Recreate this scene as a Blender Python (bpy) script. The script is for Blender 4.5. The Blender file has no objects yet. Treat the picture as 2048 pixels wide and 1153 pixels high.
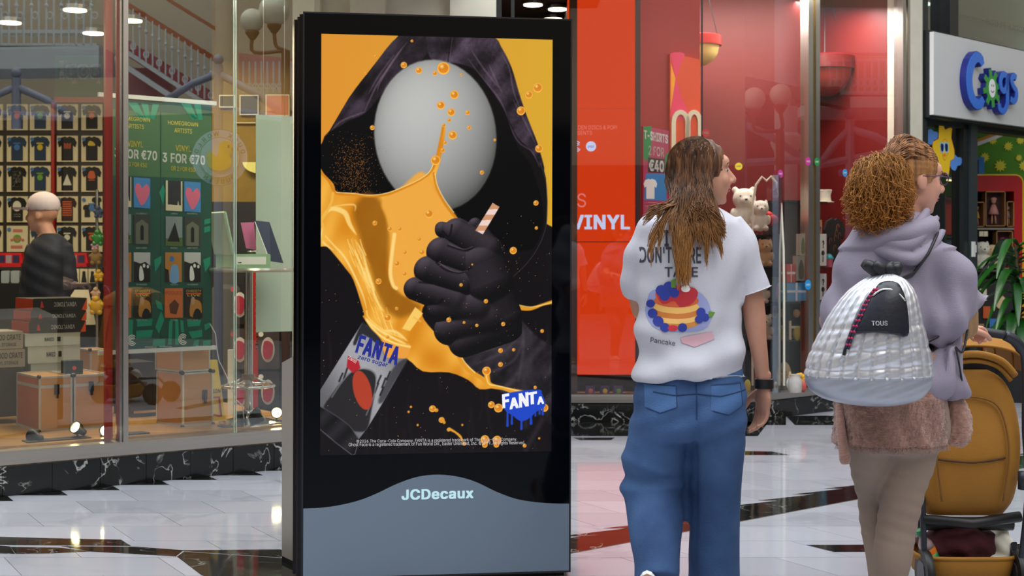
import bpy, bmesh, math, random
import numpy as np
from mathutils import Vector, Matrix, noise
random.seed(7); np.random.seed(7)
SC = bpy.context.scene
COL = SC.collection
# ---------------------------------------------------------------- camera, sky, light, exposure
FPX = 2844.0; CH = 1.27; HY = 510.0
cam = bpy.data.cameras.new('camera'); camo = bpy.data.objects.new('camera', cam); COL.objects.link(camo)
cam.sensor_width = 36.0; cam.lens = FPX / 2048.0 * 36.0
camo.location = (0, 0, CH); camo.rotation_euler = (math.pi / 2, 0, 0)
cam.shift_y = -(576.5 - HY) / 2048.0
cam.dof.use_dof = True; cam.dof.focus_distance = 5.5; cam.dof.aperture_fstop = 6.5
cam.clip_end = 200
SC.camera = camo
SC.view_settings.view_transform = 'Standard'; SC.view_settings.look = 'None'
SC.view_settings.exposure = 0.0; SC.view_settings.gamma = 1.0; SC.view_settings.use_curve_mapping = False
wd = bpy.data.worlds.new('world'); SC.world = wd; wd.use_nodes = True
_bg = wd.node_tree.nodes['Background']; _bg.inputs[0].default_value = (0.80, 0.88, 1.0, 1); _bg.inputs[1].default_value = 1.0
def area(name, loc, target, sx, sy, power, col=(1, 1, 1)):
 l = bpy.data.lights.new(name, 'AREA'); l.shape = 'RECTANGLE'; l.size = sx; l.size_y = sy; l.energy = power; l.color = col
 o = bpy.data.objects.new(name, l); COL.objects.link(o); o.location = loc
 o.rotation_euler = (Vector(target) - Vector(loc)).to_track_quat('-Z', 'Y').to_euler()
 return o
area('skylight', (0.5, 5.0, 7.5), (0.5, 6.5, 0), 8, 6, 620, (0.92, 0.96, 1.0))
area('hall_fill', (5.5, -1.5, 8.3), (5.5, -1.0, 0), 6, 9, 520, (1.0, 0.97, 0.92))  # added fill with no lamp of its own, brightens the hall reflected in the glass
area('shop_light', (-4.2, 10.6, 2.85), (-4.2, 10.6, 0), 2.6, 2.6, 75, (1.0, 0.80, 0.50))
area('shop_light', (-2.2, 9.1, 2.9), (-2.4, 8.6, 0), 1.2, 0.8, 60, (1.0, 0.88, 0.68))
area('shop_light', (1.9, 11.35, 3.45), (1.9, 11.9, 0), 1.6, .3, 60, (1.0, 0.93, 0.88))
area('shop_light', (2.75, 12.35, 3.45), (2.6, 12.8, 0), .7, .3, 30, (1.0, 0.93, 0.88))
area('shop_light', (6.0, 15.8, 3.4), (6.0, 15.8, 0), 2.0, 2.0, 110, (1.0, 0.97, 0.85))
# ---------------------------------------------------------------- maths helpers
def lin(c):
 c = np.asarray(c, float) / 255.0
 return np.where(c <= 0.04045, c / 12.92, ((c + 0.055) / 1.055) ** 2.4)
def P(px, py, d): return Vector(((px - 1024) / FPX * d, d, CH - (py - HY) / FPX * d))
def G(px, py):
 d = FPX * CH / (py - HY); return P(px, py, d)
class Frame:
 def __init__(s, o, ang, roll=0.0):
  s.o = Vector(o); s.u = Vector((math.cos(ang), math.sin(ang), 0)); s.n = Vector((math.sin(ang), -math.cos(ang), 0)); s.z = Vector((0, 0, 1))
  if roll:
   q = Matrix.Rotation(roll, 3, s.n); s.u = q @ s.u; s.z = q @ s.z
 def pt(s, a, b, c=0.0): return s.o + s.u * a + s.z * b + s.n * c
 def px(s, px, py, c=0.0):
  ray = Vector(((px - 1024) / FPX, 1, -(py - HY) / FPX)); o = Vector((0, 0, CH)); q = s.o + s.n * c
  t = (q - o).dot(s.n) / ray.dot(s.n); w = o + ray * t - q
  return w.dot(s.u), w.dot(s.z)
# ---------------------------------------------------------------- materials
_mc = {}
def mat(name, col, rough=0.5, metal=0.0, var=0.0, vscale=8.0, bump=0.0, bscale=40.0, col2=None, coat=0.0, spec=0.5, aniso=None, sheen=0.0):
 if name in _mc: return _mc[name]
 m = bpy.data.materials.new(name); m.use_nodes = True; nt = m.node_tree; N = nt.nodes; L = nt.links; b = N['Principled BSDF']
 c1 = lin(col); b.inputs['Base Color'].default_value = (*c1, 1); b.inputs['Roughness'].default_value = rough; b.inputs['Metallic'].default_value = metal
 b.inputs['Specular IOR Level'].default_value = spec; b.inputs['Coat Weight'].default_value = coat; b.inputs['Coat Roughness'].default_value = 0.05
 b.inputs['Sheen Weight'].default_value = sheen
 tc = N.new('ShaderNodeTexCoord')
 if var > 0 or col2 is not None:
  nz = N.new('ShaderNodeTexNoise'); nz.inputs['Scale'].default_value = vscale; nz.inputs['Detail'].default_value = 5
  src = tc.outputs['Object']
  if aniso:
   mp = N.new('ShaderNodeMapping'); mp.inputs['Scale'].default_value = aniso; L.new(src, mp.inputs[0]); src = mp.outputs[0]
  L.new(src, nz.inputs['Vector'])
  rp = N.new('ShaderNodeValToRGB'); c2 = lin(col2) if col2 is not None else c1 * (1 - var)
  rp.color_ramp.elements[0].position = 0.35; rp.color_ramp.elements[1].position = 0.65
  rp.color_ramp.elements[0].color = (*c2, 1); rp.color_ramp.elements[1].color = (*c1, 1)
  L.new(nz.outputs['Fac'], rp.inputs[0]); L.new(rp.outputs[0], b.inputs['Base Color'])
 if bump > 0:
  n2 = N.new('ShaderNodeTexNoise'); n2.inputs['Scale'].default_value = bscale; n2.inputs['Detail'].default_value = 4
  src = tc.outputs['Object']
  if aniso:
   mp = N.new('ShaderNodeMapping'); mp.inputs['Scale'].default_value = aniso; L.new(src, mp.inputs[0]); src = mp.outputs[0]
  L.new(src, n2.inputs['Vector'])
  bp = N.new('ShaderNodeBump'); bp.inputs['Strength'].default_value = bump; bp.inputs['Distance'].default_value = 0.01
  L.new(n2.outputs['Fac'], bp.inputs['Height']); L.new(bp.outputs[0], b.inputs['Normal'])
 _mc[name] = m; return m
def emis(name, col, s=1.0):
 if name in _mc: return _mc[name]
 m = bpy.data.materials.new(name); m.use_nodes = True; nt = m.node_tree; nt.nodes.clear()
 e = nt.nodes.new('ShaderNodeEmission'); e.inputs[0].default_value = (*lin(col), 1); e.inputs[1].default_value = s
 o = nt.nodes.new('ShaderNodeOutputMaterial'); nt.links.new(e.outputs[0], o.inputs[0]); _mc[name] = m; return m
def screen_mat(name, attr='Col', s=1.0, emit=True):
 """picture from the mesh's own colour attribute: a lit screen or a matt print"""
 m = bpy.data.materials.new(name); m.use_nodes = True; nt = m.node_tree; N = nt.nodes; L = nt.links; b = N['Principled BSDF']
 a = N.new('ShaderNodeAttribute'); a.attribute_name = attr
 if emit:
  b.inputs['Base Color'].default_value = (0.005, 0.005, 0.005, 1); b.inputs['Roughness'].default_value = 0.15
  b.inputs['Specular IOR Level'].default_value = 0.15
  L.new(a.outputs['Color'], b.inputs['Emission Color']); b.inputs['Emission Strength'].default_value = s
 else:
  L.new(a.outputs['Color'], b.inputs['Base Color']); b.inputs['Roughness'].default_value = 0.5
 return m
def glass_mat(name, tint=(1, 1, 1), refl=0.14, k=1.0, rough=0.0, opaque=0.0, ocol=(200, 215, 205)):
 if name in _mc: return _mc[name]
 m = bpy.data.materials.new(name); m.use_nodes = True; nt = m.node_tree; N = nt.nodes; L = nt.links; N.clear()
 t = N.new('ShaderNodeBsdfTransparent'); t.inputs[0].default_value = (*tint, 1)
 g = N.new('ShaderNodeBsdfGlossy'); g.inputs[0].default_value = (0.95, 1.0, 0.98, 1); g.inputs[1].default_value = rough
 f = N.new('ShaderNodeFresnel'); f.inputs[0].default_value = 1.5
 a = N.new('ShaderNodeMath'); a.operation = 'MULTIPLY_ADD'; a.inputs[1].default_value = k; a.inputs[2].default_value = refl; a.use_clamp = True
 L.new(f.outputs[0], a.inputs[0])
 mx = N.new('ShaderNodeMixShader'); L.new(a.outputs[0], mx.inputs[0])
 src = t.outputs[0]
 if opaque > 0:
  d = N.new('ShaderNodeBsdfDiffuse'); d.inputs[0].default_value = (*lin(ocol), 1)
  m2 = N.new('ShaderNodeMixShader'); m2.inputs[0].default_value = opaque; L.new(src, m2.inputs[1]); L.new(d.outputs[0], m2.inputs[2]); src = m2.outputs[0]
 L.new(src, mx.inputs[1]); L.new(g.outputs[0], mx.inputs[2])
 o = N.new('ShaderNodeOutputMaterial'); L.new(mx.outputs[0], o.inputs[0]); _mc[name] = m; return m
def marble(name, base, vein, scale=3.0, rough=0.12, width=0.03, cloud=0.15, polish=0.0):
 m = bpy.data.materials.new(name); m.use_nodes = True; nt = m.node_tree; N = nt.nodes; L = nt.links; b = N['Principled BSDF']
 g = N.new('ShaderNodeNewGeometry')
 nz = N.new('ShaderNodeTexNoise'); nz.inputs['Scale'].default_value = scale; nz.inputs['Detail'].default_value = 6; nz.inputs['Distortion'].default_value = 1.2
 L.new(g.outputs['Position'], nz.inputs['Vector'])
 s = N.new('ShaderNodeMath'); s.operation = 'SUBTRACT'; s.inputs[1].default_value = 0.5; L.new(nz.outputs['Fac'], s.inputs[0])
 ab = N.new('ShaderNodeMath'); ab.operation = 'ABSOLUTE'; L.new(s.outputs[0], ab.inputs[0])
 rp = N.new('ShaderNodeValToRGB'); e = rp.color_ramp.elements
 bc = lin(base); vc = lin(vein)
 e[0].position = 0.0; e[0].color = (*vc, 1); e[1].position = width; e[1].color = (*bc, 1)
 e2 = rp.color_ramp.elements.new(0.25); e2.color = (*(bc * (1 - cloud)), 1)
 n3 = N.new('ShaderNodeTexNoise'); n3.inputs['Scale'].default_value = scale * 0.8; L.new(g.outputs['Position'], n3.inputs['Vector'])
 r3 = N.new('ShaderNodeValToRGB'); r3.color_ramp.elements[0].position = 0.48; r3.color_ramp.elements[1].position = 0.6; L.new(n3.outputs['Fac'], r3.inputs[0])
 mx = N.new('ShaderNodeMix'); mx.data_type = 'RGBA'; L.new(r3.outputs[0], mx.inputs[0]); mx.inputs[6].default_value = (*bc, 1); L.new(ab.outputs[0], rp.inputs[0]); L.new(rp.outputs[0], mx.inputs[7])
 oi = N.new('ShaderNodeObjectInfo'); mr = N.new('ShaderNodeMapRange'); mr.inputs[3].default_value = 0.88; mr.inputs[4].default_value = 1.06; L.new(oi.outputs['Random'], mr.inputs[0])
 vm = N.new('ShaderNodeVectorMath'); vm.operation = 'SCALE'; L.new(mx.outputs[2], vm.inputs[0]); L.new(mr.outputs[0], vm.inputs[3])
 L.new(vm.outputs[0], b.inputs['Base Color']); b.inputs['Roughness'].default_value = rough
 bn = N.new('ShaderNodeTexNoise'); bn.inputs['Scale'].default_value = 5; L.new(g.outputs['Position'], bn.inputs['Vector'])
 bp = N.new('ShaderNodeBump'); bp.inputs['Strength'].default_value = 0.06; bp.inputs['Distance'].default_value = 0.01; L.new(bn.outputs['Fac'], bp.inputs['Height']); L.new(bp.outputs[0], b.inputs['Normal'])
 b.inputs['Coat Weight'].default_value = polish; b.inputs['Coat Roughness'].default_value = 0.04
 return m
# ---------------------------------------------------------------- object helpers
def tag(o, label=None, cat=None, group=None, kind=None):
 if label: o['label'] = label
 if cat: o['category'] = cat
 if group: o['group'] = group
 if kind: o['kind'] = kind
 return o
def thing(name, label, cat, loc=(0, 0, 0), group=None, kind=None):
 o = bpy.data.objects.new(name, None); COL.objects.link(o); o.location = loc; o.empty_display_size = 0.1
 if kind: tag(o, label, None, None, kind)
 else: tag(o, label, cat, group)
 return o
def worigin(o):
 v = Vector((0, 0, 0))
 while o is not None: v += o.location; o = o.parent
 return v
class MB:
 def __init__(s): s.v = []; s.f = []; s.m = []
 def add(s, vs, fs, mi=0):
  k = len(s.v); s.v.extend([tuple(p) for p in vs]); s.f.extend([tuple(i + k for i in f) for f in fs]); s.m.extend([mi] * len(fs)); return s
 def hexa(s, c8, mi=0):
  return s.add(c8, [(0, 3, 2, 1), (4, 5, 6, 7), (0, 1, 5, 4), (1, 2, 6, 5), (2, 3, 7, 6), (3, 0, 4, 7)], mi)
 def fbox(s, fr, a0, a1, b0, b1, c0, c1, mi=0):
  q = [fr.pt(a0, b0, c0), fr.pt(a1, b0, c0), fr.pt(a1, b0, c1), fr.pt(a0, b0, c1), fr.pt(a0, b1, c0), fr.pt(a1, b1, c0), fr.pt(a1, b1, c1), fr.pt(a0, b1, c1)]
  return s.hexa(q, mi)
 def box(s, x0, x1, y0, y1, z0, z1, mi=0):
  return s.hexa([(x0, y0, z0), (x1, y0, z0), (x1, y1, z0), (x0, y1, z0), (x0, y0, z1), (x1, y0, z1), (x1, y1, z1), (x0, y1, z1)], mi)
 def cbox(s, c, sx, sy, sz, rz=0.0, mi=0, tilt=None):
  M_ = Matrix.Rotation(rz, 3, 'Z')
  if tilt is not None: M_ = M_ @ tilt
  q = [Vector(c) + M_ @ Vector((i * sx / 2, j * sy / 2, k * sz / 2)) for k in (-1, 1) for i, j in ((-1, -1), (1, -1), (1, 1), (-1, 1))]
  return s.hexa(q, mi)
 def rbox(s, fr, a0, a1, b0, b1, c0, c1, r=0.01, mi=0, seg=3):
  return s.prism(fr, rrect(a0, a1, b0, b1, r, seg), c0, c1, mi)
 def prism(s, fr, poly, c0, c1, mi=0):
  """extrude a polygon (a,b) of the frame from depth c0 to c1"""
  n = len(poly); ar = sum(poly[i][0] * poly[(i + 1) % n][1] - poly[(i + 1) % n][0] * poly[i][1] for i in range(n))
  if ar < 0: poly = poly[::-1]
  vs = [fr.pt(a, b, c0) for a, b in poly] + [fr.pt(a, b, c1) for a, b in poly]
  fs = [tuple(range(n - 1, -1, -1)), tuple(range(n, 2 * n))] + [(i, (i + 1) % n, (i + 1) % n + n, i + n) for i in range(n)]
  return s.add(vs, fs, mi)
 def tube(s, pts, rad, seg=8, mi=0, cap=True, ref=None, flat=None):
  pts = [Vector(p) for p in pts]; n = len(pts)
  if not hasattr(rad, '__len__'): rad = [rad] * n
  rad = [(r if hasattr(r, '__len__') else (r, r)) for r in rad]
  vs = []; prev = Vector(ref) if ref else None
  for i, p in enumerate(pts):
   t = (pts[min(i + 1, n - 1)] - pts[max(i - 1, 0)])
   t = t.normalized() if t.length > 1e-9 else Vector((0, 0, 1))
   if flat is not None: t = Vector(flat)
   if prev is None: prev = Vector((1, 0, 0)) if abs(t.x) < 0.9 else Vector((0, 1, 0))
   a = (prev - t * prev.dot(t)).normalized(); b = t.cross(a); prev = a
   for k in range(seg):
    th = 2 * math.pi * k / seg
    vs.append(p + a * (math.cos(th) * rad[i][0]) + b * (math.sin(th) * rad[i][1]))
  fs = [(i * seg + k, i * seg + (k + 1) % seg, (i + 1) * seg + (k + 1) % seg, (i + 1) * seg + k) for i in range(n - 1) for k in range(seg)]
  if cap: fs += [tuple(range(seg - 1, -1, -1)), tuple(range((n - 1) * seg, n * seg))]
  return s.add(vs, fs, mi)
 def ell(s, c, r, seg=16, rings=10, mi=0, rot=None):
  c = Vector(c); r = r if hasattr(r, '__len__') else (r, r, r); vs = []; 
  def q(v):
   v = Vector(v)
   if rot is not None: v = rot @ v
   return c + v
  vs.append(q((0, 0, -r[2])))
  for i in range(1, rings):
   ph = -math.pi / 2 + math.pi * i / rings
   for k in range(seg):
    th = 2 * math.pi * k / seg
    vs.append(q((r[0] * math.cos(ph) * math.cos(th), r[1] * math.cos(ph) * math.sin(th), r[2] * math.sin(ph))))
  vs.append(q((0, 0, r[2]))); T = len(vs) - 1
  fs = [(0, 1 + (k + 1) % seg, 1 + k) for k in range(seg)]
  for i in range(rings - 2):
   for k in range(seg):
    a = 1 + i * seg; fs.append((a + k, a + (k + 1) % seg, a + seg + (k + 1) % seg, a + seg + k))
  a = 1 + (rings - 2) * seg; fs += [(a + k, a + (k + 1) % seg, T) for k in range(seg)]
  return s.add(vs, fs, mi)
 def lathe(s, c, prof, seg=20, mi=0, axis=None):
  """prof [(r,h)] about an axis through c"""
  c = Vector(c); ax = Vector(axis).normalized() if axis is not None else Vector((0, 0, 1))
  return s.tube([c + ax * h for r, h in prof], [max(r, 1e-4) for r, h in prof], seg, mi, True, None, ax)
 def build(s, name, m, parent=None, smooth=False, loc=None, auto=None):
  if loc is None: loc = worigin(parent) if parent is not None else Vector((0, 0, 0))
  me = bpy.data.meshes.new(name)
  me.from_pydata([tuple(Vector(p) - loc) for p in s.v], [], s.f)
  for x in (m if isinstance(m, (list, tuple)) else [m]): me.materials.append(x)
  me.polygons.foreach_set('material_index', s.m)
  if smooth: me.polygons.foreach_set('use_smooth', [True] * len(s.f))
  me.update()
  if smooth and auto: 
   try: me.set_sharp_from_angle(angle=math.radians(auto))
   except Exception: pass
  o = bpy.data.objects.new(name, me); COL.objects.link(o)
  if parent is not None: o.parent = parent
  else: o.location = loc
  return o
def struct(name, mb, m, parent=None, label=None, smooth=False):
 o = mb.build(name, m, parent, smooth)
 if parent is None: o['kind'] = 'structure'
 if label: o['label'] = label
 return o
def rrect(a0, a1, b0, b1, r, seg=3):
 out = []
 for cx, cy, s0 in ((a1 - r, b0 + r, -90), (a1 - r, b1 - r, 0), (a0 + r, b1 - r, 90), (a0 + r, b0 + r, 180)):
  for k in range(seg + 1):
   t = math.radians(s0 + 90 * k / seg); out.append((cx + r * math.cos(t), cy + r * math.sin(t)))
 return out
def circ(a, b, ra, rb=None, n=24, t0=0.0, t1=360.0):
 rb = rb or ra; k = n if t1 - t0 >= 360 else n + 1
 return [(a + ra * math.cos(math.radians(t0 + (t1 - t0) * i / n)), b + rb * math.sin(math.radians(t0 + (t1 - t0) * i / n))) for i in range(k)]
def smooth_poly(p, n=6, closed=True):
 p = [np.array(q, float) for q in p]; L_ = len(p); out = []
 rng = range(L_) if closed else range(L_ - 1)
 for i in rng:
  if closed: a, b, c, d = p[(i - 1) % L_], p[i], p[(i + 1) % L_], p[(i + 2) % L_]
  else: a, b, c, d = p[max(i - 1, 0)], p[i], p[i + 1], p[min(i + 2, L_ - 1)]
  for k in range(n):
   t = k / n; out.append(tuple(0.5 * ((2 * b) + (-a + c) * t + (2 * a - 5 * b + 4 * c - d) * t * t + (-a + 3 * b - 3 * c + d) * t ** 3)))
 if not closed: out.append(tuple(p[-1]))
 return out
_tx = {}
import os
try: FONT = bpy.data.fonts.load(os.path.join(bpy.utils.resource_path('LOCAL'), 'datafiles', 'fonts', 'Inter.woff2'))
except Exception: FONT = None
from mathutils.geometry import delaunay_2d_cdt
def text_geo(s, bold=0.0, res=3):
 """outline of the lettering, filled by winding number; bold thickens the strokes"""
 k = (s, bold, res)
 if k in _tx: return _tx[k]
 cu = bpy.data.curves.new('t', 'FONT'); cu.body = s; cu.resolution_u = max(2, res); cu.fill_mode = 'NONE'; cu.space_character = 1.0 + bold * 2
 if FONT: cu.font = FONT
 o = bpy.data.objects.new('t', cu); COL.objects.link(o); me = o.to_mesh()
 vs = np.array([tuple(v.co)[:2] for v in me.vertices]) if len(me.vertices) else np.zeros((1, 2)); es = [tuple(e.vertices) for e in me.edges]
 o.to_mesh_clear(); bpy.data.objects.remove(o); bpy.data.curves.remove(cu)
 fs = []
 if es:
  nb = {}
  for i, j in es: nb.setdefault(i, []).append(j); nb.setdefault(j, []).append(i)
  seen = set(); de = []
  for st in sorted(nb):
   if st in seen: continue
   nx = st + 1 if st + 1 in nb[st] else nb[st][0]; cur = st; seen.add(st)
   while nx != st:
    de.append((cur, nx)); seen.add(nx); q = [m for m in nb[nx] if m != cur]; cur, nx = nx, (q[0] if q else st)
   de.append((cur, st))
  r = delaunay_2d_cdt([Vector(v) for v in vs], de, [], 0, 1e-6); E = np.array([(*vs[i], *vs[j]) for i, j in de]); vs = np.array([tuple(v) for v in r[0]])
  for f in r[2]:
   c = vs[list(f)].mean(0); up = (E[:, 1] <= c[1]) & (E[:, 3] > c[1]); dn = (E[:, 1] > c[1]) & (E[:, 3] <= c[1])
   sd = (E[:, 2] - E[:, 0]) * (c[1] - E[:, 1]) - (c[0] - E[:, 0]) * (E[:, 3] - E[:, 1])
   if int((up & (sd > 0)).sum()) - int((dn & (sd < 0)).sum()) != 0: fs.append(tuple(f))
 if bold > 0 and len(fs):
  n0 = len(vs); f0 = list(fs); V = [vs]
  for j, (dx, dy) in enumerate(((-1, -.6), (1, -.6), (-1, .6), (1, .6))): V.append(vs + np.array([dx, dy]) * bold * .9); fs = fs + [tuple(i + n0 * (j + 1) for i in f) for f in f0]
  vs = np.concatenate(V)
 lo = vs.min(0); hi = vs.max(0); _tx[k] = ((vs - lo) / np.maximum(hi - lo, 1e-6), fs, (hi - lo)); return _tx[k]
def text_q(mb, s, f, bold=0.0, mi=0, res=3):
 """f(u,v) maps the unit text box to a 3-D point"""
 vs, fs, _ = text_geo(s, bold, res); mb.add([f(u, v) for u, v in vs], fs, mi)
def text_fr(mb, fr, s, a0, a1, b0, b1, c, bold=0.0, mi=0, res=3, mirror=False):
 text_q(mb, s, lambda u, v: fr.pt(a0 + (1 - u if mirror else u) * (a1 - a0), b0 + v * (b1 - b0), c), bold, mi, res)
def text_px(mb, fr, s, bl, br, tl, c, bold=0.0, mi=0, res=3):
 """bl, br, tl: pixels of the text box corners on the frame's plane"""
 B = Vector(fr.px(*bl, c)); R = Vector(fr.px(*br, c)); T = Vector(fr.px(*tl, c))
 text_q(mb, s, lambda u, v: fr.pt(*(B + (R - B) * u + (T - B) * v), c), bold, mi, res)
def remeshed(mb, voxel, smooth_it=3, fn=None, name='tmp'):
 me = bpy.data.meshes.new(name); me.from_pydata(mb.v, [], mb.f); me.update()
 o = bpy.data.objects.new(name, me); COL.objects.link(o)
 r = o.modifiers.new('r', 'REMESH'); r.mode = 'VOXEL'; r.voxel_size = voxel; r.adaptivity = 0
 s = o.modifiers.new('s', 'SMOOTH'); s.factor = 0.6; s.iterations = smooth_it
 dg = bpy.context.evaluated_depsgraph_get(); dg.update()
 ev = o.evaluated_get(dg); m2 = ev.to_mesh()
 n = len(m2.vertices); co = np.empty(n * 3); m2.vertices.foreach_get('co', co); co = co.reshape(-1, 3)
 no = np.empty(n * 3); m2.vertices.foreach_get('normal', no); no = no.reshape(-1, 3)
 lt = np.empty(len(m2.polygons), int); m2.polygons.foreach_get('loop_total', lt); lv = np.empty(len(m2.loops), int); m2.loops.foreach_get('vertex_index', lv)
 fs = []; k = 0
 for t in lt: fs.append(tuple(lv[k:k + t])); k += t
 ev.to_mesh_clear(); bpy.data.objects.remove(o); bpy.data.meshes.remove(me)
 if fn is not None: co = fn(co, no)
 out = MB(); out.v = [tuple(c) for c in co]; out.f = fs; out.m = [0] * len(fs); return out
# ================================================================ THE FLOOR
M_grout = mat('grout', (120, 116, 112), 0.6)
M_white = marble('white_marble', (180, 181, 188), (164, 166, 173), 1.6, 0.08, 0.06, 0.03)
M_black = marble('black_marble', (24, 25, 24), (150, 150, 145), 3.2, 0.07, 0.012, 0.3)
M_plinth = marble('black_plinth_marble', (22, 24, 23), (190, 190, 184), 5.5, 0.14, 0.018, 0.3)
M_brass = mat('brass_strip', (120, 112, 95), 0.3, 0.6)
fl = MB(); fl.box(-14, 16, -14, 26, -0.2, -0.004)
floor = struct('floor', fl, M_grout, None, 'polished white marble mall floor with black zigzag inlays')
CR = -0.56                                  # sideways run of the slanting joints per metre of depth
RP, CPX = 0.34, 0.646; Y0, X0 = 7.327, -2.57
def lat(i, r):                              # lattice corner: column i (half tiles), row line r
 y = Y0 + r * RP; return (X0 + i * CPX / 2 + CR * (y - Y0), y)
def front_y(x):                             # where the shop plinths stand
 if x < -1.2: return 7.45 + (x + 2.68) * 0.95 / 1.3
 if x < 0.4: return 9.6
 if x < 1.77: return 10.8
 return 10.8 + (x - 1.77) * 0.67 / 0.74
_k = CPX / 2; g = 0.0016
tb = MB(); c = [(g, g), (CPX - g, g), (CPX - g + CR * RP, RP - g), (g + CR * RP, RP - g)]
tb.hexa([(x, y, -0.006) for x, y in c] + [(x, y, 0.0) for x, y in c])
t0 = tb.build('floor_tile', M_white, floor); tmesh = t0.data; bpy.data.objects.remove(t0)
cand = []
for r in range(-8, 14):
 y0 = Y0 + r * RP
 for i in range(-14, 40):
  if (i + r) % 2: continue
  x, y = lat(i, r)
  if y < 4.2: continue
  ctr = x + CPX / 2 + CR * RP / 2
  if abs(ctr) > 0.36 * (y + RP) + 0.75: continue
  if y > front_y(ctr) + 0.25: continue
  cand.append((y, x))
cand.sort()
def link_copy(name, me, parent, loc):
 o = bpy.data.objects.new(name, me); COL.objects.link(o); o.parent = parent; o.location = loc; return o
for y, x in cand[:300]: link_copy('floor_tile', tmesh, floor, (x, y, 0))
rest = MB()
def rowtiles(mb, ylo, yhi, xlo, xhi, skip):
 for r in range(int((ylo - Y0) / RP) - 1, int((yhi - Y0) / RP) + 1):
  for i in range(-60, 80):
   if (i + r) % 2: continue
   x, y = lat(i, r)
   if not (xlo < x < xhi and ylo < y < yhi) or (round(y, 3), round(x, 3)) in skip: continue
   q = [(x + a, y + b) for a, b in c]; mb.hexa([(a, b, -0.006) for a, b in q] + [(a, b, 0.0) for a, b in q])
skip = {(round(y, 3), round(x, 3)) for y, x in cand[:300]}
rowtiles(rest, -6, 16, -8, 9, skip)
o = rest.build('distant_floor_tiles', M_white, floor); o['kind'] = 'stuff'
def inlay(poly, m=None):
 """one black marble tile let into the floor, lying a hair proud of the white ones"""
 mb = MB(); n = len(poly); z0, z1 = -0.003, 0.0008
 ar = sum(poly[i][0] * poly[(i + 1) % n][1] - poly[(i + 1) % n][0] * poly[i][1] for i in range(n))
 if ar < 0: poly = poly[::-1]
 mb.add([(x, y, z0) for x, y in poly] + [(x, y, z1) for x, y in poly],
           [tuple(range(n - 1, -1, -1)), tuple(range(n, 2 * n))] + [(i, (i + 1) % n, (i + 1) % n + n, i + n) for i in range(n)])
 return mb.build('floor_tile', m or M_black, floor)
# along the left shop: a saw of black tiles whose tips point right
sx, sy = 0.2276, 0.1706
for k in range(-3, 9):
 tx, ty = -2.57 + sx * k, 7.327 + sy * k
 back = 0.52
 inlay([(tx - back, ty), (tx, ty), (tx + CR * sy + 0.001, ty + sy - 0.002), (tx + sx - 0.31 - back + 0.14, ty + sy - 0.002)])
# right band: straight brass edge on the near side, saw on the far side
for k in range(-10, 12):
 tx, ty = 1.27 + 0.212 * k, 7.34 + 0.187 * k
 nx, ny = tx + 0.212, ty + 0.187
 ly = lambda x: 6.05 + (x - 0.257) * 0.865
 # slab between this tip's row line and the next, down to the straight edge
 xa = (ty - 6.05) / 0.865 + 0.257; xb = (ny - 6.05) / 0.865 + 0.257
 inlay([(tx, ty), (xa - 0.003, ty), (xb - 0.003, ny - 0.002), (tx + CR * -0.0 + 0.212 - 0.212 + CR * 0 + 0.105, ty + 0.002 + 0.0) if False else (nx + 0.105, ny - 0.002)])
bs = MB(); a_, b_ = Vector((-2.2, 6.05 - 2.457 * 0.865, 0)), Vector((5.2, 6.05 + 4.943 * 0.865, 0)); w_ = Vector((0.865, -1, 0)).normalized() * 0.006
bs.hexa([a_, a_ + w_, b_ + w_, b_] + [p + Vector((0, 0, 0.0012)) for p in (a_, a_ + w_, b_ + w_, b_)]); bs.build('edge_strip', M_brass, floor)
# left zigzag: black pieces traced on the floor plane
def gp(*pts): return [tuple(G(*p)[:2]) for p in pts]
for q in (gp((-60, 1073), (120, 1078), (242, 1080.5), (262, 1093), (120, 1092), (0, 1091), (-60, 1090)),
          gp((-60, 1092), (0, 1092.5), (20, 1094), (30, 1109), (-60, 1106)),
          gp((21, 1095), (120, 1096.5), (182, 1104), (100, 1108), (31, 1109)),
          gp((122, 1093.5), (260, 1094.5), (366, 1102.5), (352, 1114), (250, 1108), (184, 1104.5)),
          gp((264, 1094), (366, 1101.5), (560, 1100), (600, 1112), (560, 1116), (368, 1103.5)),
          gp((354, 1114.5), (368, 1104.5), (560, 1117), (700, 1125), (700, 1165), (440, 1165), (402, 1151))):
 inlay(q)
# by the screen wall and further right
inlay([(0.3, 10.80), (1.95, 10.80), (1.72, 9.95), (0.3, 9.95)])
inlay(gp((1490, 903), (1545, 904), (1580, 911), (1490, 911)))
inlay(gp((1612, 1091), (2075, 1089), (2075, 1104), (1668, 1105)))
inlay(gp((1572, 833), (1655, 832), (1840, 846), (1850, 851), (1590, 851)))
inlay(gp((1490, 843), (1572, 832), (1572, 851), (1490, 851)))
inlay(gp((1145, 876), (1230, 876), (1222, 881), (1160, 881)))
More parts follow.
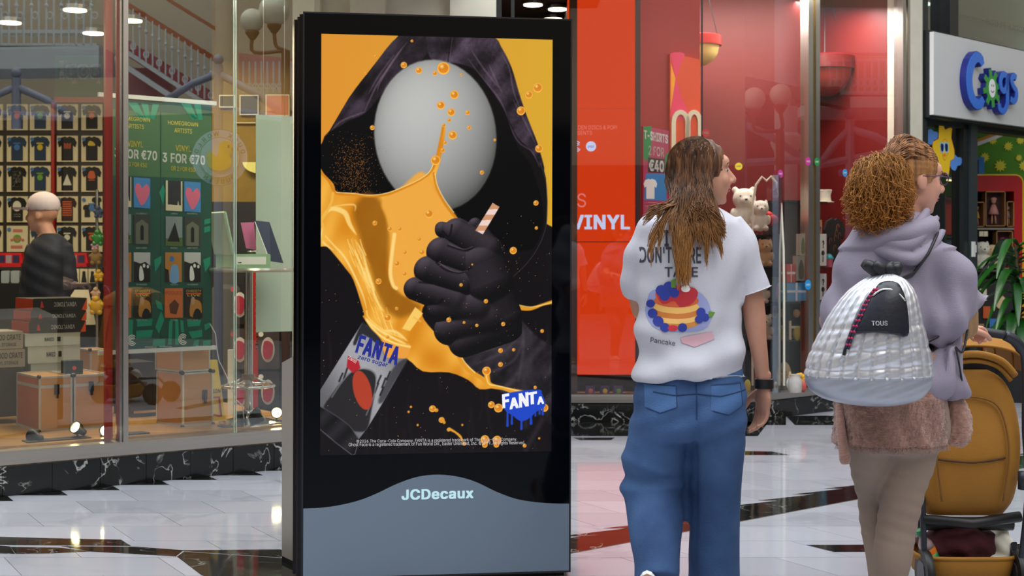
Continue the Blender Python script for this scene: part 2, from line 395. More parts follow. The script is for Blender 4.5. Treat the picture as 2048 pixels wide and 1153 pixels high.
# ================================================================ LEFT SHOP
LF = Frame((-2.68, 7.45, 0), math.atan2(0.95, 1.3))
M_chrome = mat('chrome', (205, 205, 200), 0.16, 1.0, bump=0.03, bscale=6)
M_alu = mat('brushed_aluminium', (196, 192, 184), 0.30, 1.0, bump=0.06, bscale=30, aniso=(1, 1, 0.05))
M_cream = mat('cream_paint', (214, 208, 190), 0.5, var=0.06)
M_wood = mat('pale_wood_boards', (196, 148, 88), 0.25, var=0.25, vscale=3, aniso=(1, 9, 1))
M_dark = mat('dark_interior', (40, 34, 28), 0.6, var=0.2)
M_rubber = mat('black_rubber', (14, 14, 15), 0.5)
M_red = mat('red_paint', (176, 30, 18), 0.35)
GL = glass_mat('shop_glass', (0.96, 1.0, 0.97), 0.15, 1.0)
A0, A1 = -1.3, 1.86                      # run of the left front
pl = MB(); pl.fbox(LF, A0, A1, 0.0, 0.16, -0.2, -0.012); base = struct('wall_left', pl, M_rubber, None, 'low black marble plinth under the left shop window')
n = 0; a = A0
while a < A1:
 mb = MB(); w = 0.262; mb.fbox(LF, a + 0.0012, min(a + w, A1) - 0.0012, 0.002, 0.16, -0.012, 0.0 + 0.0008 * (n % 3)); mb.build('plinth_tile', M_plinth, base); a += w; n += 1
tr = MB()
for b0, b1, c0, c1 in ((0.165, 0.192, -0.1, 0.010), (0.192, 0.222, -0.1, 0.024), (0.222, 0.238, -0.1, 0.014)): tr.fbox(LF, A0, A1, b0, b1, c0, c1)
struct('trim_1', tr, M_alu, None, 'brushed metal sill along the foot of the left shop window')
mr = MB(); mr.fbox(LF, A0, A1, 0.158, 0.167, -0.05, 0.004); struct('trim_2', mr, mat('old_mortar', (105, 92, 68), 0.9, var=0.6, vscale=30), None, 'crumbling mortar line between marble plinth and metal sill')
pf = MB(); pf.prism(Frame((0, 0, 0), 0), [(0, 0), (0.001, 0), (0.001, 0.001)], 0, 0.001) if False else None
q = [LF.pt(A0, 0, -0.1), LF.pt(A1 + 0.1, 0, -0.1), LF.pt(A1 + 0.1, 0, -1.7), LF.pt(A0, 0, -1.7)]
pf.hexa([(p.x, p.y, 0.0) for p in q] + [(p.x, p.y, 0.25) for p in q]); struct('floor_display', pf, M_wood, None, 'raised pale wooden display floor inside the left window')
# glazing: two panes left of the seam, chrome mullion between
ax = {k: LF.px(k, 600)[0] for k in (215, 234, 238, 254, 470, 475)}
def pane(fr, name, a0, a1, b0, b1, c, m):
 mb = MB(); mb.add([fr.pt(a0, b0, c), fr.pt(a1, b0, c), fr.pt(a1, b1, c), fr.pt(a0, b1, c)], [(0, 1, 2, 3)]); return struct(name, mb, m)
TOPZ = 3.3
w1 = pane(LF, 'window_1', A0, ax[238], 0.238, TOPZ, -0.02, GL); w2 = pane(LF, 'window_2', ax[254], ax[470], 0.238, TOPZ, -0.02, GL); w3 = pane(LF, 'window_3', ax[475], A1, 0.238, TOPZ, -0.02, GL)
mu = MB(); mu.fbox(LF, ax[238] + 0.018, ax[254], 0.238, TOPZ, -0.06, 0.02); struct('trim_3', mu, M_alu, None, 'broad brushed metal mullion between the left window panes')
mu = MB(); mu.fbox(LF, ax[238], ax[238] + 0.006, 0.238, TOPZ, -0.05, 0.012); mu.fbox(LF, ax[238] + 0.010, ax[238] + 0.016, 0.238, TOPZ, -0.05, 0.006); struct('trim_4', mu, M_chrome, None, 'thin chrome glazing beads beside the broad mullion')
mu = MB(); mu.fbox(LF, ax[470], ax[470] + 0.003, 0.238, TOPZ, -0.024, -0.012); mu.fbox(LF, ax[475] - 0.003, ax[475], 0.238, TOPZ, -0.024, -0.012); struct('trim_5', mu, mat('glass_edge', (190, 205, 185), 0.2), None, 'pale glass edges where two panes of the left window meet')
mu = MB(); mu.fbox(LF, ax[238] - 0.050, ax[238] - 0.010, 0.25, TOPZ, -0.10, -0.07); struct('trim_6', mu, M_red, None, 'red post standing inside the left window by the mullion')
mu = MB(); mu.fbox(LF, A0, A1, TOPZ, 4.3, -0.2, 0.03); struct('wall_fascia', mu, M_cream, None, 'cream fascia above the left shop window')
# interior shell
mb = MB(); mb.box(-7.2, -1.3, 13.0, 13.2, 0, 3.3); bk = struct('wall_back', mb, mat('dark_panel', (46, 36, 26), 0.6), None, 'dark back wall of the left shop')
mb = MB(); mb.box(-7.3, -7.1, 5.5, 13.2, 0, 3.3); struct('wall_side', mb, M_dark)
mb = MB(); mb.box(-7.3, -0.3, 8.3, 13.2, 3.15, 3.3); mb.box(-7.3, -2.3, 5.5, 8.3, 3.15, 3.3) if False else None
struct('ceiling_1', mb, mat('grey_ceiling', (120, 118, 108), 0.8), None, 'grey ceiling of the left shop')
for k, (px, py) in enumerate(((150, 4), (187, 52), (20, 30), (262, 26))):
 d = (3.15 - CH) * FPX / (HY - py); p = P(px, py, d)
 t = thing('ceiling_lamp', ['round glowing ceiling lamp cut by the top edge above the shirts', 'round glowing ceiling lamp above the green header', 'round glowing ceiling lamp at the far left of the shop ceiling', 'round glowing ceiling lamp just right of the broad mullion'][k], 'lamp', (p.x, p.y, 3.11), 'round lamps in the left shop ceiling')
 m1 = MB(); m1.lathe((p.x, p.y, 3.09), [(0.11, 0), (0.12, 0.03), (0.10, 0.06)], 24); m1.build('housing', M_alu, t)
 m1 = MB(); m1.lathe((p.x, p.y, 3.083), [(0.085, 0), (0.085, 0.006)], 24); m1.build('diffuser', emis('warm_lamp', (255, 245, 215), 5.0), t)
# ochre partition behind the bar table
mb = MB(); mb.box(P(424, 0, 10.3).x, -1.25, 10.3, 10.4, 0, 3.15); op = struct('wall_partition', mb, mat('ochre_wall', (140, 108, 18), 0.6, var=0.15), None, 'ochre partition wall behind the bar table')
mb = MB(); mb.box(P(424, 0, 10.25).x, -1.3, 10.2, 10.29, 0, 1.27 - (405 - 510) / 276.0); lower = mb.build('rack_board', mat('black_board', (24, 20, 20), 0.6), None)
tag(lower, 'tall black product rack board behind the bar table', 'board')
YB = 10.2
def B3(px, py, y=YB): return P(px, py, y)
# wall of t-shirt packs
FB = Frame((-6.0, 13.0, 0), 0.0)
M_card = mat('cream_card', (226, 214, 180), 0.5); M_shirt = [mat('shirt_black', (26, 24, 22), 0.8), mat('shirt_blue', (44, 62, 92), 0.8), mat('shirt_brown', (52, 26, 18), 0.8), mat('shirt_white', (225, 222, 210), 0.8)]
M_inks = [mat('ink_white', (220, 218, 205), 0.6), mat('ink_yellow', (215, 190, 40), 0.6), mat('ink_orange', (205, 90, 35), 0.6), mat('ink_pink', (205, 120, 110), 0.6), mat('ink_green', (110, 165, 60), 0.6), mat('ink_blue', (60, 120, 190), 0.6)]
cols = [-35, 15, 61, 115, 164]; rows = [209, 272, 332, 393, 452]
des = {}
rn = ['top', 'second', 'third', 'fourth', 'bottom']; cn = ['outermost left', 'second', 'third', 'fourth', 'last']
def shirt_poly(a0, a1, b0, b1):
 w = a1 - a0; h = b1 - b0; f = lambda u, v: (a0 + u * w, b0 + v * h)
 return [f(0.2, 0.0), f(0.8, 0.0), f(0.8, 0.62), f(0.93, 0.55), f(1.0, 0.75), f(0.88, 0.93), f(0.62, 1.0), f(0.5, 0.95), f(0.38, 1.0), f(0.12, 0.93), f(0.0, 0.75), f(0.07, 0.55), f(0.2, 0.62)]
prn = [['dark', 'navy', 'blue with a reddish print', 'black', 'grey with a pale figure print'], ['dark', 'blue with pale lettering', 'blue with a white badge', 'black with red bars', 'black with a yellow shape'],
       ['brown with a red print', 'black with blocky white lettering', 'blue with green print', 'black with a pale triangle', 'black with an orange badge'], ['dark with an orange dot', 'black with a white ghost', 'pink', 'dark brown with orange text block', 'white bearing two small shirts'],
       ['dark', 'white with bright cartoon shapes', 'pale', 'black with a small face', 'dark']]
for r, py in enumerate(rows):
 for c_, px in enumerate(cols):
  a0, b1 = FB.px(px, py); a1, b0 = FB.px(px + 42, py + 52)
  ctr = FB.pt((a0 + a1) / 2, b0, 0)
  t = thing('shirt_pack', 't-shirt pack, %s, %s row, %s column of shirt wall' % (prn[r][c_], rn[r], cn[c_]), 'shirt', tuple(ctr), 'folded t-shirt packs on the back wall')
  m1 = MB(); m1.fbox(FB, a0, a1, b0, b1, 0.0, 0.02); m1.build('backing_card', M_card, t)
  kind = 'w' if (r, c_) in ((3, 4), (4, 1)) else 's'
  sc_ = M_shirt[[0, 1, 1, 0, 0][c_] if r < 2 else [2, 0, 1, 0, 0][c_]] if (r, c_) != (3, 3) else M_shirt[2]
  e = (a1 - a0); h = b1 - b0
  m1 = MB(); 
  if kind == 's': m1.prism(FB, shirt_poly(a0 + .05 * e, a1 - .05 * e, b0 + .05 * h, b1 - .03 * h), 0.02, 0.027)
  else:
   if (r, c_) == (3, 4):
    m1.prism(FB, shirt_poly(a0 + .08 * e, a0 + .5 * e, b0 + .2 * h, b0 + .68 * h), 0.02, 0.027); m1.prism(FB, shirt_poly(a0 + .5 * e, a0 + .97 * e, b0 + .52 * h, b0 + .98 * h), 0.02, 0.027)
   else: m1.prism(FB, circ(a0 + .5 * e, b0 + .5 * h, .2 * e), 0.02, 0.022); sc_ = M_inks[4]
  m1.build('shirt', sc_, t)
  m1 = MB(); ink = M_inks[(r * 3 + c_ * 2) % 6]; A = lambda u: a0 + u * e; B = lambda v: b0 + v * h
  k = (r, c_)
  if k == (2, 1): 
   for j, s in enumerate(('NOTES', 'ROUGH', 'TOO', 'MILL')): text_fr(m1, FB, s, A(.3), A(.68), B(.66 - j * .15), B(.78 - j * .15), 0.029, 0.03)
   ink = M_inks[0]
  elif k == (3, 1): m1.prism(FB, circ(A(.5), B(.62), .2 * e, .2 * h), 0.027, 0.029); text_fr(m1, FB, 'BOO', A(.33), A(.67), B(.2), B(.32), 0.029, 0.04); ink = M_inks[0]
  elif k == (2, 3): m1.prism(FB, [(A(.3), B(.25)), (A(.72), B(.25)), (A(.5), B(.68))], 0.027, 0.029); ink = M_inks[0]
  elif k == (3, 3): 
   for j in range(7): m1.fbox(FB, A(.28), A(.72), B(.25 + j * .085), B(.30 + j * .085), 0.027, 0.029)
   ink = M_inks[2]
  elif k == (1, 3):
   for j in range(5): m1.fbox(FB, A(.36 + j * .07), A(.4 + j * .07), B(.5), B(.72 - .03 * (j % 2)), 0.027, 0.029)
   ink = M_inks[2]
  elif k == (4, 1):
   for j in range(5): m1.prism(FB, circ(A(.25 + .13 * j), B(.45 + .06 * (j % 2)), .07 * e), 0.022, 0.024)
   m1.fbox(FB, A(.2), A(.75), B(.12), B(.24), 0.02, 0.022); m1.fbox(FB, A(.3), A(.75), B(.75), B(.87), 0.02, 0.022); ink = M_inks[3]
  elif k == (1, 4): m1.prism(FB, smooth_poly([(A(.34), B(.62)), (A(.66), B(.62)), (A(.6), B(.74)), (A(.45), B(.8)), (A(.36), B(.76))], 3), 0.027, 0.029); ink = M_inks[1]
  elif k == (2, 4): m1.prism(FB, smooth_poly([(A(.33), B(.52)), (A(.67), B(.52)), (A(.62), B(.76)), (A(.5), B(.8)), (A(.38), B(.76))], 3), 0.027, 0.029); m1.fbox(FB, A(.35), A(.65), B(.43), B(.46), 0.027, 0.029); ink = M_inks[2]
  else:
   m1.prism(FB, circ(A(.5), B(.55), .14 * e, .12 * h, 9), 0.027, 0.029); m1.fbox(FB, A(.34), A(.66), B(.68), B(.73), 0.027, 0.029)
  m1.build('print', ink, t)
  m1 = MB(); m1.prism(FB, circ(A(.13), B(.86), .09 * e, n=14), 0.029, 0.031); m1.build('sticker', M_inks[5], t)
mb = MB(); a0, b1 = FB.px(106, 195); a1, b0 = FB.px(112, 520); mb.fbox(FB, a0, a1, b0, b1, 0.0, 0.05); a2, _ = FB.px(214, 200); _, b2 = FB.px(112, 206); mb.fbox(FB, a0, a2, b2, b1, 0.0, 0.05)
o = mb.build('wall_bar', M_red); tag(o, 'red frame bar around the right half of the shirt wall', 'bar')
t = thing('header_sign', 'dark green header sign with reversed pale lettering above the shirt wall', 'sign', tuple(FB.pt(FB.px(160, 195)[0], FB.px(160, 195)[1])))
a0, b1 = FB.px(112, 112); a1, b0 = FB.px(208, 194); mb = MB(); mb.fbox(FB, a0, a1, b0, b1, 0.0, 0.04); mb.build('board', mat('header_green', (8, 92, 28), 0.5), t)
a0, b0 = FB.px(122, 168); a1, b1 = FB.px(204, 122); mb = MB(); text_fr(mb, FB, 'pop!', a0, a1, b0, b1, 0.045, 0.05, mirror=True); mb.build('lettering', M_card, t)
# counter with trays, cards and packs behind the man
CF = Frame((-6.0, 11.6, 0), 0.0)
def cbx(mb, px0, px1, py0, py1, c0=0.0, c1=0.02, fr=None, mi=0):
 fr = fr or CF; a0, b1 = fr.px(px0, py0, c1); a1, b0 = fr.px(px1, py1, c1); mb.fbox(fr, a0, a1, b0, b1, c0, c1, mi)
mb = MB(); a0, _ = CF.px(-60, 560); a1, b1 = CF.px(215, 566); mb.fbox(CF, a0, a1, 0, b1, -0.7, 0.25); counter = mb.build('counter', mat('black_counter', (20, 18, 17), 0.4)); tag(counter, 'long black shop counter behind the man', 'counter')
ctop = b1
mb = MB(); cbx(mb, -40, 205, 535, 540, -0.5, 0.0); a_l, b_l = CF.px(0, 540); mb.fbox(CF, CF.px(-40, 0)[0], CF.px(-30, 0)[0], ctop, b_l, -0.5, 0); mb.fbox(CF, CF.px(195, 0)[0], CF.px(205, 0)[0], ctop, b_l, -0.5, 0)
sh = mb.build('counter_shelf', M_dark); tag(sh, 'dark riser shelf standing on the shop counter', 'shelf')
for k, (x0, x1) in enumerate(((-45, 42), (86, 173))):
 p = CF.pt(CF.px((x0 + x1) / 2, 533)[0], CF.px(0, 535)[1])
 t = thing('card_tray', ['red card tray left of the man in the cap', 'red card tray just right of the dark jacket'][k], 'tray', tuple(p), 'red trays on the riser shelf')
 mb = MB(); a0, b0 = CF.px(x0, 534); a1, b1 = CF.px(x1, 506); mb.prism(CF, [(a0, b0), (a1, b0), (a1 - .02, b1), (a0 + .02, b1)], -0.12, -0.06); mb.fbox(CF, a0, a1, b0, b0 + 0.03, -0.12, 0.0); mb.build('tray', mat('red_plastic', (200, 28, 34), 0.3), t)
 for j in range(5):
  mb = MB(); w = (a1 - a0 - .06) / 5; mb.fbox(CF, a0 + .03 + j * w + .006, a0 + .03 + (j + 1) * w - .006, b0 + 0.025, b1 - 0.02, -0.06, -0.05); mb.build('card', [mat('card_navy', (40, 42, 80), 0.5), mat('card_grey', (150, 140, 150), 0.5)][j % 2], t)
for j in range(3):
 p = CF.pt(CF.px(152 + 17 * j, 562)[0], ctop, 0.1)
 t = thing('photo_card', '%s pale photo card on the counter right of the man' % ['first', 'middle', 'last'][j], 'card', tuple(p), 'photo cards on the counter')
 a0, _ = CF.px(143 + 17 * j, 0, .1); a1, _ = CF.px(158 + 17 * j, 0, .1); _, b1 = CF.px(0, 538, .1)
 mb = MB(); mb.fbox(CF, a0, a1, ctop, b1, 0.08, 0.1); mb.build('card', M_card, t)
 mb = MB(); m_ = (a0 + a1) / 2; mb.prism(CF, [(m_ - .02, ctop + .005), (m_ + .025, ctop + .005), (m_ + .015, ctop + .06), (m_ + .012, b1 - .02), (m_ - .01, b1 - .02), (m_ - .012, ctop + .06)], 0.1, 0.102); mb.build('print', M_shirt[0], t)
for j in range(2):
 p = CF.pt(CF.px(12 + 20 * j, 562)[0], ctop, 0.1)
 mb = MB(); cx_ = CF.px(10 + 20 * j, 0, .1)[0]; mb.rbox(CF, cx_ - .033, cx_ + .033, ctop, ctop + .1, 0.06, 0.1, 0.012)
 o = mb.build('blister_pack', mat('silver_foil', (180, 190, 195), 0.3, 0.4), None, loc=p); tag(o, ['silvery blister pack at the left edge of the counter', 'silvery blister pack nearest the man on the counter'][j], 'pack', 'silver packs on the counter')
# leaning booklet and small toys at the counter's right end
mb = MB(); mb.hexa([B3(137, 580, 11.349), B3(160, 650, 11.349), B3(192, 650, 11.349), B3(177, 580, 11.349)] + [B3(137, 580, 11.33), B3(160, 650, 11.33), B3(192, 650, 11.33), B3(177, 580, 11.33)])
o = mb.build('booklet', M_card, None, loc=B3(165, 650, 11.34)); tag(o, 'pale slanting booklet right of the boxes with reversed lettering', 'booklet')
# hanging toys
for j, (px, py, r, m_, lb) in enumerate(((197, 425, 9, M_shirt[1], 'patterned blue hanging toy above the green toy bag'), (196, 477, 12, mat('toy_green', (34, 120, 44), 0.3, var=0.3), 'shiny green toy bag hanging by the red post'), (190, 492, 7, mat('toy_pink', (190, 140, 160), 0.5), 'small pink toy under the green bag'), (192, 515, 12, mat('toy_tan', (130, 100, 50), 0.8, var=0.4), 'tan plush toy hanging above the photo cards'), (198, 552, 9, mat('toy_gold', (200, 150, 30), 0.4), 'golden toy beside the photo cards'), (193, 612, 14, mat('toy_gold', (200, 150, 30), 0.4), 'golden seated toy beside the leaning booklet'), (192, 588, 9, mat('toy_skin', (190, 150, 120), 0.6), 'pale toy head above the golden seated toy'))):
 p = B3(px, py, 11.2); rr = r / 254.0
 mb = MB(); mb.ell(p, (rr, rr * .7, rr * 1.15)); mb.ell(p + Vector((-rr * .5, -.01, -rr * .9)), rr * .4); mb.ell(p + Vector((rr * .5, -.01, -rr * .9)), rr * .4); mb.ell(p + Vector((0, -.01, rr * .95)), rr * .55); mb.ell(p + Vector((-rr * .8, -.01, rr * .2)), rr * .35); mb.ell(p + Vector((rr * .8, -.01, rr * .2)), rr * .35)
 o = mb.build('hanging_toy', m_, None, True, loc=p); tag(o, lb, 'toy')
mb = MB(); p = B3(194, 380, 11.25); mb.tube([p, (p.x, p.y, 0)], 0.012, 8); o = mb.build('display_stand', M_alu); tag(o, 'thin metal toy stand behind the red post', 'stand')
# -------- record cases
M_case = mat('orange_case_panel', (206, 148, 88), 0.35, var=0.1, vscale=4)
M_caseD = mat('red_brown_case_side', (168, 88, 52), 0.4)
M_edge = mat('aluminium_edge', (205, 204, 196), 0.35, 0.5)
M_hw = mat('dark_steel', (70, 68, 66), 0.3, 1.0)
def record_case(label, fr, a0, a1, b0, b1, cf, depth, lid=0.2, latch=None, group='orange record cases in the left window', side=None):
 t = thing('record_case', label, 'case', tuple(fr.pt((a0 + a1) / 2, b0, cf - depth / 2)), group)
 e = 0.006
 mb = MB(); mb.fbox(fr, a0 + e, a1 - e, b0 + e, b1 - e, cf - depth + e, cf - e * .5); mb.build('panel', M_case, t)
 if side: mb = MB(); mb.fbox(fr, a0 + e * .4, a0 + e, b0 + 2 * e, b1 - 2 * e, cf - depth + 2 * e, cf - 2 * e); mb.build('side_panel', side, t)
 mb = MB(); w = 0.011
 for (x0, x1) in ((a0, a0 + w), (a1 - w, a1)):
  for (c0, c1) in ((cf - w, cf), (cf - depth, cf - depth + w)): mb.fbox(fr, x0, x1, b0, b1, c0, c1)
 for (y0, y1) in ((b0, b0 + w), (b1 - w, b1)):
  for (c0, c1) in ((cf - w, cf), (cf - depth, cf - depth + w)): mb.fbox(fr, a0, a1, y0, y1, c0, c1)
  for (x0, x1) in ((a0, a0 + w), (a1 - w, a1)): mb.fbox(fr, x0, x1, y0, y1, cf - depth, cf)
 if lid: yl = b1 - (b1 - b0) * lid; mb.fbox(fr, a0, a1, yl - .012, yl + .006, cf - depth, cf + .001)
 mb.build('edging', M_edge, t)
 for (x, y) in ((a0, b0), (a1, b0), (a0, b1), (a1, b1)):
  mb = MB(); mb.ell(fr.pt(x, y, cf), 0.013, 10, 6); mb.build('corner_cap', M_hw, t, True)
 if latch:
  la, lb = latch; k = MB(); k.rbox(fr, la - .014, la + .014, lb - .04, lb + .02, cf, cf + .01, .005); k.fbox(fr, la - .007, la + .007, lb - .06, lb, cf + .008, cf + .016); k.build('latch', M_hw, t)
 return t
CC = -0.62
def ab(fr, px, py, c): return fr.px(px, py, c)
a0 = ab(LF, 78, 800, CC)[0]; a1 = ab(LF, 145, 800, CC)[0]; a2 = ab(LF, 148, 800, CC)[0]; a3 = ab(LF, 217, 800, CC)[0]; bt = ab(LF, 110, 753, CC)[1]
record_case('orange record case nearest the left edge with reddish side', LF, a0, a1, 0.25, bt, CC, 0.42, 0.18, (ab(LF, 113, 776, CC)), side=M_caseD)
record_case('orange record case between its twin and the red post', LF, a2, a3, 0.25, bt, CC, 0.42, 0.18, (ab(LF, 182, 770, CC)))
CSF = Frame(tuple(P(365, 857, 8.42))[:2] + (0,), math.radians(44))
h1 = 1.27 - (747 - 510) / 338.0
record_case('lower orange record case of the stack beside the yellow sign', CSF, 0, 0.21, 0.25, h1, 0, 0.30, 0, (0.15, 0.44), side=M_case)
record_case('upper orange record case of the stack behind the green banner', CSF, -0.01, 0.19, h1 + .004, h1 + 0.30, 0, 0.30, 0, None, side=M_case)
record_case('orange record case behind the yellow sign, partly under the banner', LF, ab(LF, 180, 700, -1.3)[0], ab(LF, 218, 700, -1.3)[0], 0.25, ab(LF, 190, 700, -1.3)[1], -1.3, 0.25, 0, None)
# crates and boxes stacked behind the cases
SB = -1.12
def boxstack(name, label, cat, px0, px1, py0, py1, m, cf=SB, depth=0.3, group=None, extra=None, dz=0.0):
 a0, b1 = ab(LF, px0, py0, cf); a1, b0 = ab(LF, px1, py1, cf)
 bm_ = (ab(LF, px0, py1, cf)[1] + b0) / 2; bt_ = (b1 + ab(LF, px1, py0, cf)[1]) / 2
 t = thing(name, label, cat, tuple(LF.pt((a0 + a1) / 2, bm_, cf - depth / 2)), group)
 mb = MB(); mb.rbox(LF, a0, a1, bm_, bt_, cf - depth, cf, 0.006); mb.build('box_body', m, t)
 if extra: extra(t, a0, a1, bm_, bt_, cf)
 return bt_
M_wcr = mat('white_crate_card', (196, 200, 186), 0.45, var=0.08)
M_gcr = mat('grey_crate_card', (150, 140, 120), 0.5, var=0.12)
M_ink = mat('dark_ink', (40, 38, 36), 0.6); M_inkw = mat('white_ink', (232, 232, 228), 0.5)
def ex_white(t, a0, a1, b0, b1, cf):
 w = a1 - a0; h = b1 - b0
 mb = MB(); text_fr(mb, LF, 'NAKED', a0 + .35 * w, a0 + .52 * w, b0 + .38 * h, b0 + .66 * h, cf + .002, .03); mb.fbox(LF, a0 + .58 * w, a0 + .64 * w, b0 + .35 * h, b0 + .7 * h, cf, cf + .002); mb.build('lettering', M_ink, t)
 mb = MB(); mb.fbox(LF, a0 - .002, a1 + .002, b1 - .004, b1 + .001, cf - .3, cf + .003); mb.build('lid_edge', mat('crate_lid', (180, 184, 170), 0.4), t)
b = 0.25
boxstack('storage_crate', 'lowest white storage crate behind the orange cases', 'crate', 62, 160, 727, 790, M_wcr, group='white crates stacked behind the cases', extra=ex_white)
boxstack('storage_crate', 'middle white storage crate of the stack', 'crate', 56, 160, 693, 726, M_wcr, group='white crates stacked behind the cases', extra=ex_white)
boxstack('storage_crate', 'topmost white storage crate under the dark boxes', 'crate', 50, 160, 667, 692, M_wcr, group='white crates stacked behind the cases', extra=ex_white)
def ex_vt(t, a0, a1, b0, b1, cf):
 w = a1 - a0; h = b1 - b0
 mb = MB(); mb.fbox(LF, a0 - .002, a0 + .0005, b0 + .002, b1 - .002, cf - .34, cf - .004); mb.build('side_panel', mat('box_orange_red', (196, 66, 32), 0.45, var=0.15), t)
 mb = MB()
 vs, fs, _ = text_geo('VINYLTONIC', 0.01, 3)
 mb.add([LF.pt(a0 + w * (.80 - u * .42), b0 + h * (.68 - v * .36), cf + .0015) for u, v in vs], fs); mb.build('lettering', M_inkw, t)
 mb = MB(); mb.prism(LF, [(a1 - .1 * w, b0 + .02 * h), (a1 - .002, b0 + .02 * h), (a1 - .002, b1 - .004)], cf, cf + .0015); mb.build('corner_print', mat('box_orange', (232, 84, 30), 0.45), t)
 mb = MB(); mb.prism(LF, [(a0 + .13 * w, b0 + .25 * h), (a0 + .2 * w, b0 + .25 * h), (a0 + .17 * w, b0 + .75 * h), (a0 + .15 * w, b0 + .75 * h)], cf, cf + .0015); mb.build('emblem', mat('emblem_red', (180, 50, 40), 0.5), t)
M_vt = mat('black_box_card', (40, 38, 34), 0.45, var=0.1)
for k, (y0, y1, x0) in enumerate(((643, 666, 58), (622, 642.5, 62), (597, 621.5, 66))):
 boxstack('record_player_box', ['lowest', 'middle', 'topmost'][k] + ' dark box with upside-down white lettering and orange side', 'box', x0, 172 - k * -1, y0, y1, M_vt, depth=.34, group='dark boxes stacked on the white crates', extra=ex_vt)
def ex_wc(t, a0, a1, b0, b1, cf):
 w = a1 - a0; h = b1 - b0
 mb = MB(); text_fr(mb, LF, 'WOOD CRATE', a0 + .3 * w, a1 - .05 * w, b0 + .5 * h, b0 + .82 * h, cf + .002, .02); text_fr(mb, LF, 'VINYL STORAGE', a0 + .3 * w, a1 - .15 * w, b0 + .15 * h, b0 + .35 * h, cf + .002, .01); mb.build('lettering', M_ink, t)
boxstack('wooden_crate', 'lower wood crate box at the left edge', 'crate', -40, 50, 700, 736, M_gcr, group='wood crate boxes at the left edge', extra=ex_wc)
boxstack('wooden_crate', 'upper wood crate box at the left edge', 'crate', -46, 46, 664, 699, M_gcr, group='wood crate boxes at the left edge', extra=ex_wc)
boxstack('display_bench', 'dark bench carrying the wood crate boxes', 'bench', -46, 46, 738, 835, M_dark, depth=.3)
def ex_gb(t, a0, a1, b0, b1, cf): mb = MB(); mb.prism(LF, circ((a0 + a1) / 2, (b0 + b1) / 2, .012), cf, cf + .003); mb.build('emblem', mat('box_orange', (232, 84, 30), 0.45), t)
boxstack('small_box', 'small dark green box with orange disc on the record cases', 'box', 131, 166, 722, 751, mat('box_green', (22, 52, 40), 0.5), cf=-.75, depth=.08, extra=ex_gb)
# plain dark box put in for the dark interior right of the mullion
boxstack('dark_box', 'low dark box put in for the dark interior right of the mullion', 'cabinet', 262, 312, 725, 845, mat('dark_box_black', (22, 19, 17), 0.5), cf=-1.0, depth=.3, extra=lambda t, a0, a1, b0, b1, cf: (lambda m1: (m1.fbox(LF, a0 + .01, a1 - .01, b0 + .06, b0 + .075, cf, cf + .02), m1.build('rail', M_alu, t)))(MB()))
# -------- spotlights on the display floor
def spotlight(label, px, py, direction, lit, c=-0.2):
 a_, b_ = LF.px(px, py, c); p = LF.pt(a_, b_, c)
 t = thing('spotlight', label, 'spotlight', (p.x, p.y, 0.25), 'small black spotlights along the window sill')
 dv = Vector(direction).normalized(); bp = Vector((p.x, p.y, 0.25)); k = p + Vector((0, 0, 0)) - dv * 0.03
 mb = MB(); mb.lathe(bp, [(0.035, 0), (0.035, 0.008), (0.01, 0.012)], 16); mb.build('foot', M_rubber, t)
 mb = MB(); mb.tube([bp + Vector((0, 0, .005)), bp + Vector((0, 0, max(.03, k.z - .25 - .01))), k], 0.006, 8); mb.build('stem', M_hw, t)
 mb = MB(); mb.lathe(p - dv * 0.06, [(0.012, -.005), (0.018, 0), (0.022, 0.03), (0.034, 0.055), (0.036, 0.085), (0.031, 0.085), (0.026, 0.07)], 18, axis=dv); mb.build('housing', M_rubber, t, True, auto=40)
 mb = MB(); mb.lathe(p - dv * 0.06, [(0.029, 0.072), (0.028, 0.077)], 18, axis=dv); mb.build('lens', emis('lamp_lens', (255, 232, 160), 26.0) if lit else M_hw, t)
spotlight('unlit round spotlight in front of the left record case', 68, 873, (-.5, .3, .1), False, -.25)
spotlight('lit spotlight tilted up in front of the joint of the two cases', 155, 858, (-.35, -.75, .45), True, -.22)
spotlight('lit spotlight beside the red post', 213, 862, (.1, -.9, .1), True, -.2)
spotlight('spotlight pointing straight up by the bar table foot', 482, 832, (0, 0, 1), False, -.25)
spotlight('tilted spotlight right of the upright one by the bar table', 512, 828, (-.5, -.1, .5), False, -.22)
spotlight('lit spotlight half hidden by the beige cabinet', 553, 826, (.2, -.9, .1), True, -.25)
for k, (x0, x1) in enumerate(((48, 175), (240, 292), (440, 560))):
 mb = MB(); a0 = LF.px(x0, 890, -.22)[0]; a1 = LF.px(x1, 890, -.22)[0]; mb.fbox(LF, a0, a1, 0.25, 0.256, -.26, -.16); o = mb.build('light_track', M_rubber); tag(o, ['black track under the two left spotlights', 'short black track right of the mullion', 'black track under the spotlights near the bar table'][k], 'track', 'spotlight tracks on the display floor')
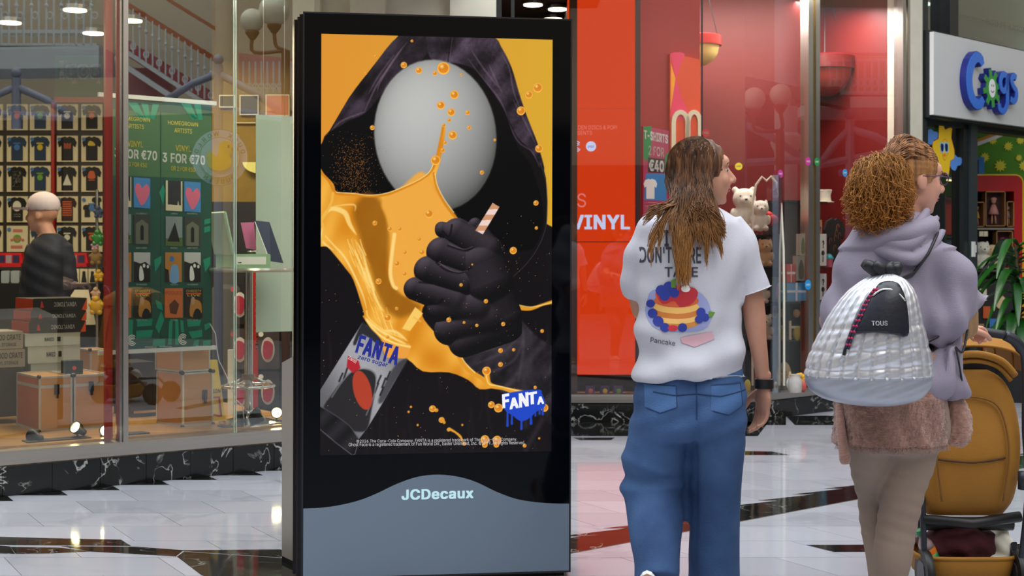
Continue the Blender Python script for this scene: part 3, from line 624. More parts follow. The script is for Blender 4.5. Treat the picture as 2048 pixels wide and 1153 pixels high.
# -------- the green double banner
BF = Frame(tuple(P(195, 0, 7.98))[:2] + (0,), math.atan2(0.45, 0.52))
M_teal = mat('banner_teal', (24, 84, 70), 0.6); M_green = mat('banner_green', (72, 112, 74), 0.6); M_strip = mat('banner_stripe', (22, 150, 118), 0.6)
M_yel = mat('print_yellow', (232, 214, 90), 0.5); M_wht = mat('print_white', (240, 240, 232), 0.5); M_rail = mat('white_rail', (228, 230, 222), 0.35)
t = thing('banner', 'green hanging double banner with 3 FOR 70 offer and rows of album covers', 'banner', tuple(BF.pt(*BF.px(325, 700), 0)))
def bp_(px, py, c=0.0): return BF.px(px, py, c)
tl, tr_, bl, br = bp_(197, 188), bp_(432, 208), bp_(197, 705), bp_(432, 697)
top = (tl[1] + tr_[1]) / 2; bot = (bl[1] + br[1]) / 2
mb = MB(); am = bp_(321, 450)[0]; ar = bp_(423, 450)[0]; al = bp_(218, 450)[0]
for (x0, x1) in ((al, am - .001), (am + .001, ar)):
 mb = MB(); n = 10
 for i in range(n):
  y0 = bot + (top - bot) * i / n; y1 = bot + (top - bot) * (i + 1) / n; mb.fbox(BF, x0, x1, y0, y1, -.004, 0)
 p_ = mb.build('panel', M_teal, t)
for (yy, nm) in ((top, 'rail'), (bot, 'rail')):
 mb = MB(); mb.fbox(BF, tl[0], br[0], yy - .012, yy + .012, -.012, .008); mb.build('rail', M_rail, t)
mb = MB(); a_w = bp_(212, 450)[0]; mb.fbox(BF, a_w - .012, al - .002, bot, top, -.003, 0); mb.build('panel_edge', M_rail, t)
mb = MB()
for (x0, x1) in ((al, am - .004), (am + .004, ar)): mb.fbox(BF, x0, x1, bp_(320, 355)[1], bp_(320, 225)[1], 0.0005, 0.0012)
mb.build('green_field', M_green, t)
mb = MB()
for xo in (0, 105):
 for q in (((255, 205), (275, 206), (290, 238), (280, 240)), ((282, 207), (296, 208), (300, 240), (292, 240)), ((305, 208), (318, 209), (308, 240), (300, 236)), ((268, 225), (278, 226), (292, 240), (284, 240))):
  if q[0][0] + xo < 400: mb.prism(BF, [bp_(x + xo, y) for x, y in q], 0.0012, 0.002)
for q in (((258, 640), (266, 640), (264, 685), (256, 688)), ((274, 640), (305, 638), (303, 652), (274, 654)), ((272, 662), (306, 660), (302, 676), (272, 677)), ((310, 655), (322, 622), (328, 640), (318, 668)), ((306, 680), (330, 678), (330, 694), (305, 692)),
          ((338, 642), (345, 642), (343, 690), (336, 690)), ((350, 640), (356, 640), (358, 690), (350, 690)), ((360, 640), (366, 642), (368, 665), (362, 665)), ((374, 642), (402, 640), (399, 652), (375, 654)), ((376, 664), (404, 660), (404, 674), (384, 678)), ((408, 650), (420, 645), (420, 655), (410, 662)), ((388, 682), (398, 680), (396, 696), (386, 696)), ((406, 682), (421, 680), (420, 693), (406, 694)),
          ((308, 520), (322, 512), (322, 525), (310, 545)), ((406, 520), (420, 514), (420, 530), (410, 545)), ((408, 455), (420, 452), (420, 463), (408, 466)), ((408, 440), (420, 437), (420, 447), (408, 450)), ((318, 385), (326, 370), (330, 380), (326, 410)), ((240, 660), (252, 656), (252, 672), (238, 674)), ((238, 640), (250, 636), (250, 648), (238, 650)), ((310, 600), (322, 605), (326, 622), (314, 616))):
 mb.prism(BF, [bp_(x, y) for x, y in q], 0.0012, 0.002)
mb.build('stripe_print', M_strip, t)
# lettering
my = MB(); mw = MB()
for xo, c0 in ((0, 366), (-96, 270)):
 dy = 0 if xo == 0 else -9
 L_ = lambda s, x0, x1, y0, y1, m_, b=0.0: text_px(m_, BF, s, (x0 + xo, y1 + dy), (x1 + xo, y1 + dy + (x1 - x0) * .075), (x0 + xo, y0 + dy), 0.003, b)
 L_('HOMEGROWN', 336, 396, 241, 249, my); L_('ARTISTS', 349, 384, 256, 265, my)
 L_('VINYL', 351, 382, 290, 302, my, .02); L_('OR 2 FOR €50', 342, 390, 332, 341, my, .02)
 L_('3 FOR €70', 325, 410, 305, 324, mw, .03)
my.build('lettering', M_yel, t).__setitem__('label', 'yellow lettering'); mw.build('lettering', M_wht, t).__setitem__('label', 'large white price lettering')
# album covers, generic pictures
def cover(par, fr, px0, py0, px1, py1, kind, c=0.002, sl=0.07):
 w = px1 - px0
 F_ = lambda u, v: fr.px(px0 + u * w, py0 + (1 - v) * (py1 - py0) + u * w * sl, c)
 def pl_(q, m_, c0, par_): m1 = MB(); m1.prism(fr, [F_(*z) for z in q], c + c0, c + c0 + .0008); return m1.build('print', m_, par_)
 base_c = {'heart': (70, 140, 205), 'win': (40, 44, 48), 'tent': (140, 150, 150), 'arch': (58, 62, 58), 'bw': (205, 205, 200), 'org': (214, 112, 52), 'man': (196, 130, 50), 'chr': (40, 26, 16)}[kind]
 m1 = MB(); m1.prism(fr, [F_(0, 0), F_(1, 0), F_(1, 1), F_(0, 1)], c, c + .003); o = m1.build('album_cover', mat('cover_' + kind, base_c, 0.5), par)
 if kind == 'heart': pl_(smooth_poly([(.5, .08), (.88, .4), (.95, .65), (.8, .8), (.6, .72), (.5, .66), (.38, .78), (.15, .78), (.07, .6), (.2, .35)], 4), mat('heart_pink', (232, 110, 140), 0.5), .003, o)
 elif kind == 'win': pl_([(0, 0), (1, 0), (1, .2), (0, .2)], M_card, .003, o); pl_([(0, .2), (.12, .2), (.12, 1), (0, 1)], M_card, .003, o); pl_([(.92, .2), (1, .2), (1, 1), (.92, 1)], M_card, .003, o); pl_([(.7, .2), (.8, .2), (.75, .35)], M_card, .0035, o)
 elif kind == 'tent': pl_([(0, 0), (1, 0), (1, .3), (0, .25)], mat('grass_print', (86, 108, 50), 0.6), .003, o); pl_([(.1, .15), (.85, .15), (.55, .8)], M_shirt[0], .004, o)
 elif kind == 'arch': pl_([(.12, .02), (.88, .02), (.88, .7), (.5, .85), (.12, .7)], mat('stone_print', (112, 116, 96), 0.6), .003, o); pl_([(.4, .15), (.6, .15), (.6, .6), (.5, .68), (.4, .6)], M_shirt[0], .004, o)
 elif kind == 'bw': pl_([(0, .0), (1, 0), (1, .55), (.7, .68), (.4, .62), (0, .7)], M_shirt[0], .003, o); pl_(smooth_poly([(.35, .05), (.6, .1), (.55, .4), (.42, .55), (.33, .4)], 3), M_wht, .004, o); pl_(circ(.62, .55, .08, .07, 10), M_wht, .004, o); pl_(circ(.85, .52, .07, .06, 10), M_wht, .004, o)
 elif kind == 'man': pl_([(0, 0), (.25, 0), (.2, .4), (0, .45)], M_shirt[0], .003, o); pl_(smooth_poly([(.3, .0), (.8, .0), (.78, .45), (.6, .6), (.35, .5)], 3), mat('denim_print', (120, 170, 215), 0.5), .003, o); pl_(circ(.4, .78, .14, .1, 10), M_inks[5], .004, o)
 elif kind == 'org':
  pl_([(.3, .15), (.65, .12), (.8, .45), (.55, .62), (.25, .45)], mat('sepia_print', (92, 50, 24), 0.6), .003, o)
  m1 = MB(); text_q(m1, 'POGUES', lambda u, v: fr.pt(*F_(.05 + .9 * u, .78 + .12 * v), c + .004)); m1.build('lettering', mat('sepia_print2', (170, 60, 30), 0.6), o)
 elif kind == 'chr':
  pl_(smooth_poly([(.3, .05), (.9, .1), (.9, .5), (.6, .62), (.35, .6)], 3), mat('gold_print', (190, 130, 50), 0.6), .003, o); pl_(smooth_poly([(.45, .0), (.9, .0), (.85, .25), (.6, .3)], 3), M_shirt[0], .004, o); pl_(circ(.45, .58, .12, .14, 12), mat('toy_skin', (190, 150, 120), 0.6), .004, o)
  m1 = MB(); text_q(m1, 'CHRISTY', lambda u, v: fr.pt(*F_(.08 + .84 * u, .86 + .09 * v), c + .004), .02); text_q(m1, 'LIVE', lambda u, v: fr.pt(*F_(.15 + .7 * u, .73 + .06 * v), c + .004)); m1.build('lettering', M_yel, o)
  pl_([(.08, .8), (.92, .8), (.92, .84), (.08, .84)], mat('box_orange', (232, 84, 30), 0.45), .003, o)
 return o
for px0, kind, dy in ((254 - 14, 'win', -8), (267, 'heart', -6), (331, 'win', 0), (368, 'heart', 2)): cover(t, BF, px0, 361 + dy, px0 + (33 if px0 != 240 else 22), 421 + dy, kind)
for px0, kind, dy in ((240, 'tent', -5), (267, 'arch', -3), (331, 'tent', 0), (368, 'arch', 1)): cover(t, BF, px0, 433 + dy, px0 + (33 if px0 != 240 else 22), 492 + dy, kind, sl=.03)
for px0, kind, dy in ((240, 'man', 0), (267, 'bw', 0), (330, 'man', 0), (368, 'bw', 0)): cover(t, BF, px0, 505 + dy, px0 + (33 if px0 != 240 else 22), 564 + dy, kind, sl=.01)
for px0, kind, dy in ((240, 'org', 0), (267, 'chr', 0), (329, 'org', 0), (369, 'chr', 0)): cover(t, BF, px0, 577 + dy, px0 + (36 if px0 != 240 else 22), 636 + dy, kind, sl=-.0)
mw = MB()
for x in (283, 348, 385):
 for y, s in ((426, 'FONTAINES D.C.' if x != 348 else 'JUNGLE'), (495, 'DERMOT KENNEDY' if x != 348 else 'HOZIER'), (568, 'THE CRANBERRIES' if x != 348 else 'HOZIER'), (639, 'CHRISTY MOORE' if x != 348 else 'THE POGUES')):
  hw = 11 if x != 348 else 7; text_px(mw, BF, s, (x - hw, y + 3), (x + hw, y + 3), (x - hw, y), .003, .01, res=1)
def spiral_logo(m_, fr, px, py, r, c):
 for k, rr in enumerate((1.0, .7, .4)):
  pts = circ(0, 0, rr * r, n=16, t0=40 if k == 0 else 20, t1=330); pin = circ(0, 0, (rr - .16) * r, n=16, t0=40 if k == 0 else 20, t1=330)
  q = [fr.px(px + x, py - y * 1.25, c) for x, y in pts] + [fr.px(px + x, py - y * 1.25, c) for x, y in pin[::-1]]
  m_.add([fr.pt(a, b, c) for a, b in q], [(i, i + 1, len(q) - 2 - i, len(q) - 1 - i) for i in range(len(pts) - 1)])
spiral_logo(mw, BF, 264, 681, 9, .003); spiral_logo(mw, BF, 366, 679, 9, .003)
text_px(mw, BF, 'While Stocks Last', (290, 696), (313, 696), (290, 693), .003, res=1); text_px(mw, BF, 'See Instore/Online', (319, 695), (344, 695), (319, 692), .003, res=1); text_px(mw, BF, 'While Stocks Last', (392, 694), (414, 694), (392, 691), .003, res=1)
mw.build('small_print', M_wht, t)
mb = MB(); mb.tube([P(420, 648, 8.4), P(431, 668, 8.42), P(434, 700, 8.45), P(438, 722, 8.45), P(452, 750, 8.45), P(462, 775, 8.4), P(472, 800, 8.4), P(485, 812, 8.4), P(488, 838, 8.5)], 0.003, 6)
o = mb.build('power_cable', M_rail); tag(o, 'thin white cable trailing from the banner to the display floor', 'cable')
# -------- bar table, turntable, record sleeves
TC = P(497, 540, 8.62); zt = 1.19
t = thing('bar_table', 'chrome bar table with round top and foot ring', 'table', (TC.x, TC.y, 0.25))
c0 = Vector((TC.x, TC.y, 0))
mb = MB(); mb.lathe(c0, [(0.27, zt - .024), (0.275, zt - .012), (0.27, zt)], 40); mb.build('tabletop', mat('silver_top', (190, 186, 176), 0.22, 0.6), t, True, auto=30)
mb = MB(); mb.tube([c0 + Vector((0, 0, .27)), c0 + Vector((0, 0, zt - .02))], 0.026, 16); mb.build('pole', M_chrome, t, True, auto=50)
mb = MB(); mb.lathe(c0 + Vector((0, 0, .25)), [(0.18, 0), (0.178, 0.008), (0.10, 0.03), (0.045, 0.055), (0.03, 0.08)], 36); mb.build('base', M_chrome, t, True, auto=50)
mb = MB(); mb.tube([c0 + Vector((.155 * math.cos(k / 28 * 2 * math.pi), .155 * math.sin(k / 28 * 2 * math.pi), .475)) for k in range(29)], 0.009, 8, cap=False); mb.build('foot_ring', M_chrome, t, True)
for k in range(4):
 th = .5 + k * math.pi / 2; mb = MB(); mb.tube([c0 + Vector((.03 * math.cos(th), .03 * math.sin(th), .525)), c0 + Vector((.155 * math.cos(th), .155 * math.sin(th), .475))], 0.007, 8); mb.build('ring_arm', M_chrome, t, True)
mb = MB(); mb.lathe(c0, [(0.04, .515), (0.04, .545)], 20); mb.build('collar', mat('brass_collar', (150, 120, 80), 0.3, 0.8), t)
M_mint = mat('mint_vinyl', (150, 186, 150), 0.4); M_mintd = mat('mint_lining', (160, 182, 158), 0.7)
TF = Frame(tuple(P(467, 530, 8.46))[:2] + (0,), math.radians(35))
wT = TF.px(541, 528)[0]
t = thing('record_player', 'mint green suitcase record player with open lid on the bar table', 'record player', tuple(TF.pt(.1, zt, -.12)))
mb = MB(); mb.rbox(TF, 0, wT, zt, zt + .085, -.26, 0, .008); mb.build('case', M_mint, t)
mb = MB(); mb.rbox(TF, .02, wT - .03, zt + .022, zt + .068, 0, .002, .004); mb.build('speaker_grille', mat('grille_white', (228, 230, 224), 0.5), t)
mb = MB(); mb.fbox(TF, .028, .05, zt + .03, zt + .036, .002, .003); mb.build('badge', M_ink, t)
mb = MB(); mb.lathe(TF.pt(.1, zt + .086, -.13), [(0.075, 0), (0.075, .01)], 24); mb.build('platter', M_rubber, t)
mb = MB(); mb.tube([TF.pt(.19, zt + .1, -.2), TF.pt(.19, zt + .105, -.08), TF.pt(.16, zt + .1, -.05)], .004, 6); mb.lathe(TF.pt(.19, zt + .085, -.2), [(0.014, 0), (0.014, .02)], 10); mb.build('tone_arm', M_chrome, t)
# lid: hinged on the left, leaning back to the left
def lidbox(mb, p0, up, along, th, thick):
 n_ = Vector(th).normalized() * thick; mb.hexa([p0, p0 + along, p0 + along + n_, p0 + n_, p0 + up, p0 + up + along, p0 + up + along + n_, p0 + up + n_])
p0 = TF.pt(0.0, zt + .087, 0.0); upv = P(453, 421, 8.46) - P(470, 503, 8.46); alo = TF.n * -0.26
mb = MB(); lidbox(mb, p0, upv, alo, -TF.u, .012); mb.build('lid', M_mintd, t)
mb = MB()
for a_, l_ in ((p0, upv), (p0 + alo, upv)): mb.tube([a_, a_ + l_], .009, 6)
mb.tube([p0 + upv, p0 + upv + alo], .009, 6); mb.tube([p0, p0 + alo], .009, 6); mb.build('lid_rim', M_mint, t)
mb = MB(); q = [P(420, 500, 8.66), P(468, 500, 8.6), P(462, 462, 8.62), P(420, 470, 8.68)]; 
for lb, q, m_, nm in (('dark blue and white record sleeve leaning on the record player', [P(540, 523, 8.62), P(566, 527, 8.72), P(538, 445, 8.74), P(509, 442, 8.68)], mat('sleeve_navy', (44, 52, 78), 0.35), 'sleeve'),
                      ('pink record sleeve behind the record player', [P(492, 497, 8.72), P(512, 500, 8.78), P(507, 445, 8.8), P(481, 446, 8.74)], mat('sleeve_pink', (206, 110, 150), 0.4), 'sleeve')):
 nrm = (q[1] - q[0]).cross(q[3] - q[0]).normalized() * .004; ctr = sum(q, Vector()) / 4
 t2 = thing('record_sleeve', lb, 'record', (ctr.x, ctr.y, zt), 'record sleeves on the bar table')
 mb = MB(); mb.hexa([v for v in q] + [v + nrm for v in q]) if nrm.y > 0 else mb.hexa([v + nrm for v in q] + [v for v in q]); mb.build('cover', m_, t2)
 f_ = lambda u, v: q[0] + (q[1] - q[0]) * u + (q[3] - q[0]) * v
 s_ = -.001 if nrm.y > 0 else .001
 if 'navy' in m_.name:
  mb = MB(); mb.add([f_(u, v) + Vector((0, -.008, 0)) for u, v in ((.0, .05), (.12, .05), (.12, .98), (0, .98))], [(0, 1, 2, 3)]); mb.add([f_(u, v) + Vector((0, -.008, 0)) for u, v in smooth_poly([(.5, .25), (.8, .4), (.7, .75), (.45, .85), (.35, .6)], 3)], [tuple(range(15))]); mb.build('print', M_wht, t2)
# milky glass sheet standing behind the table
PF = Frame(tuple(P(512, 0, 8.95))[:2] + (0,), math.radians(30))
a1_ = PF.px(584, 450)[0]; z1_ = PF.px(548, 231)[1]; z0_ = PF.px(548, 664)[1]
mb = MB(); mb.fbox(PF, 0, a1_, z0_, z1_, -.006, 0); o = mb.build('frosted_panel', glass_mat('milky_panel', (0.9, 1, .92), .05, .6, 0.1, 0.80, (205, 218, 196)), None, loc=PF.pt(a1_ / 2, z0_, 0)); tag(o, 'tall milky glass sheet hanging behind the bar table', 'panel'); fp = o
for x_ in (.05, a1_ - .05): mb = MB(); mb.tube([PF.pt(x_, z1_ - .01, -.003), PF.pt(x_, 3.15, -.003)], .002, 5); mb.build('wire', M_chrome, fp)
for x0, x1, nm, lb in ((553, 557, 'post', 'slim pale upright by the foot of the milky sheet'), ):
 pass
mb = MB(); q = P(459, 790, 9.05); mb.box(q.x - .012, q.x + .022, q.y, q.y + .03, .25, 1.27 - (700 - 510) / 314); o = mb.build('shelf_upright', M_rail); tag(o, 'short white shelf upright behind the yellow sign', 'post')
# red and black product racks behind
RK = Frame((-2.6, 10.19, 0), 0.0)
t = thing('product_rack', 'tall black and red rack of blister packs behind the bar table', 'rack', tuple(RK.pt(.75, 0, 0)))
mb = MB(); cbx(mb, 500, 516, 540, 860, 0, .02, RK); mb.build('red_strip', M_red, t)
for j, (px, py) in enumerate(((480, 610), (480, 700), (480, 790), (536, 700), (536, 785), (480, 850))):
 a_, b_ = RK.px(px, py, .03); mb = MB(); mb.rbox(RK, a_ - .07, a_ + .08, b_ - .14, b_ + .15, 0, .03, .02); pk = mb.build('blister_pack', [mat('pack_black', (34, 26, 28), 0.4), mat('pack_grey', (70, 62, 66), 0.4)][j % 2], t)
 mb = MB(); mb.prism(RK, circ(a_, b_, .048, .09, 20), .03, .036); mb.build('window_oval', mat('pack_white', (214, 208, 204), 0.4), pk)
 mb = MB(); mb.prism(RK, smooth_poly([(a_ - .03, b_ - .05), (a_ + .02, b_ - .06), (a_ + .035, b_ + .04), (a_ - .025, b_ + .06)], 3), .036, .05); mb.build('product', mat('pack_crimson' if j % 2 == 1 else 'pack_red', (170, 30, 60), 0.4), pk)
 mb = MB(); mb.prism(RK, circ(a_ - .05, b_ + .11, .018, n=12), .03, .034); mb.build('sticker', M_red if j < 3 else M_wht, pk)
mw = MB(); text_q(mw, 'PLAY IT LOUD', lambda u, v: RK.pt(RK.px(512, 0)[0] + v * .02, RK.px(0, 560)[1] - u * .5, .022), .02); mw.build('lettering', M_wht, t)
# posters along the top of the ochre wall
for j, (x0, x1, y0, y1, m_, lb) in enumerate(((479, 517, 190, 230, mat('poster_dark', (60, 54, 56), 0.6), 'dark framed print on the ochre wall'), (531, 579, 189, 232, mat('poster_orange', (200, 120, 70), 0.6), 'orange framed print on the ochre wall nearest the black screen'), (438, 470, 190, 215, mat('poster_olive', (90, 80, 50), 0.6), 'olive framed print on the ochre wall'))):
 WFp = Frame((-2.6, 10.29, 0), 0.0); a_, b_ = WFp.px((x0 + x1) / 2, y1, .0)
 t = thing('framed_print', lb, 'poster', tuple(WFp.pt(a_, b_, 0)), 'framed prints on the ochre wall')
 mb = MB(); cbx(mb, x0, x1, y0, y1, 0, .02, WFp); mb.build('frame', M_card, t); mb = MB(); cbx(mb, x0 + 2, x1 - 2, y0 + 2, y1 - 2, .02, .022, WFp); mb.build('picture', m_, t)
mb = MB(); WFp = Frame((-2.6, 10.29, 0), 0.0); a_, b_ = WFp.px(520, 325, .02); mb.prism(WFp, [(x, y) for x, y in circ(a_, b_, .12, .08, 20, 180, 360)], 0, .05); o = mb.build('wall_lamp', mat('lamp_yellow', (225, 215, 120), 0.5), None, loc=WFp.pt(a_, b_, 0)); tag(o, 'yellow half-round shade low on the ochre wall', 'lamp')
mb = MB(); 
for y in (245, ): cbx(mb, 470, 512, y, y + 1.5, 0, .02, WFp)
o = mb.build('picture_rail', M_card); tag(o, 'thin pale rail on the ochre wall above the yellow shade', 'rail')
# yellow sign
YF = Frame(tuple(P(421, 830, 8.75))[:2] + (0,), math.radians(24))
t = thing('floor_sign', 'yellow folding caution floor sign half hidden by the record cases', 'sign', (YF.o.x, YF.o.y, .25))
M_sy = mat('sign_yellow', (236, 206, 24), 0.4)
for s in (0, 1):
 mb = MB(); th = .16
 q = [(-.08, .25), (.085, .25), (.045, .62), (-.06, .62)]
 mb.hexa([YF.pt(a, b, (-.02 if b > .5 else .04) * (1 if s == 0 else -1) - (.06 if s else 0)) for a, b in q] + [YF.pt(a, b, (-.02 if b > .5 else .04) * (1 if s == 0 else -1) + .006 - (.06 if s else 0)) for a, b in q]); pn = mb.build('panel', M_sy, t)
 if s == 0:
  mb = MB(); text_q(mb, 'CAUTION', lambda u, v: YF.pt(-.06 + u * .115, .42 + .025 * v, .03), .02); mb.build('lettering', M_ink, pn)
  mb = MB(); mb.add([YF.pt(a, b, .042) for a, b in ((-.03, .29), (.065, .27), (.05, .4), (.0, .4))] + [YF.pt(a, b, .042) for a, b in ((-.015, .3), (.05, .285), (.04, .39), (.008, .39))], [(0, 1, 5, 4), (1, 2, 6, 5), (2, 3, 7, 6), (3, 0, 4, 7)]); mb.build('pictogram', M_red, pn)
# ================================================================ BETWEEN THE SHOPS
mb = MB()
yw = 9.4
for (x0, x1, dd) in ((585, 640, 0), (640, 700, .12), (700, 770, 0), (770, 900, .12), (900, 992, 0)):
 a, b = P(x0, 0, yw).x, P(x1, 0, yw).x; mb.box(a, b, yw + dd, yw + .5, 0, 4.3)
struct('wall_pier', mb, M_cream, None, 'cream stepped pier rising behind the tall screen')
mb = MB(); mb.box(P(992, 0, 9.5).x, .62, 13.0, 13.2, 0, 4.2); mb.box(P(992, 0, 9.5).x - .1, P(992, 0, 9.5).x, 9.9, 13.2, 0, 4.2); mb.box(P(992, 0, 9.5).x, .7, 9.9, 13.2, 3.3, 3.4); mb.box(.44, .5, 10.9, 13.2, 0, 4.2)
struct('wall_entrance', mb, mat('brown_interior', (84, 62, 40), 0.7), None, 'brown entrance recess behind the tall screen')
mb = MB(); mb.box(P(992, 0, 9.6).x, P(1003, 0, 9.6).x, 9.6, 9.7, 0, 4.2); mb.box(P(1022, 0, 9.6).x, P(1029, 0, 9.6).x, 9.6, 9.7, 0, 4.2); struct('trim_7', mb, M_rubber, None, 'black door frame uprights behind the tall screen')
for k, (px, py) in enumerate(((1066, 0), (1115, 9), (1106, 29))):
 d = (3.3 - CH) * FPX / (HY - py); p = P(px, py, d); t = thing('ceiling_lamp', 'round downlight in the dark entrance, ' + ['cut by the picture top', 'nearest the red wall', 'lowest and smallest'][k], 'lamp', (p.x, p.y, 3.27), 'downlights in the dark entrance')
 mb = MB(); mb.lathe((p.x, p.y, 3.262), [(.09, 0), (.09, .03)], 20); mb.build('housing', M_alu, t); mb = MB(); mb.lathe((p.x, p.y, 3.255), [(.075, 0), (.075, .006)], 20); mb.build('diffuser', emis('warm_lamp', (255, 245, 215), 5.0), t)
# ================================================================ THE SCREEN
KF = Frame((-0.8067, 5.45, 0), math.radians(8.6), -0.0030)
k_tl = KF.px(603, 22); k_tr = KF.px(1144, 40); KW = k_tr[0]; KT = (k_tl[1] + k_tr[1]) / 2; KB = KF.px(1143, 1147)[1]
KB = 0.022
kiosk = thing('advertising_screen', 'tall black digital advertising screen with hooded figure poster', 'screen', tuple(KF.pt(KW / 2, 0, -.1)))
M_kb = mat('gloss_black', (4, 5, 8), 0.06, 0, spec=0.18); M_kd = mat('satin_black', (9, 9, 11), 0.25); M_kg = mat('grey_glass', (112, 127, 142), 0.12, spec=0.3)
M_kc = mat('dark_chrome', (48, 44, 46), 0.12, 1.0)
# glass face is a frame around the picture
s_tl, s_tr, s_br, s_bl = KF.px(642, 66), KF.px(1105, 81), KF.px(1103, 906), KF.px(641, 909)
sx0 = (s_tl[0] + s_bl[0]) / 2; sx1 = (s_tr[0] + s_br[0]) / 2; sz1 = (s_tl[1] + s_tr[1]) / 2; sz0 = (s_bl[1] + s_br[1]) / 2
mb = MB(); e = 0.0
mb.fbox(KF, 0, sx0, sz0, sz1, -.03, 0); mb.fbox(KF, sx1, KW, sz0, sz1, -.03, 0); mb.fbox(KF, 0, KW, sz1, KT, -.03, 0); mb.fbox(KF, 0, KW, KB, sz0, -.03, 0)
mb.build('front_glass', M_kb, kiosk)
mb = MB(); r_ = .004
for (x0, x1, b0, b1) in ((0, r_, KB, KT), (KW - r_, KW, KB, KT), (0, KW, KT - r_, KT), (0, KW, KB, KB + r_)): mb.fbox(KF, x0 - .001, x1 + .001, b0 - .001, b1 + .001, -.031, .0012)
mb.build('glass_edge', mat('edge_grey', (46, 48, 52), 0.2, 0.5), kiosk)
wave = [(603, 1018), (640, 1016.5), (680, 1011), (720, 1001), (755, 987), (795, 968), (835, 954.5), (877, 950), (920, 955), (955, 966), (990, 983), (1030, 998), (1070, 1005), (1110, 1007.8), (1143, 1008)]
wv = smooth_poly([KF.px(*p) for p in wave], 4, False); wv[0] = (.006, wv[0][1]); wv[-1] = (KW - .006, wv[-1][1])
mb = MB(); mb.prism(KF, [(.006, KB + .006), (KW - .006, KB + .006)] + wv[::-1], 0, .0012); mb.build('lower_panel', M_kg, kiosk)
mb = MB(); text_px(mb, KF, 'JCDecaux', (803, 1001), (947, 997.5), (803, 980), .0022, .035, res=5); mb.build('lettering', emis('sign_glow', (190, 228, 236), 1.0), kiosk)
mb = MB(); mb.fbox(KF, -.014, KW + .004, KB, KT - .004, -.055, -.036); mb.build('chrome_band', M_kc, kiosk)
mb = MB(); mb.fbox(KF, -.006, KW, KB, KT - .003, -.036, -.03); mb.fbox(KF, -.022, KW + .01, KB, KT - .01, -.066, -.058); mb.build('seam', M_kd, kiosk)
mb = MB(); mb.fbox(KF, -.034, KW + .012, KB + .01, KT - .02, -.2, -.066); mb.build('chassis', M_kc, kiosk)
mb = MB(); mb.fbox(KF, .02, KW - .02, 0.0, KB + .02, -.18, -.03); mb.build('plinth', M_rubber, kiosk)
CAB = thing('cabinet', 'beige metal cabinet with sloping top behind the tall black screen', 'cabinet', (-.6, 5.85, 0))
mb = MB(); q = [(-.835, 5.70), (-.955, 5.90), (-.2, 6.05), (-.15, 5.85)]; zt_ = [.885, .822, .822, .885]
mb.hexa([(x, y, 0.02) for x, y in q[::-1]] + [(x, y, z) for (x, y), z in zip(q[::-1], zt_[::-1])]); mb.build('body', mat('beige_metal', (178, 170, 158), 0.35, 0.2), CAB)
mb = MB(); mb.hexa([(x, y, 0.0) for x, y in q[::-1]] + [(x, y, .02) for x, y in q[::-1]]); mb.build('foot', M_rubber, CAB)
# ---------------- the picture on the screen, computed point by point
NX, NY = 440, 800
GX, GY = np.meshgrid(np.linspace(0, 1, NX), np.linspace(0, 1, NY))
PXg = 641.5 + GX * (1104 - 641.5); PYg = 66 + GY * (908 - 66) + GX * (14 * (1 - GY) - 3 * GY)
IMG = np.zeros((NY, NX, 3))
IMG[:] = np.array([222, 145, 46.]) + GX[..., None] * np.array([-6, 20, 0.]) + GY[..., None] * np.array([6, 6, 4.])
def box_of(pts, pad):
 p = np.array(pts); x0, y0 = p.min(0) - pad; x1, y1 = p.max(0) + pad
 i0 = int(np.clip((x0 - 641.5) / 462.5 * NX - 2, 0, NX)); i1 = int(np.clip((x1 - 641.5) / 462.5 * NX + 3, 0, NX))
 j0 = int(np.clip((y0 - 80) / 842 * NY - 4, 0, NY)); j1 = int(np.clip((y1 - 62) / 842 * NY + 6, 0, NY))
 return (slice(j0, j1), slice(i0, i1))
def sdf(poly, X, Y):
 d = np.full(X.shape, 1e9); ins = np.zeros(X.shape, bool); n = len(poly)
 for i in range(n):
  ax_, ay = poly[i]; bx_, by = poly[(i + 1) % n]; ex, ey = bx_ - ax_, by - ay; L2 = ex * ex + ey * ey + 1e-9
  wx, wy = X - ax_, Y - ay; t_ = np.clip((wx * ex + wy * ey) / L2, 0, 1); d = np.minimum(d, (wx - t_ * ex) ** 2 + (wy - t_ * ey) ** 2)
  c_ = ((ay > Y) != (by > Y)); xx = ex * (Y - ay) / (ey if abs(ey) > 1e-9 else 1e-9) + ax_; ins ^= (c_ & (X < xx))
 return np.where(ins, -np.sqrt(d), np.sqrt(d))
def blend(sl, m_, col): IMG[sl] = IMG[sl] * (1 - m_[..., None]) + np.asarray(col, float) * m_[..., None]
def fill(poly, col, soft=0.8, alpha=1.0, smooth=5, fn=None):
 if smooth: poly = smooth_poly(poly, smooth)
 sl = box_of(poly, soft * 2 + 2); X, Y = PXg[sl], PYg[sl]; d = sdf(poly, X, Y); m_ = np.clip(0.5 - d / (2 * soft), 0, 1); m_ = m_ * m_ * (3 - 2 * m_) * alpha
 if fn is not None: col = fn(X, Y, d)
 blend(sl, m_, col)
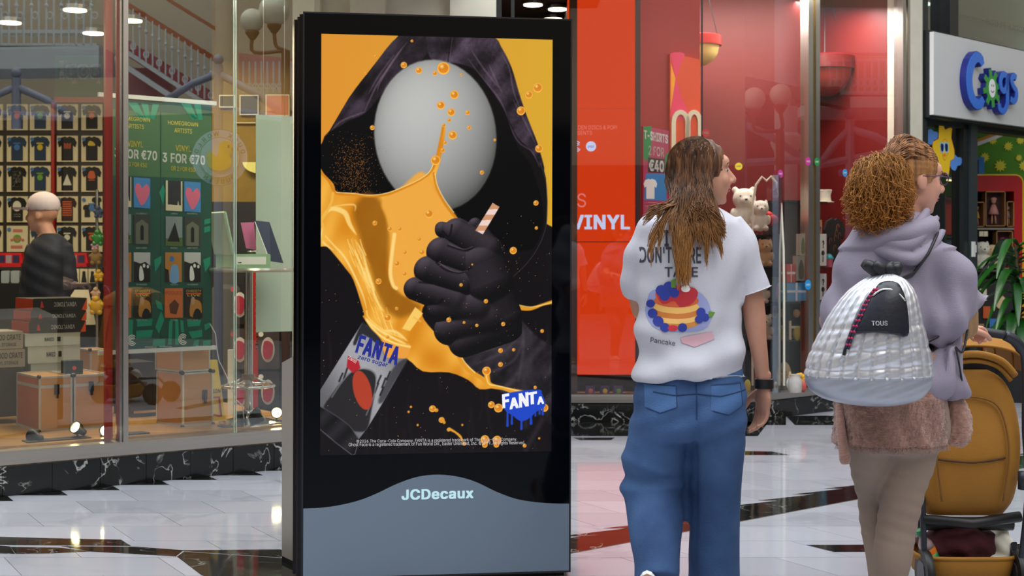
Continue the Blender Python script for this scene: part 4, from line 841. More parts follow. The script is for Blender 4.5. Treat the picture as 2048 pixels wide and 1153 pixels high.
def stroke(pts, w, col, soft=1.2, alpha=1.0, smooth=5, taper=False, add=False):
 if smooth: pts = smooth_poly(pts, smooth, False)
 ws = w if hasattr(w, '__len__') else None; mw_ = max(w) if ws else w; n = len(pts)
 sl = box_of(pts, mw_ + soft * 2 + 2); X, Y = PXg[sl], PYg[sl]; m_ = np.zeros(X.shape)
 for i in range(n - 1):
  ax_, ay = pts[i]; ex, ey = pts[i + 1][0] - ax_, pts[i + 1][1] - ay; L2 = ex * ex + ey * ey + 1e-9; wx, wy = X - ax_, Y - ay; t_ = np.clip((wx * ex + wy * ey) / L2, 0, 1)
  d = np.hypot(wx - t_ * ex, wy - t_ * ey); s_ = (i + t_) / (n - 1)
  if ws: wl = np.interp(s_, np.linspace(0, 1, len(ws)), ws)
  elif taper: wl = w * np.sin(np.pi * np.clip(s_, .02, .98)) ** .7
  else: wl = w
  m_ = np.maximum(m_, np.clip(0.5 - (d - wl / 2) / (2 * soft), 0, 1))
 m_ = m_ * alpha
 if add: IMG[sl] = IMG[sl] + np.asarray(col, float) * m_[..., None]
 else: blend(sl, m_, col)
def zx(x, y, s=2.62, oy=60): return (620 + x / s, oy + y / s)
def c2(*p): return [zx(*q) for q in p]
def c3(*p): return [zx(x, y, 3.844, 400) for x, y in p]
def c4(*p): return [zx(x, y, 3.844, 620) for x, y in p]
rs = np.random.RandomState(3)
hood = [(630, 300)] + c2((60, 590), (90, 540), (200, 350), (320, 190), (400, 90), (460, 20), (560, -20), (800, -20), (930, 20), (1000, 100), (1050, 200), (1085, 330), (1130, 450), (1190, 600), (1235, 780), (1243, 900), (1240, 1020)) + [(1106, 456), (1130, 470), (1130, 930), (620, 930)]
fill(hood, (16, 12, 15), 1.0, smooth=0)
# cloth of the hood
NZ = rs.rand(40, 40)
def nz2(X, Y, s):
 u = np.abs(X - 600) / s % 38; v = np.abs(Y) / s % 38; i = u.astype(int); j = v.astype(int); a = u - i; b = v - j; a = a * a * (3 - 2 * a); b = b * b * (3 - 2 * b)
 return NZ[j, i] * (1 - a) * (1 - b) + NZ[j, i + 1] * a * (1 - b) + NZ[j + 1, i] * (1 - a) * b + NZ[j + 1, i + 1] * a * b
def velvet(X, Y, d):
 q = Y * 1.0 + np.abs(X - 880) * .9; v = 14 + 34 * nz2(X, Y, 30) + 22 * (nz2(X * 1.0 + Y * .8, Y * .25, 14) - .5) + 10 * (nz2(X, Y, 5) - .5) + rs.normal(0, 2.0, X.shape); v = np.clip(v, 8, 70)
 return np.stack([v * 1.25, v * 1.02, v * 1.28], -1)
fill(c2((62, 600), (200, 352), (320, 192), (455, 30), (600, 15), (640, 60), (560, 170), (480, 205), (400, 300), (290, 430), (180, 480), (60, 600)), 0, 1.5, 1, 4, velvet)
fill(c2((640, 20), (930, 28), (1000, 100), (1050, 200), (1090, 330), (1130, 450), (1190, 600), (1225, 740), (1140, 620), (1080, 560), (1010, 420), (900, 262), (820, 190), (640, 165), (600, 60)), 0, 1.5, 1, 4, lambda X, Y, d: velvet(X, Y, d) * 1.3)
stroke(c2((728, 40), (712, 170)), 1.2, (8, 6, 8)); stroke(c2((735, 40), (720, 170)), 1.0, (96, 84, 92), alpha=.6)
for q, w in ((((470, 100), (400, 200), (340, 290), (280, 420)), 4), (((430, 130), (350, 240), (300, 330)), 2.4), (((500, 60), (430, 150), (360, 270), (345, 320)), 3), (((80, 560), (150, 480), (240, 440), (285, 425)), 3), (((820, 150), (900, 260), (990, 370), (1040, 500), (1090, 590), (1160, 640), (1200, 720)), 2.6), (((930, 180), (960, 250), (1000, 330)), 2.2),
             (((1000, 130), (1040, 210), (1060, 320), (1110, 450)), 2.4), (((1060, 370), (1120, 480), (1180, 600)), 2.2), (((840, 110), (900, 200), (980, 300)), 3)): stroke(c2(*q), w, (128, 104, 122), 1.6, .55, taper=True)
fill(c2((58, 600), (150, 500), (285, 430), (400, 290), (480, 205), (560, 172), (640, 160), (820, 190), (900, 262), (1010, 420), (1060, 560), (1100, 640), (1150, 700), (1200, 850), (1225, 1000), (1180, 1130), (1100, 1160), (700, 1160), (300, 1100), (60, 1000)), (5, 4, 5), 2.0, 1, 4)
stroke(c2((1205, 700), (1235, 800), (1243, 900), (1238, 1020), (1200, 1130), (1130, 1230), (1010, 1340)), 1.2, (90, 80, 86), 1.0, .6)
# the hood holds only a plain smooth pale oval
cx_, cy_, ra, rb, ro = 868, 270, 122, 152, math.radians(-8)
el = [(cx_ + math.cos(t_) * ra * math.cos(ro) - math.sin(t_) * rb * math.sin(ro), cy_ + math.cos(t_) * ra * math.sin(ro) + math.sin(t_) * rb * math.cos(ro)) for t_ in np.linspace(0, 2 * math.pi, 48, endpoint=False)]
def oval(X, Y, d):
 u = (X - cx_) / ra; v = (Y - cy_) / rb; nz_ = np.sqrt(np.clip(1 - u * u - v * v, 0.02, 1)); s_ = np.clip(.40 + .52 * nz_ - .16 * u - .22 * v, 0, 1)
 g_ = 52 + 138 * s_; return np.stack([g_, g_, g_ * .985], -1)
fill(el, 0, 2.5, 1, 0, oval)
for _ in range(900):
 x, y = rs.normal(705, 22), rs.normal(345, 38)
 if x < 644 or y > 390 or y < 262: continue
 i = int((x - 641.5) / 462.5 * NX); j = int((y - 68) / 842 * NY); IMG[j, i] = np.array((150, 95, 40)) * rs.uniform(.4, 1.2)
# robe folds
for _ in range(26):
 x = rs.uniform(645, 1100); y = rs.uniform(640, 880); stroke([(x, y), (x + rs.uniform(-6, 6), y + rs.uniform(30, 80)), (x + rs.uniform(-10, 10), y + rs.uniform(90, 150))], rs.uniform(2, 7), (44, 36, 42), 3.5, .35, taper=True)
for q in (((1850, 330), (1850, 700), (1660, 1080)), ((1620, 130), (1700, 260), (1850, 600)), ((1600, 80), (1640, 400), (1660, 900))): stroke(c4(*q), 10, (58, 50, 58), 4, .5)
# the sleeve
def cloth2(X, Y, d):
 s_ = (X * .75 + Y * .66); v = 12 + 30 * nz2(s_ * 1.2, (X - Y) * .2 + 500, 14) + 10 * nz2(X, Y, 7) + rs.normal(0, 1.6, X.shape); v = np.clip(v * 1.15, 5, 60); return np.stack([v * 1.12, v * .98, v * 1.14], -1)
fill(c3((1100, 900), (1480, 760), (1600, 900), (1740, 1050), (1960, 1250), (1960, 1750), (1500, 1500), (1200, 1300), (980, 1080)), 0, 2.5, .95, 4, cloth2)
for q in (((1180, 1060), (1400, 1000), (1560, 860)), ((1240, 1180), (1450, 1120), (1600, 960)), ((1280, 1260), (1500, 1160), (1620, 1020)), ((1380, 1330), (1560, 1240), (1640, 1080)), ((1600, 900), (1640, 1100), (1600, 1400))): stroke(c3(*q), 5, (86, 76, 84), 3, .5, taper=True)
# splash of orange drink
AMB = (236, 164, 52)
def amber(X, Y, d):
 a_ = .5 + .5 * np.sin(X * .05 - Y * .028 + 1.2 * np.sin(Y * .03)); b_ = .5 + .5 * np.sin(X * .13 + Y * .06 + 2 * np.sin(X * .04))
 m_ = (.65 * a_ + .35 * b_)[..., None]; return np.array([214, 132, 22.]) * (1 - m_) + np.array([244, 178, 66.]) * m_
spl = [(636, 340)] + c2((75, 755), (120, 800), (140, 845), (230, 850), (310, 862), (400, 850), (500, 810), (570, 780), (620, 745), (645, 700), (660, 640), (675, 560), (690, 490), (702, 520), (690, 600), (670, 700), (655, 745), (650, 800), (680, 880), (730, 950), (780, 1010)) + c3((1250, 200), (1000, 600), (900, 760), (850, 860), (900, 960), (1060, 1130))
spl += c4((1040, 260), (1110, 330), (1230, 450), (1330, 520), (1400, 570), (1500, 600), (1640, 625), (1640, 650), (1560, 650), (1430, 605), (1300, 612), (1210, 540), (1060, 480), (860, 470), (740, 375), (630, 395), (580, 365), (550, 290), (500, 200), (430, 90), (400, 40))
spl += c3((410, 880), (400, 830), (330, 610), (270, 520), (200, 430), (130, 350), (60, 300))
fill(spl, 0, 1.2, 1, 3, amber)
fill(c3((330, 60), (430, -60), (540, 10), (600, 220), (595, 520), (660, 680), (770, 760), (840, 830), (700, 900), (600, 860), (520, 740), (440, 480), (350, 200)), (146, 88, 8), 9, .85)
fill(c3((545, 10), (700, -110), (850, -220), (960, -60), (1120, 150), (1000, 300), (880, 460), (780, 600), (740, 740), (640, 660), (600, 560), (610, 300), (580, 140)), (238, 168, 66), 4, .95)
fill(c3((560, 40), (620, 300), (600, 560), (640, 680), (660, 670), (630, 560), (655, 300), (640, 260), (600, 120)), (252, 200, 104), 4, .0)
stroke(c3((640, 260), (620, 420), (610, 560), (630, 650), (655, 675)), 7, (255, 214, 128), 1.5, .95)
for q, w, a_ in ((((90, 130), (160, 60), (260, 90), (300, 180), (350, 260)), 10, .8), (((100, 250), (180, 340), (260, 430), (330, 560), (400, 720), (430, 830)), 3.5, .9), (((180, 40), (330, 30), (340, 80)), 3, .7), (((340, 300), (400, 400), (430, 520), (470, 640), (500, 760), (560, 850)), 5, .8), (((300, 330), (370, 460), (420, 600), (470, 720)), 3, .8),
                 (((100, 170), (90, 300), (180, 380)), 4, .8), (((420, 900), (520, 990), (640, 1060), (760, 1120)), 5, .9), (((560, 1000), (650, 1010), (740, 1080)), 6, .8)): stroke(c3(*q), w, (255, 222, 138), 1.4, a_, taper=True)
stroke(c2((60, 745), (100, 790), (135, 850), (230, 858), (310, 868), (400, 858), (500, 818), (575, 780), (625, 740), (650, 690), (668, 610), (690, 500)), 5.0, (214, 132, 26), 1, 1); stroke(c2((135, 845), (230, 853), (310, 862), (400, 850), (500, 812), (575, 775), (620, 738), (640, 690)), 1.6, (255, 226, 150), .8, .9)
stroke(c2((640, 750), (655, 820), (690, 895), (740, 965), (785, 1010)), 5, (214, 132, 26), 1, 1); stroke(c2((646, 750), (660, 815), (695, 885), (745, 955)), 1.6, (255, 226, 150), .8, .9)
stroke(c2((118, 850), (110, 900), (80, 960), (60, 1000), (75, 1050), (60, 1100)), 5, (240, 180, 70), 1.2, 1)
for _ in range(46):
 a0_ = rs.uniform(0, 1); x = 300 + a0_ * 250 + rs.normal(0, 25); y = 260 + a0_ * 650; stroke(c3((x, y), (x + 18, y + 60), (x + 45, y + 120)), rs.uniform(.8, 1.8), (255, 220, 130), .8, rs.uniform(.4, .9), smooth=2)
stroke(c3((1540, 805), (1620, 835), (1700, 840), (1790, 810), (1870, 790)), [4, 9, 7, 5, 8], (222, 150, 36), 1.2); stroke(c3((1560, 800), (1700, 828), (1860, 795)), 1.5, (255, 220, 130), 1)
stroke(c3((1040, 940), (1080, 1030), (1120, 1100), (1140, 1200), (1200, 1300), (1310, 1370), (1350, 1400)), [1, 4, 9, 10, 7, 8, 10], (226, 150, 36), 1.2); stroke(c3((1070, 1010), (1130, 1120), (1170, 1230), (1260, 1330)), 1.6, (255, 226, 140), .9)
stroke(c4((1350, 470), (1365, 560), (1400, 590), (1500, 610), (1630, 640)), [12, 10, 9, 6, 7], (230, 156, 40), 1.2); stroke(c4((1345, 480), (1370, 570), (1450, 590), (1620, 634)), 2, (255, 222, 130), 1)
fill(c4((530, 220), (640, 270), (760, 260), (745, 350), (700, 385), (640, 392), (580, 370), (555, 300)), (234, 158, 62), 1.5); stroke(c4((430, 70), (520, 180), (640, 250), (760, 280)), 4, (255, 216, 120), 1.2)
stroke(c4((430, 0), (450, 60), (560, 150), (700, 210)), 3, (255, 210, 110), 1.2, .8)
# the can: dark tin, blue words come as lettering
can = c4((395, 95), (430, 110), (530, 215), (570, 360), (745, 372), (560, 700), (440, 900), (375, 985), (150, 860), (60, 770), (60, 640))
M0 = IMG.copy()
def tin(X, Y, d):
 u = ((X - 700) * .86 - (Y - 760) * .5) / 60.; v = 128 + 34 * np.sin(u * 1.6 + .6) + rs.normal(0, 3, X.shape); return np.stack([v, v, v * 1.03], -1)
fill(can, 0, 1.0, 1, 0, tin)
fill(c4((395, 95), (430, 110), (535, 215), (545, 280), (400, 180), (350, 260), (330, 240)), (38, 38, 42), 2, .95, 3)
fill(c4((745, 380), (640, 560), (560, 700), (520, 690), (600, 500), (670, 400)), (46, 44, 48), 3, .75, 3)
for x, y, l in ((540, 500, 60), (575, 520, 70), (610, 470, 60), (520, 560, 70), (560, 590, 60), (250, 480, 60), (285, 440, 80)): stroke(c4((x, y), (x - 26, y + l)), 3.4, (30, 28, 30), 1, .9, smooth=0)
fill(c4((170, 640), (260, 520), (330, 460), (430, 445), (500, 490), (500, 600), (470, 760), (440, 900), (380, 930), (250, 890), (110, 760)), (34, 32, 34), 2.5, .95, 4)
stroke(c4((170, 660), (250, 540), (330, 460), (430, 448), (500, 500), (490, 640), (430, 800)), 2.2, (190, 190, 190), 1.4, .5)
rd = [(620 + (400 + 72 * math.cos(t_) * .9 + 118 * math.sin(t_) * .33) / 3.844, 620 + (610 + 150 * math.sin(t_) - 20 * math.cos(t_)) / 3.844) for t_ in np.linspace(0, 2 * math.pi, 30, endpoint=False)]
fill(rd, (176, 62, 40), 1.2, 1, 0)                       # a plain red oval for the emblem
fill(c4((290, 345), (370, 385), (385, 440), (330, 480), (280, 430)), (176, 30, 40), 1.2, .95, 0); text_ribbon = c4((300, 365), (360, 400))
fill(c4((60, 720), (150, 770), (300, 880), (375, 985), (350, 1050), (320, 1110), (60, 900)), (30, 27, 31), 1.6, 1, 0, lambda X, Y, d: np.stack([30 + 10 * np.sin((X + Y) * .12)] * 3, -1) * np.array([1, .92, 1.02]))
stroke(c4((80, 905), (200, 1010), (325, 1108), (345, 1100), (372, 1000)), 1.4, (120, 116, 122), .9, .8, 0); stroke(c4((60, 720), (150, 770), (300, 880), (372, 985)), 1.4, (90, 88, 92), 1, .8)
# straw
def straw(X, Y, d):
 s_ = (X * -.5 + Y * .87) * .9 + (X * .87 + Y * .5) * .55; k_ = (np.sin(s_ * .28) > 0)[..., None]; return np.where(k_, np.array([236, 208, 200.]), np.array([206, 148, 110.]))
fill(c3((1395, 25), (1448, 55), (1320, 265), (1262, 235)), 0, .8, 1, 0, straw)
fill(c3((800, 820), (860, 870), (760, 1005), (700, 985)), (250, 206, 104), 1.2, .95, 0); stroke(c3((790, 900), (840, 930)), 4, (240, 180, 80), 1, .7)
# the gloved hand: one height field lit from the upper left
sl = box_of(c3((680, 100), (1600, 1200)), 4); X, Y = PXg[sl], PYg[sl]; Hh = np.full(X.shape, -50.)
def caps(a_, b_, r0, r1):
 global Hh
 (x0, y0), (x1, y1) = c3(a_, b_); r0 /= 3.844; r1 /= 3.844; ex, ey = x1 - x0, y1 - y0; L2 = ex * ex + ey * ey + 1e-6; t_ = np.clip(((X - x0) * ex + (Y - y0) * ey) / L2, 0, 1)
 d = np.hypot(X - x0 - t_ * ex, Y - y0 - t_ * ey); r = r0 + (r1 - r0) * t_; h = r * np.sqrt(np.clip(1 - (d / r) ** 2, 0, 1)) + np.where(d < r, 0, -(d - r) * 3); h = np.where(d < r, h, -1 - (d - r) * 3)
 return h
def smax(a_, b_, k): m_ = np.maximum(a_, b_); return m_ + k * np.log(np.exp((a_ - m_) / k) + np.exp((b_ - m_) / k))
for a_, b_, r0, r1, k, off in (((1260, 190), (1440, 400), 50, 56, .8, -4), ((1000, 215), (1040, 225), 50, 52, .5, -6), ((1010, 230), (1100, 250), 58, 80, .5, -4), ((1400, 700), (1500, 900), 150, 130, 2.0, -6), ((1310, 480), (1370, 640), 170, 185, 2.0, 0), ((1120, 250), (1350, 400), 100, 120, .6, 3), ((1000, 400), (1250, 500), 105, 110, .6, 3), ((900, 540), (1180, 640), 100, 110, .6, 3), ((800, 680), (1120, 780), 80, 110, .6, 1), ((1000, 830), (1300, 830), 110, 150, 2, -6), ((1060, 1000), (1400, 900), 120, 170, 2, -14), ((1170, 1100), (1500, 960), 120, 150, 2, -18)):
 Hh = smax(Hh, caps(a_, b_, r0, r1) + off, k)
gy_, gx_ = np.gradient(Hh); nn = 1 / np.sqrt(1 + (gx_ * .9) ** 2 + (gy_ * .9) ** 2); lam = np.clip((-gx_ * -.15 - gy_ * -.45 + .85) * nn * 0 + ((gx_ * -.35 + gy_ * -.65) * -1 * .9 + .45) * nn, 0, 1.4)
lam = np.clip(((gx_ * .35 + gy_ * .75) * .8 + .42) * nn, 0, 1.3); v = 13 + 88 * lam ** 1.5 + rs.normal(0, 2.2, X.shape)
lvl = np.where(Hh > -8, 1., 0.); inside = np.clip((Hh + 9) / 3., 0, 1)
blend(sl, inside, np.stack([v * .98, v * .86, v * .98], -1))
for q in (((1050, 350), (1180, 390), (1240, 370)), ((960, 480), (1040, 540), (1150, 560), (1230, 520)), ((830, 630), (930, 640)), ((850, 760), (960, 800), (1010, 760)), ((1010, 240), (1060, 280), (1080, 190))): stroke(c3(*q), 3, (12, 8, 12), 1.5, .9)
for q in (((1060, 340), (1170, 378), (1240, 360)), ((980, 480), (1100, 550), (1200, 545))): stroke(c3(*q), 1.3, (120, 108, 118), 1, .6)
fill(c3((1395, 25), (1448, 55), (1320, 265), (1262, 235)), 0, .8, 1, 0, straw)
# bubbles and drops
def ball(x, y, r):
 sl = box_of([(x, y)], r + 3); X, Y = PXg[sl], PYg[sl]; d = np.hypot(X - x, Y - y) / r; m_ = np.clip((1 - d) * r * .9 + .3, 0, 1)
 rim = np.clip(1 - abs(d - .86) * 6, 0, 1)[..., None]; core = np.clip(1 - np.hypot(X - x + r * .25, Y - y + r * .3) / (r * .45), 0, 1)[..., None]; low = np.clip((Y - y) / r, 0, 1)[..., None]
 c_ = np.array([214, 128, 24.]) * (1 - rim) + np.array([250, 190, 90.]) * rim; c_ = c_ * (1 - core) + np.array([255, 224, 150.]) * core; c_ = c_ * (1 - low * .0) + np.array([30, 30, 20.]) * low * .6; blend(sl, m_, np.clip(c_, 0, 255))
for x, y, r in ((883, 136, 13), (804, 129, 6.5), (834, 140, 7), (866, 146, 5), (919, 149, 3), (905, 189, 9), (878, 210, 8.5), (899, 224, 8), (932, 225, 5), (935, 255, 4.5), (902, 270, 9), (742, 254, 5), (748, 112, 3.5), (729, 145, 3), (820, 81, 3), (1074, 176, 10), (1056, 190, 8), (1040, 222, 9), (1077, 298, 8), (987, 280, 3), (961, 345, 4.5), (1071, 407, 5.5), (1025, 502, 7.5), (1072, 457, 3.5), (868, 320, 10), (855, 427, 9),
    (887, 285, 4), (882, 300, 5), (884, 250, 4), (895, 240, 4)): ball(x, y, r)
for x, y, r in ((1460, 315, 5), (1460, 422, 5), (1058, 75, 5), (1176, 97, 3), (1275, 120, 3.4), (1480, 112, 4.4), (1562, 310, 3.4), (1785, 168, 4), (1352, 472, 9), (1390, 732, 7), (1445, 758, 9), (1806, 760, 8), (1732, 602, 3.5), (935, 758, 7), (965, 770, 4), (1005, 845, 6), (1340, 1000, 9), (1435, 1005, 9), (1340, 1040, 6), (1430, 1040, 6), (1650, 1050, 4), (770, 742, 2.6), (752, 780, 2.6), (822, 882, 2.5), (1165, 885, 2.4), (1060, 920, 4), (590, 205, 4), (1180, 1030, 4), (1765, 995, 2.4)): ball(620 + x / 3.844, 620 + y / 3.844, r)
for x, y, r in ((490, 172, 5), (605, 218, 5), (680, 220, 4.5), (830, 300, 4), (720, 400, 4.5), (850, 400, 6), (660, 485, 6), (717, 565, 5), (520, 620, 6), (658, 830, 3.5), (590, 900, 8), (1345, 780, 4.5), (1152, 653, 3.6), (1238, 497, 2)): ball(620 + x / 3.844, 400 + y / 3.844, r)
stroke(c4((1010, 835), (1025, 865)), 6, (226, 150, 40), 1); stroke(c4((1065, 915), (1110, 940), (1150, 975), (1165, 1010)), [6, 4, 5, 3], (230, 160, 50), 1)
for _ in range(260):
 x = rs.uniform(645, 1100); y = rs.uniform(430, 905); i = int((x - 641.5) / 462.5 * NX); j = int((y - 70) / 842 * NY)
 if IMG[j, i].sum() < 160: IMG[j, i] = np.array((190, 150, 110)) * rs.uniform(.4, 1.1)
# FANTA badge underlay with drips
fill(c4((1472, 655), (1540, 640), (1640, 625), (1770, 620), (1785, 650), (1812, 720), (1800, 760), (1740, 790), (1700, 830), (1625, 865), (1560, 820), (1500, 780), (1485, 740)), (30, 70, 196), .8, 1, 2)
for x, y, l, w in ((1516, 770, 125, 4), (1550, 790, 90, 3.6), (1625, 830, 90, 4), (1700, 800, 80, 4.5), (1734, 780, 40, 3), (1768, 760, 45, 3.4), (1792, 750, 60, 3.4)): stroke(c4((x, y), (x, y + l)), [w, w, w * 1.3], (30, 70, 196), .8, 1, 0)
IMG = np.clip(IMG, 0, 255)
vsn = []
U, V = GX, 1 - GY
cn4 = [s_bl, s_br, s_tr, s_tl]
A_ = (sx0 + (sx1 - sx0) * U).ravel(); B_ = (sz0 + (sz1 - sz0) * V).ravel()
oo = worigin(kiosk); base0 = np.array(KF.pt(0, 0, -.0015) - oo); pos = base0 + A_[:, None] * np.array(KF.u) + B_[:, None] * np.array(KF.z)
me = bpy.data.meshes.new('display'); nf = (NX - 1) * (NY - 1)
idx = np.arange(NX * NY).reshape(NY, NX); quads = np.stack([idx[1:, :-1], idx[1:, 1:], idx[:-1, 1:], idx[:-1, :-1]], -1).reshape(-1, 4)
me.vertices.add(NX * NY); me.vertices.foreach_set('co', pos.ravel()); me.loops.add(nf * 4); me.loops.foreach_set('vertex_index', quads.ravel().astype(np.int32)); me.polygons.add(nf); me.polygons.foreach_set('loop_start', (np.arange(nf) * 4).astype(np.int32)); me.update(calc_edges=True)
ca = me.color_attributes.new('Col', 'FLOAT_COLOR', 'POINT'); rgba = np.ones((NX * NY, 4)); rgba[:, :3] = lin(IMG.reshape(-1, 3)); ca.data.foreach_set('color', rgba.ravel())
me.materials.append(screen_mat('poster_screen', s=1.0)); disp = bpy.data.objects.new('display', me); COL.objects.link(disp); disp.parent = kiosk
def kt(s, bl_, br_, tl_, m_, bold=0.0, res=3): text_px(m_, KF, s, bl_, br_, tl_, .0012, bold, res=res)
mw = MB()
for s, x0, x1, y1, y0 in (('F', 1480, 1535, 760, 652), ('A', 1535, 1605, 768, 682), ('N', 1608, 1682, 755, 645), ('T', 1672, 1748, 735, 640), ('A', 1748, 1800, 732, 672)):
 b, r, t_ = c4((x0, y1), (x1, y1 - (x1 - x0) * .18), (x0 - 4, y0)); kt(s, b, r, t_, mw, .05)
mw.build('lettering', emis('print_glow_white', (244, 244, 250), 1), kiosk)
mw = MB()
b, r, t_ = c4((345, 330), (665, 432), (385, 190)); kt('FANTA', b, r, t_, mw, .05); b, r, t_ = c4((362, 385), (588, 450), (374, 352)); kt('zero sugar', b, r, t_, mw, .02); mw.build('lettering', emis('print_glow_blue', (42, 50, 140), 1), kiosk)
mw = MB(); b, r, t_ = c4((292, 378), (352, 414), (302, 352)); kt('Zero!', b, r, t_, mw, .02); mw.build('lettering', emis('print_glow_pale', (220, 190, 190), 1), kiosk)
mw = MB()
kt('©2026 The Coca-Cola Company. FANTA is a registered trademark of The Coca-Cola Company.', (713, 888), (1034, 883.5), (713, 880), mw, res=2)
kt('Ghost Face is a registered trademark of Fun World Div., Easter Unlimited, Inc. ©1999. All Rights Reserved.', (697.5, 895.5), (1050, 891), (697.5, 886.5), mw, res=2)
mw.build('small_print', emis('print_glow_grey', (200, 198, 200), 1), kiosk)
# ================================================================ RIGHT SHOP: screen wall and toy windows
R1 = Frame((0.44, 10.8, 0), 0.0); R2 = Frame((1.77, 10.8, 0), math.radians(42))
def ribbon(mb, fr, pts, w, c0, c1, mi=0):
 """a flat stroke of width w along pts (a,b), extruded from c0 to c1"""
 n = len(pts); w = w if hasattr(w, '__len__') else [w] * n; L_ = []; R_ = []
 for i in range(n):
  dx = pts[min(i + 1, n - 1)][0] - pts[max(i - 1, 0)][0]; dy = pts[min(i + 1, n - 1)][1] - pts[max(i - 1, 0)][1]; l = math.hypot(dx, dy) or 1
  wi = w[min(len(w) - 1, int(round(i * (len(w) - 1) / (n - 1))))] / 2; L_.append((pts[i][0] - dy / l * wi, pts[i][1] + dx / l * wi)); R_.append((pts[i][0] + dy / l * wi, pts[i][1] - dx / l * wi))
 vs = [fr.pt(a, b, c) for c in (c0, c1) for s_ in (L_, R_) for a, b in s_]
 l0, r0, l1, r1 = 0, n, 2 * n, 3 * n; fs = []
 for i in range(n - 1): fs += [(l1 + i, l1 + i + 1, r1 + i + 1, r1 + i), (l0 + i, r0 + i, r0 + i + 1, l0 + i + 1), (l0 + i, l0 + i + 1, l1 + i + 1, l1 + i), (r0 + i, r1 + i, r1 + i + 1, r0 + i + 1)]
 fs += [(l0, l1, r1, r0), (l0 + n - 1, r0 + n - 1, r1 + n - 1, l1 + n - 1)]
 mb.add(vs, fs, mi)
RW1 = 1.77 - 0.44; RA2 = 2.23
for (fr, a0_, a1_, nm, lb) in ((R1, 0, RW1, 'wall_screen_side', 'black marble plinth below the red screen wall'), (R2, 0, 2.62, 'wall_toy_side', 'black marble plinth below the toy shop windows')):
 mb = MB(); mb.fbox(fr, a0_, a1_, 0, .14, -.25, -.012); bs_ = struct(nm, mb, M_rubber, None, lb)
 a = a0_; n = 0
 while a < a1_ - .01:
  mb = MB(); mb.fbox(fr, a + .001, min(a + .3, a1_) - .001, .002, .138, -.012, 0 + .0008 * (n % 2)); mb.build('plinth_tile', M_plinth, bs_); a += .3; n += 1
mb = MB()
for fr, aa in ((R1, RW1 + .01), (R2, 2.4)):
 for b0, b1, c1 in ((.145, .168, .008), (.168, .198, .02), (.198, .21, .01)): mb.fbox(fr, 0, aa, b0, b1, -.1, c1)
struct('trim_8', mb, M_alu, None, 'brushed metal sill along the red shop front')
GR = glass_mat('red_shop_glass', (1.0, 0.98, 0.97), 0.05, 1.0)
RTOP = 3.7
M_dred = mat('deep_red_wall', (112, 14, 9), 0.5); M_plum = mat('plum_panel', (150, 40, 50), 0.5)
mb = MB(); mb.box(0.5, 2.5, 12.2, 12.3, 0, RTOP); mb.fbox(R2, -.35, 2.75, 0, RTOP, -1.6, -1.5); mb.fbox(R2, 2.3, 2.36, 0, RTOP, -1.6, -.07); struct('wall_red', mb, M_dred, None, 'deep red back wall of the toy windows')
q = [(0.5, 10.9), (1.73, 10.9), tuple(R2.pt(2.5, 0, -.12))[:2], tuple(R2.pt(2.5, 0, -1.5))[:2], tuple(R2.pt(0.2, 0, -1.5))[:2], (0.5, 12.3)]
mb = MB(); mb.prism(Frame((0, 0, 0), 0), [(0, 0), (1, 0), (0, 1)], 0, .001) if False else None
mb.add([(x, y, 0) for x, y in q] + [(x, y, .2) for x, y in q], [tuple(range(5, -1, -1)), tuple(range(6, 12))] + [(i, (i + 1) % 6, (i + 1) % 6 + 6, i + 6) for i in range(6)]); struct('floor_toy_display', mb, M_wood, None, 'raised display floor inside the red shop windows')
mb = MB(); mb.add([(x, y, RTOP) for x, y in q] + [(x, y, RTOP + .1) for x, y in q], [tuple(range(5, -1, -1)), tuple(range(6, 12))] + [(i, (i + 1) % 6, (i + 1) % 6 + 6, i + 6) for i in range(6)]); struct('ceiling_2', mb, mat('grey_ceiling', (120, 118, 108), 0.8), None, 'ceiling over the red shop windows')
def r1a(px): return R1.px(px, 500)[0]
def r2a(px): return R2.px(px, 500)[0]
pane(R1, 'window_4', 0.0, r1a(1402), .21, RTOP, 0, GR); pane(R1, 'window_5', r1a(1406), RW1, .21, RTOP, 0, GR); pane(R2, 'window_6', 0, r2a(1613), .21, RTOP, 0, GR); pane(R2, 'window_7', r2a(1636), r2a(1800), .21, RTOP, 0, GR)
mb = MB(); mb.fbox(R1, r1a(1402.5), r1a(1405.5), .21, RTOP, -.01, .004); struct('trim_9', mb, M_rubber, None, 'thin dark joint between panes beside the large orange letter sign')
mb = MB(); mb.fbox(R2, r2a(1613), r2a(1622), .21, RTOP, -.06, .02); mb.fbox(R2, r2a(1628), r2a(1636), .21, RTOP, -.06, .02); struct('trim_10', mb, M_alu, None, 'pair of metal uprights between the toy windows')
mb = MB(); mb.fbox(R2, r2a(1622), r2a(1628), .21, RTOP, -.05, .0); struct('trim_11', mb, mat('ochre_strip', (120, 96, 50), 0.3, 0.4), None, 'dark ochre strip between the two metal uprights')
mb = MB(); mb.fbox(R2, r2a(1800), r2a(1806), .21, 4.3, -.06, .03); mb.fbox(R2, r2a(1810), r2a(1814), .21, 4.3, -.06, .03); struct('trim_12', mb, M_alu, None, 'thin metal uprights at the right end of the red shop')
mb = MB(); mb.fbox(R2, r2a(1815), r2a(1839), 0, 4.3, -.2, .03); struct('wall_column', mb, M_cream, None, 'narrow cream column between the two shops')
mb = MB(); mb.fbox(R2, r2a(1839), r2a(1850), 0, 4.3, -.2, .02); struct('trim_13', mb, mat('charcoal_frame', (34, 38, 38), 0.4), None, 'charcoal upright beside the cream column')
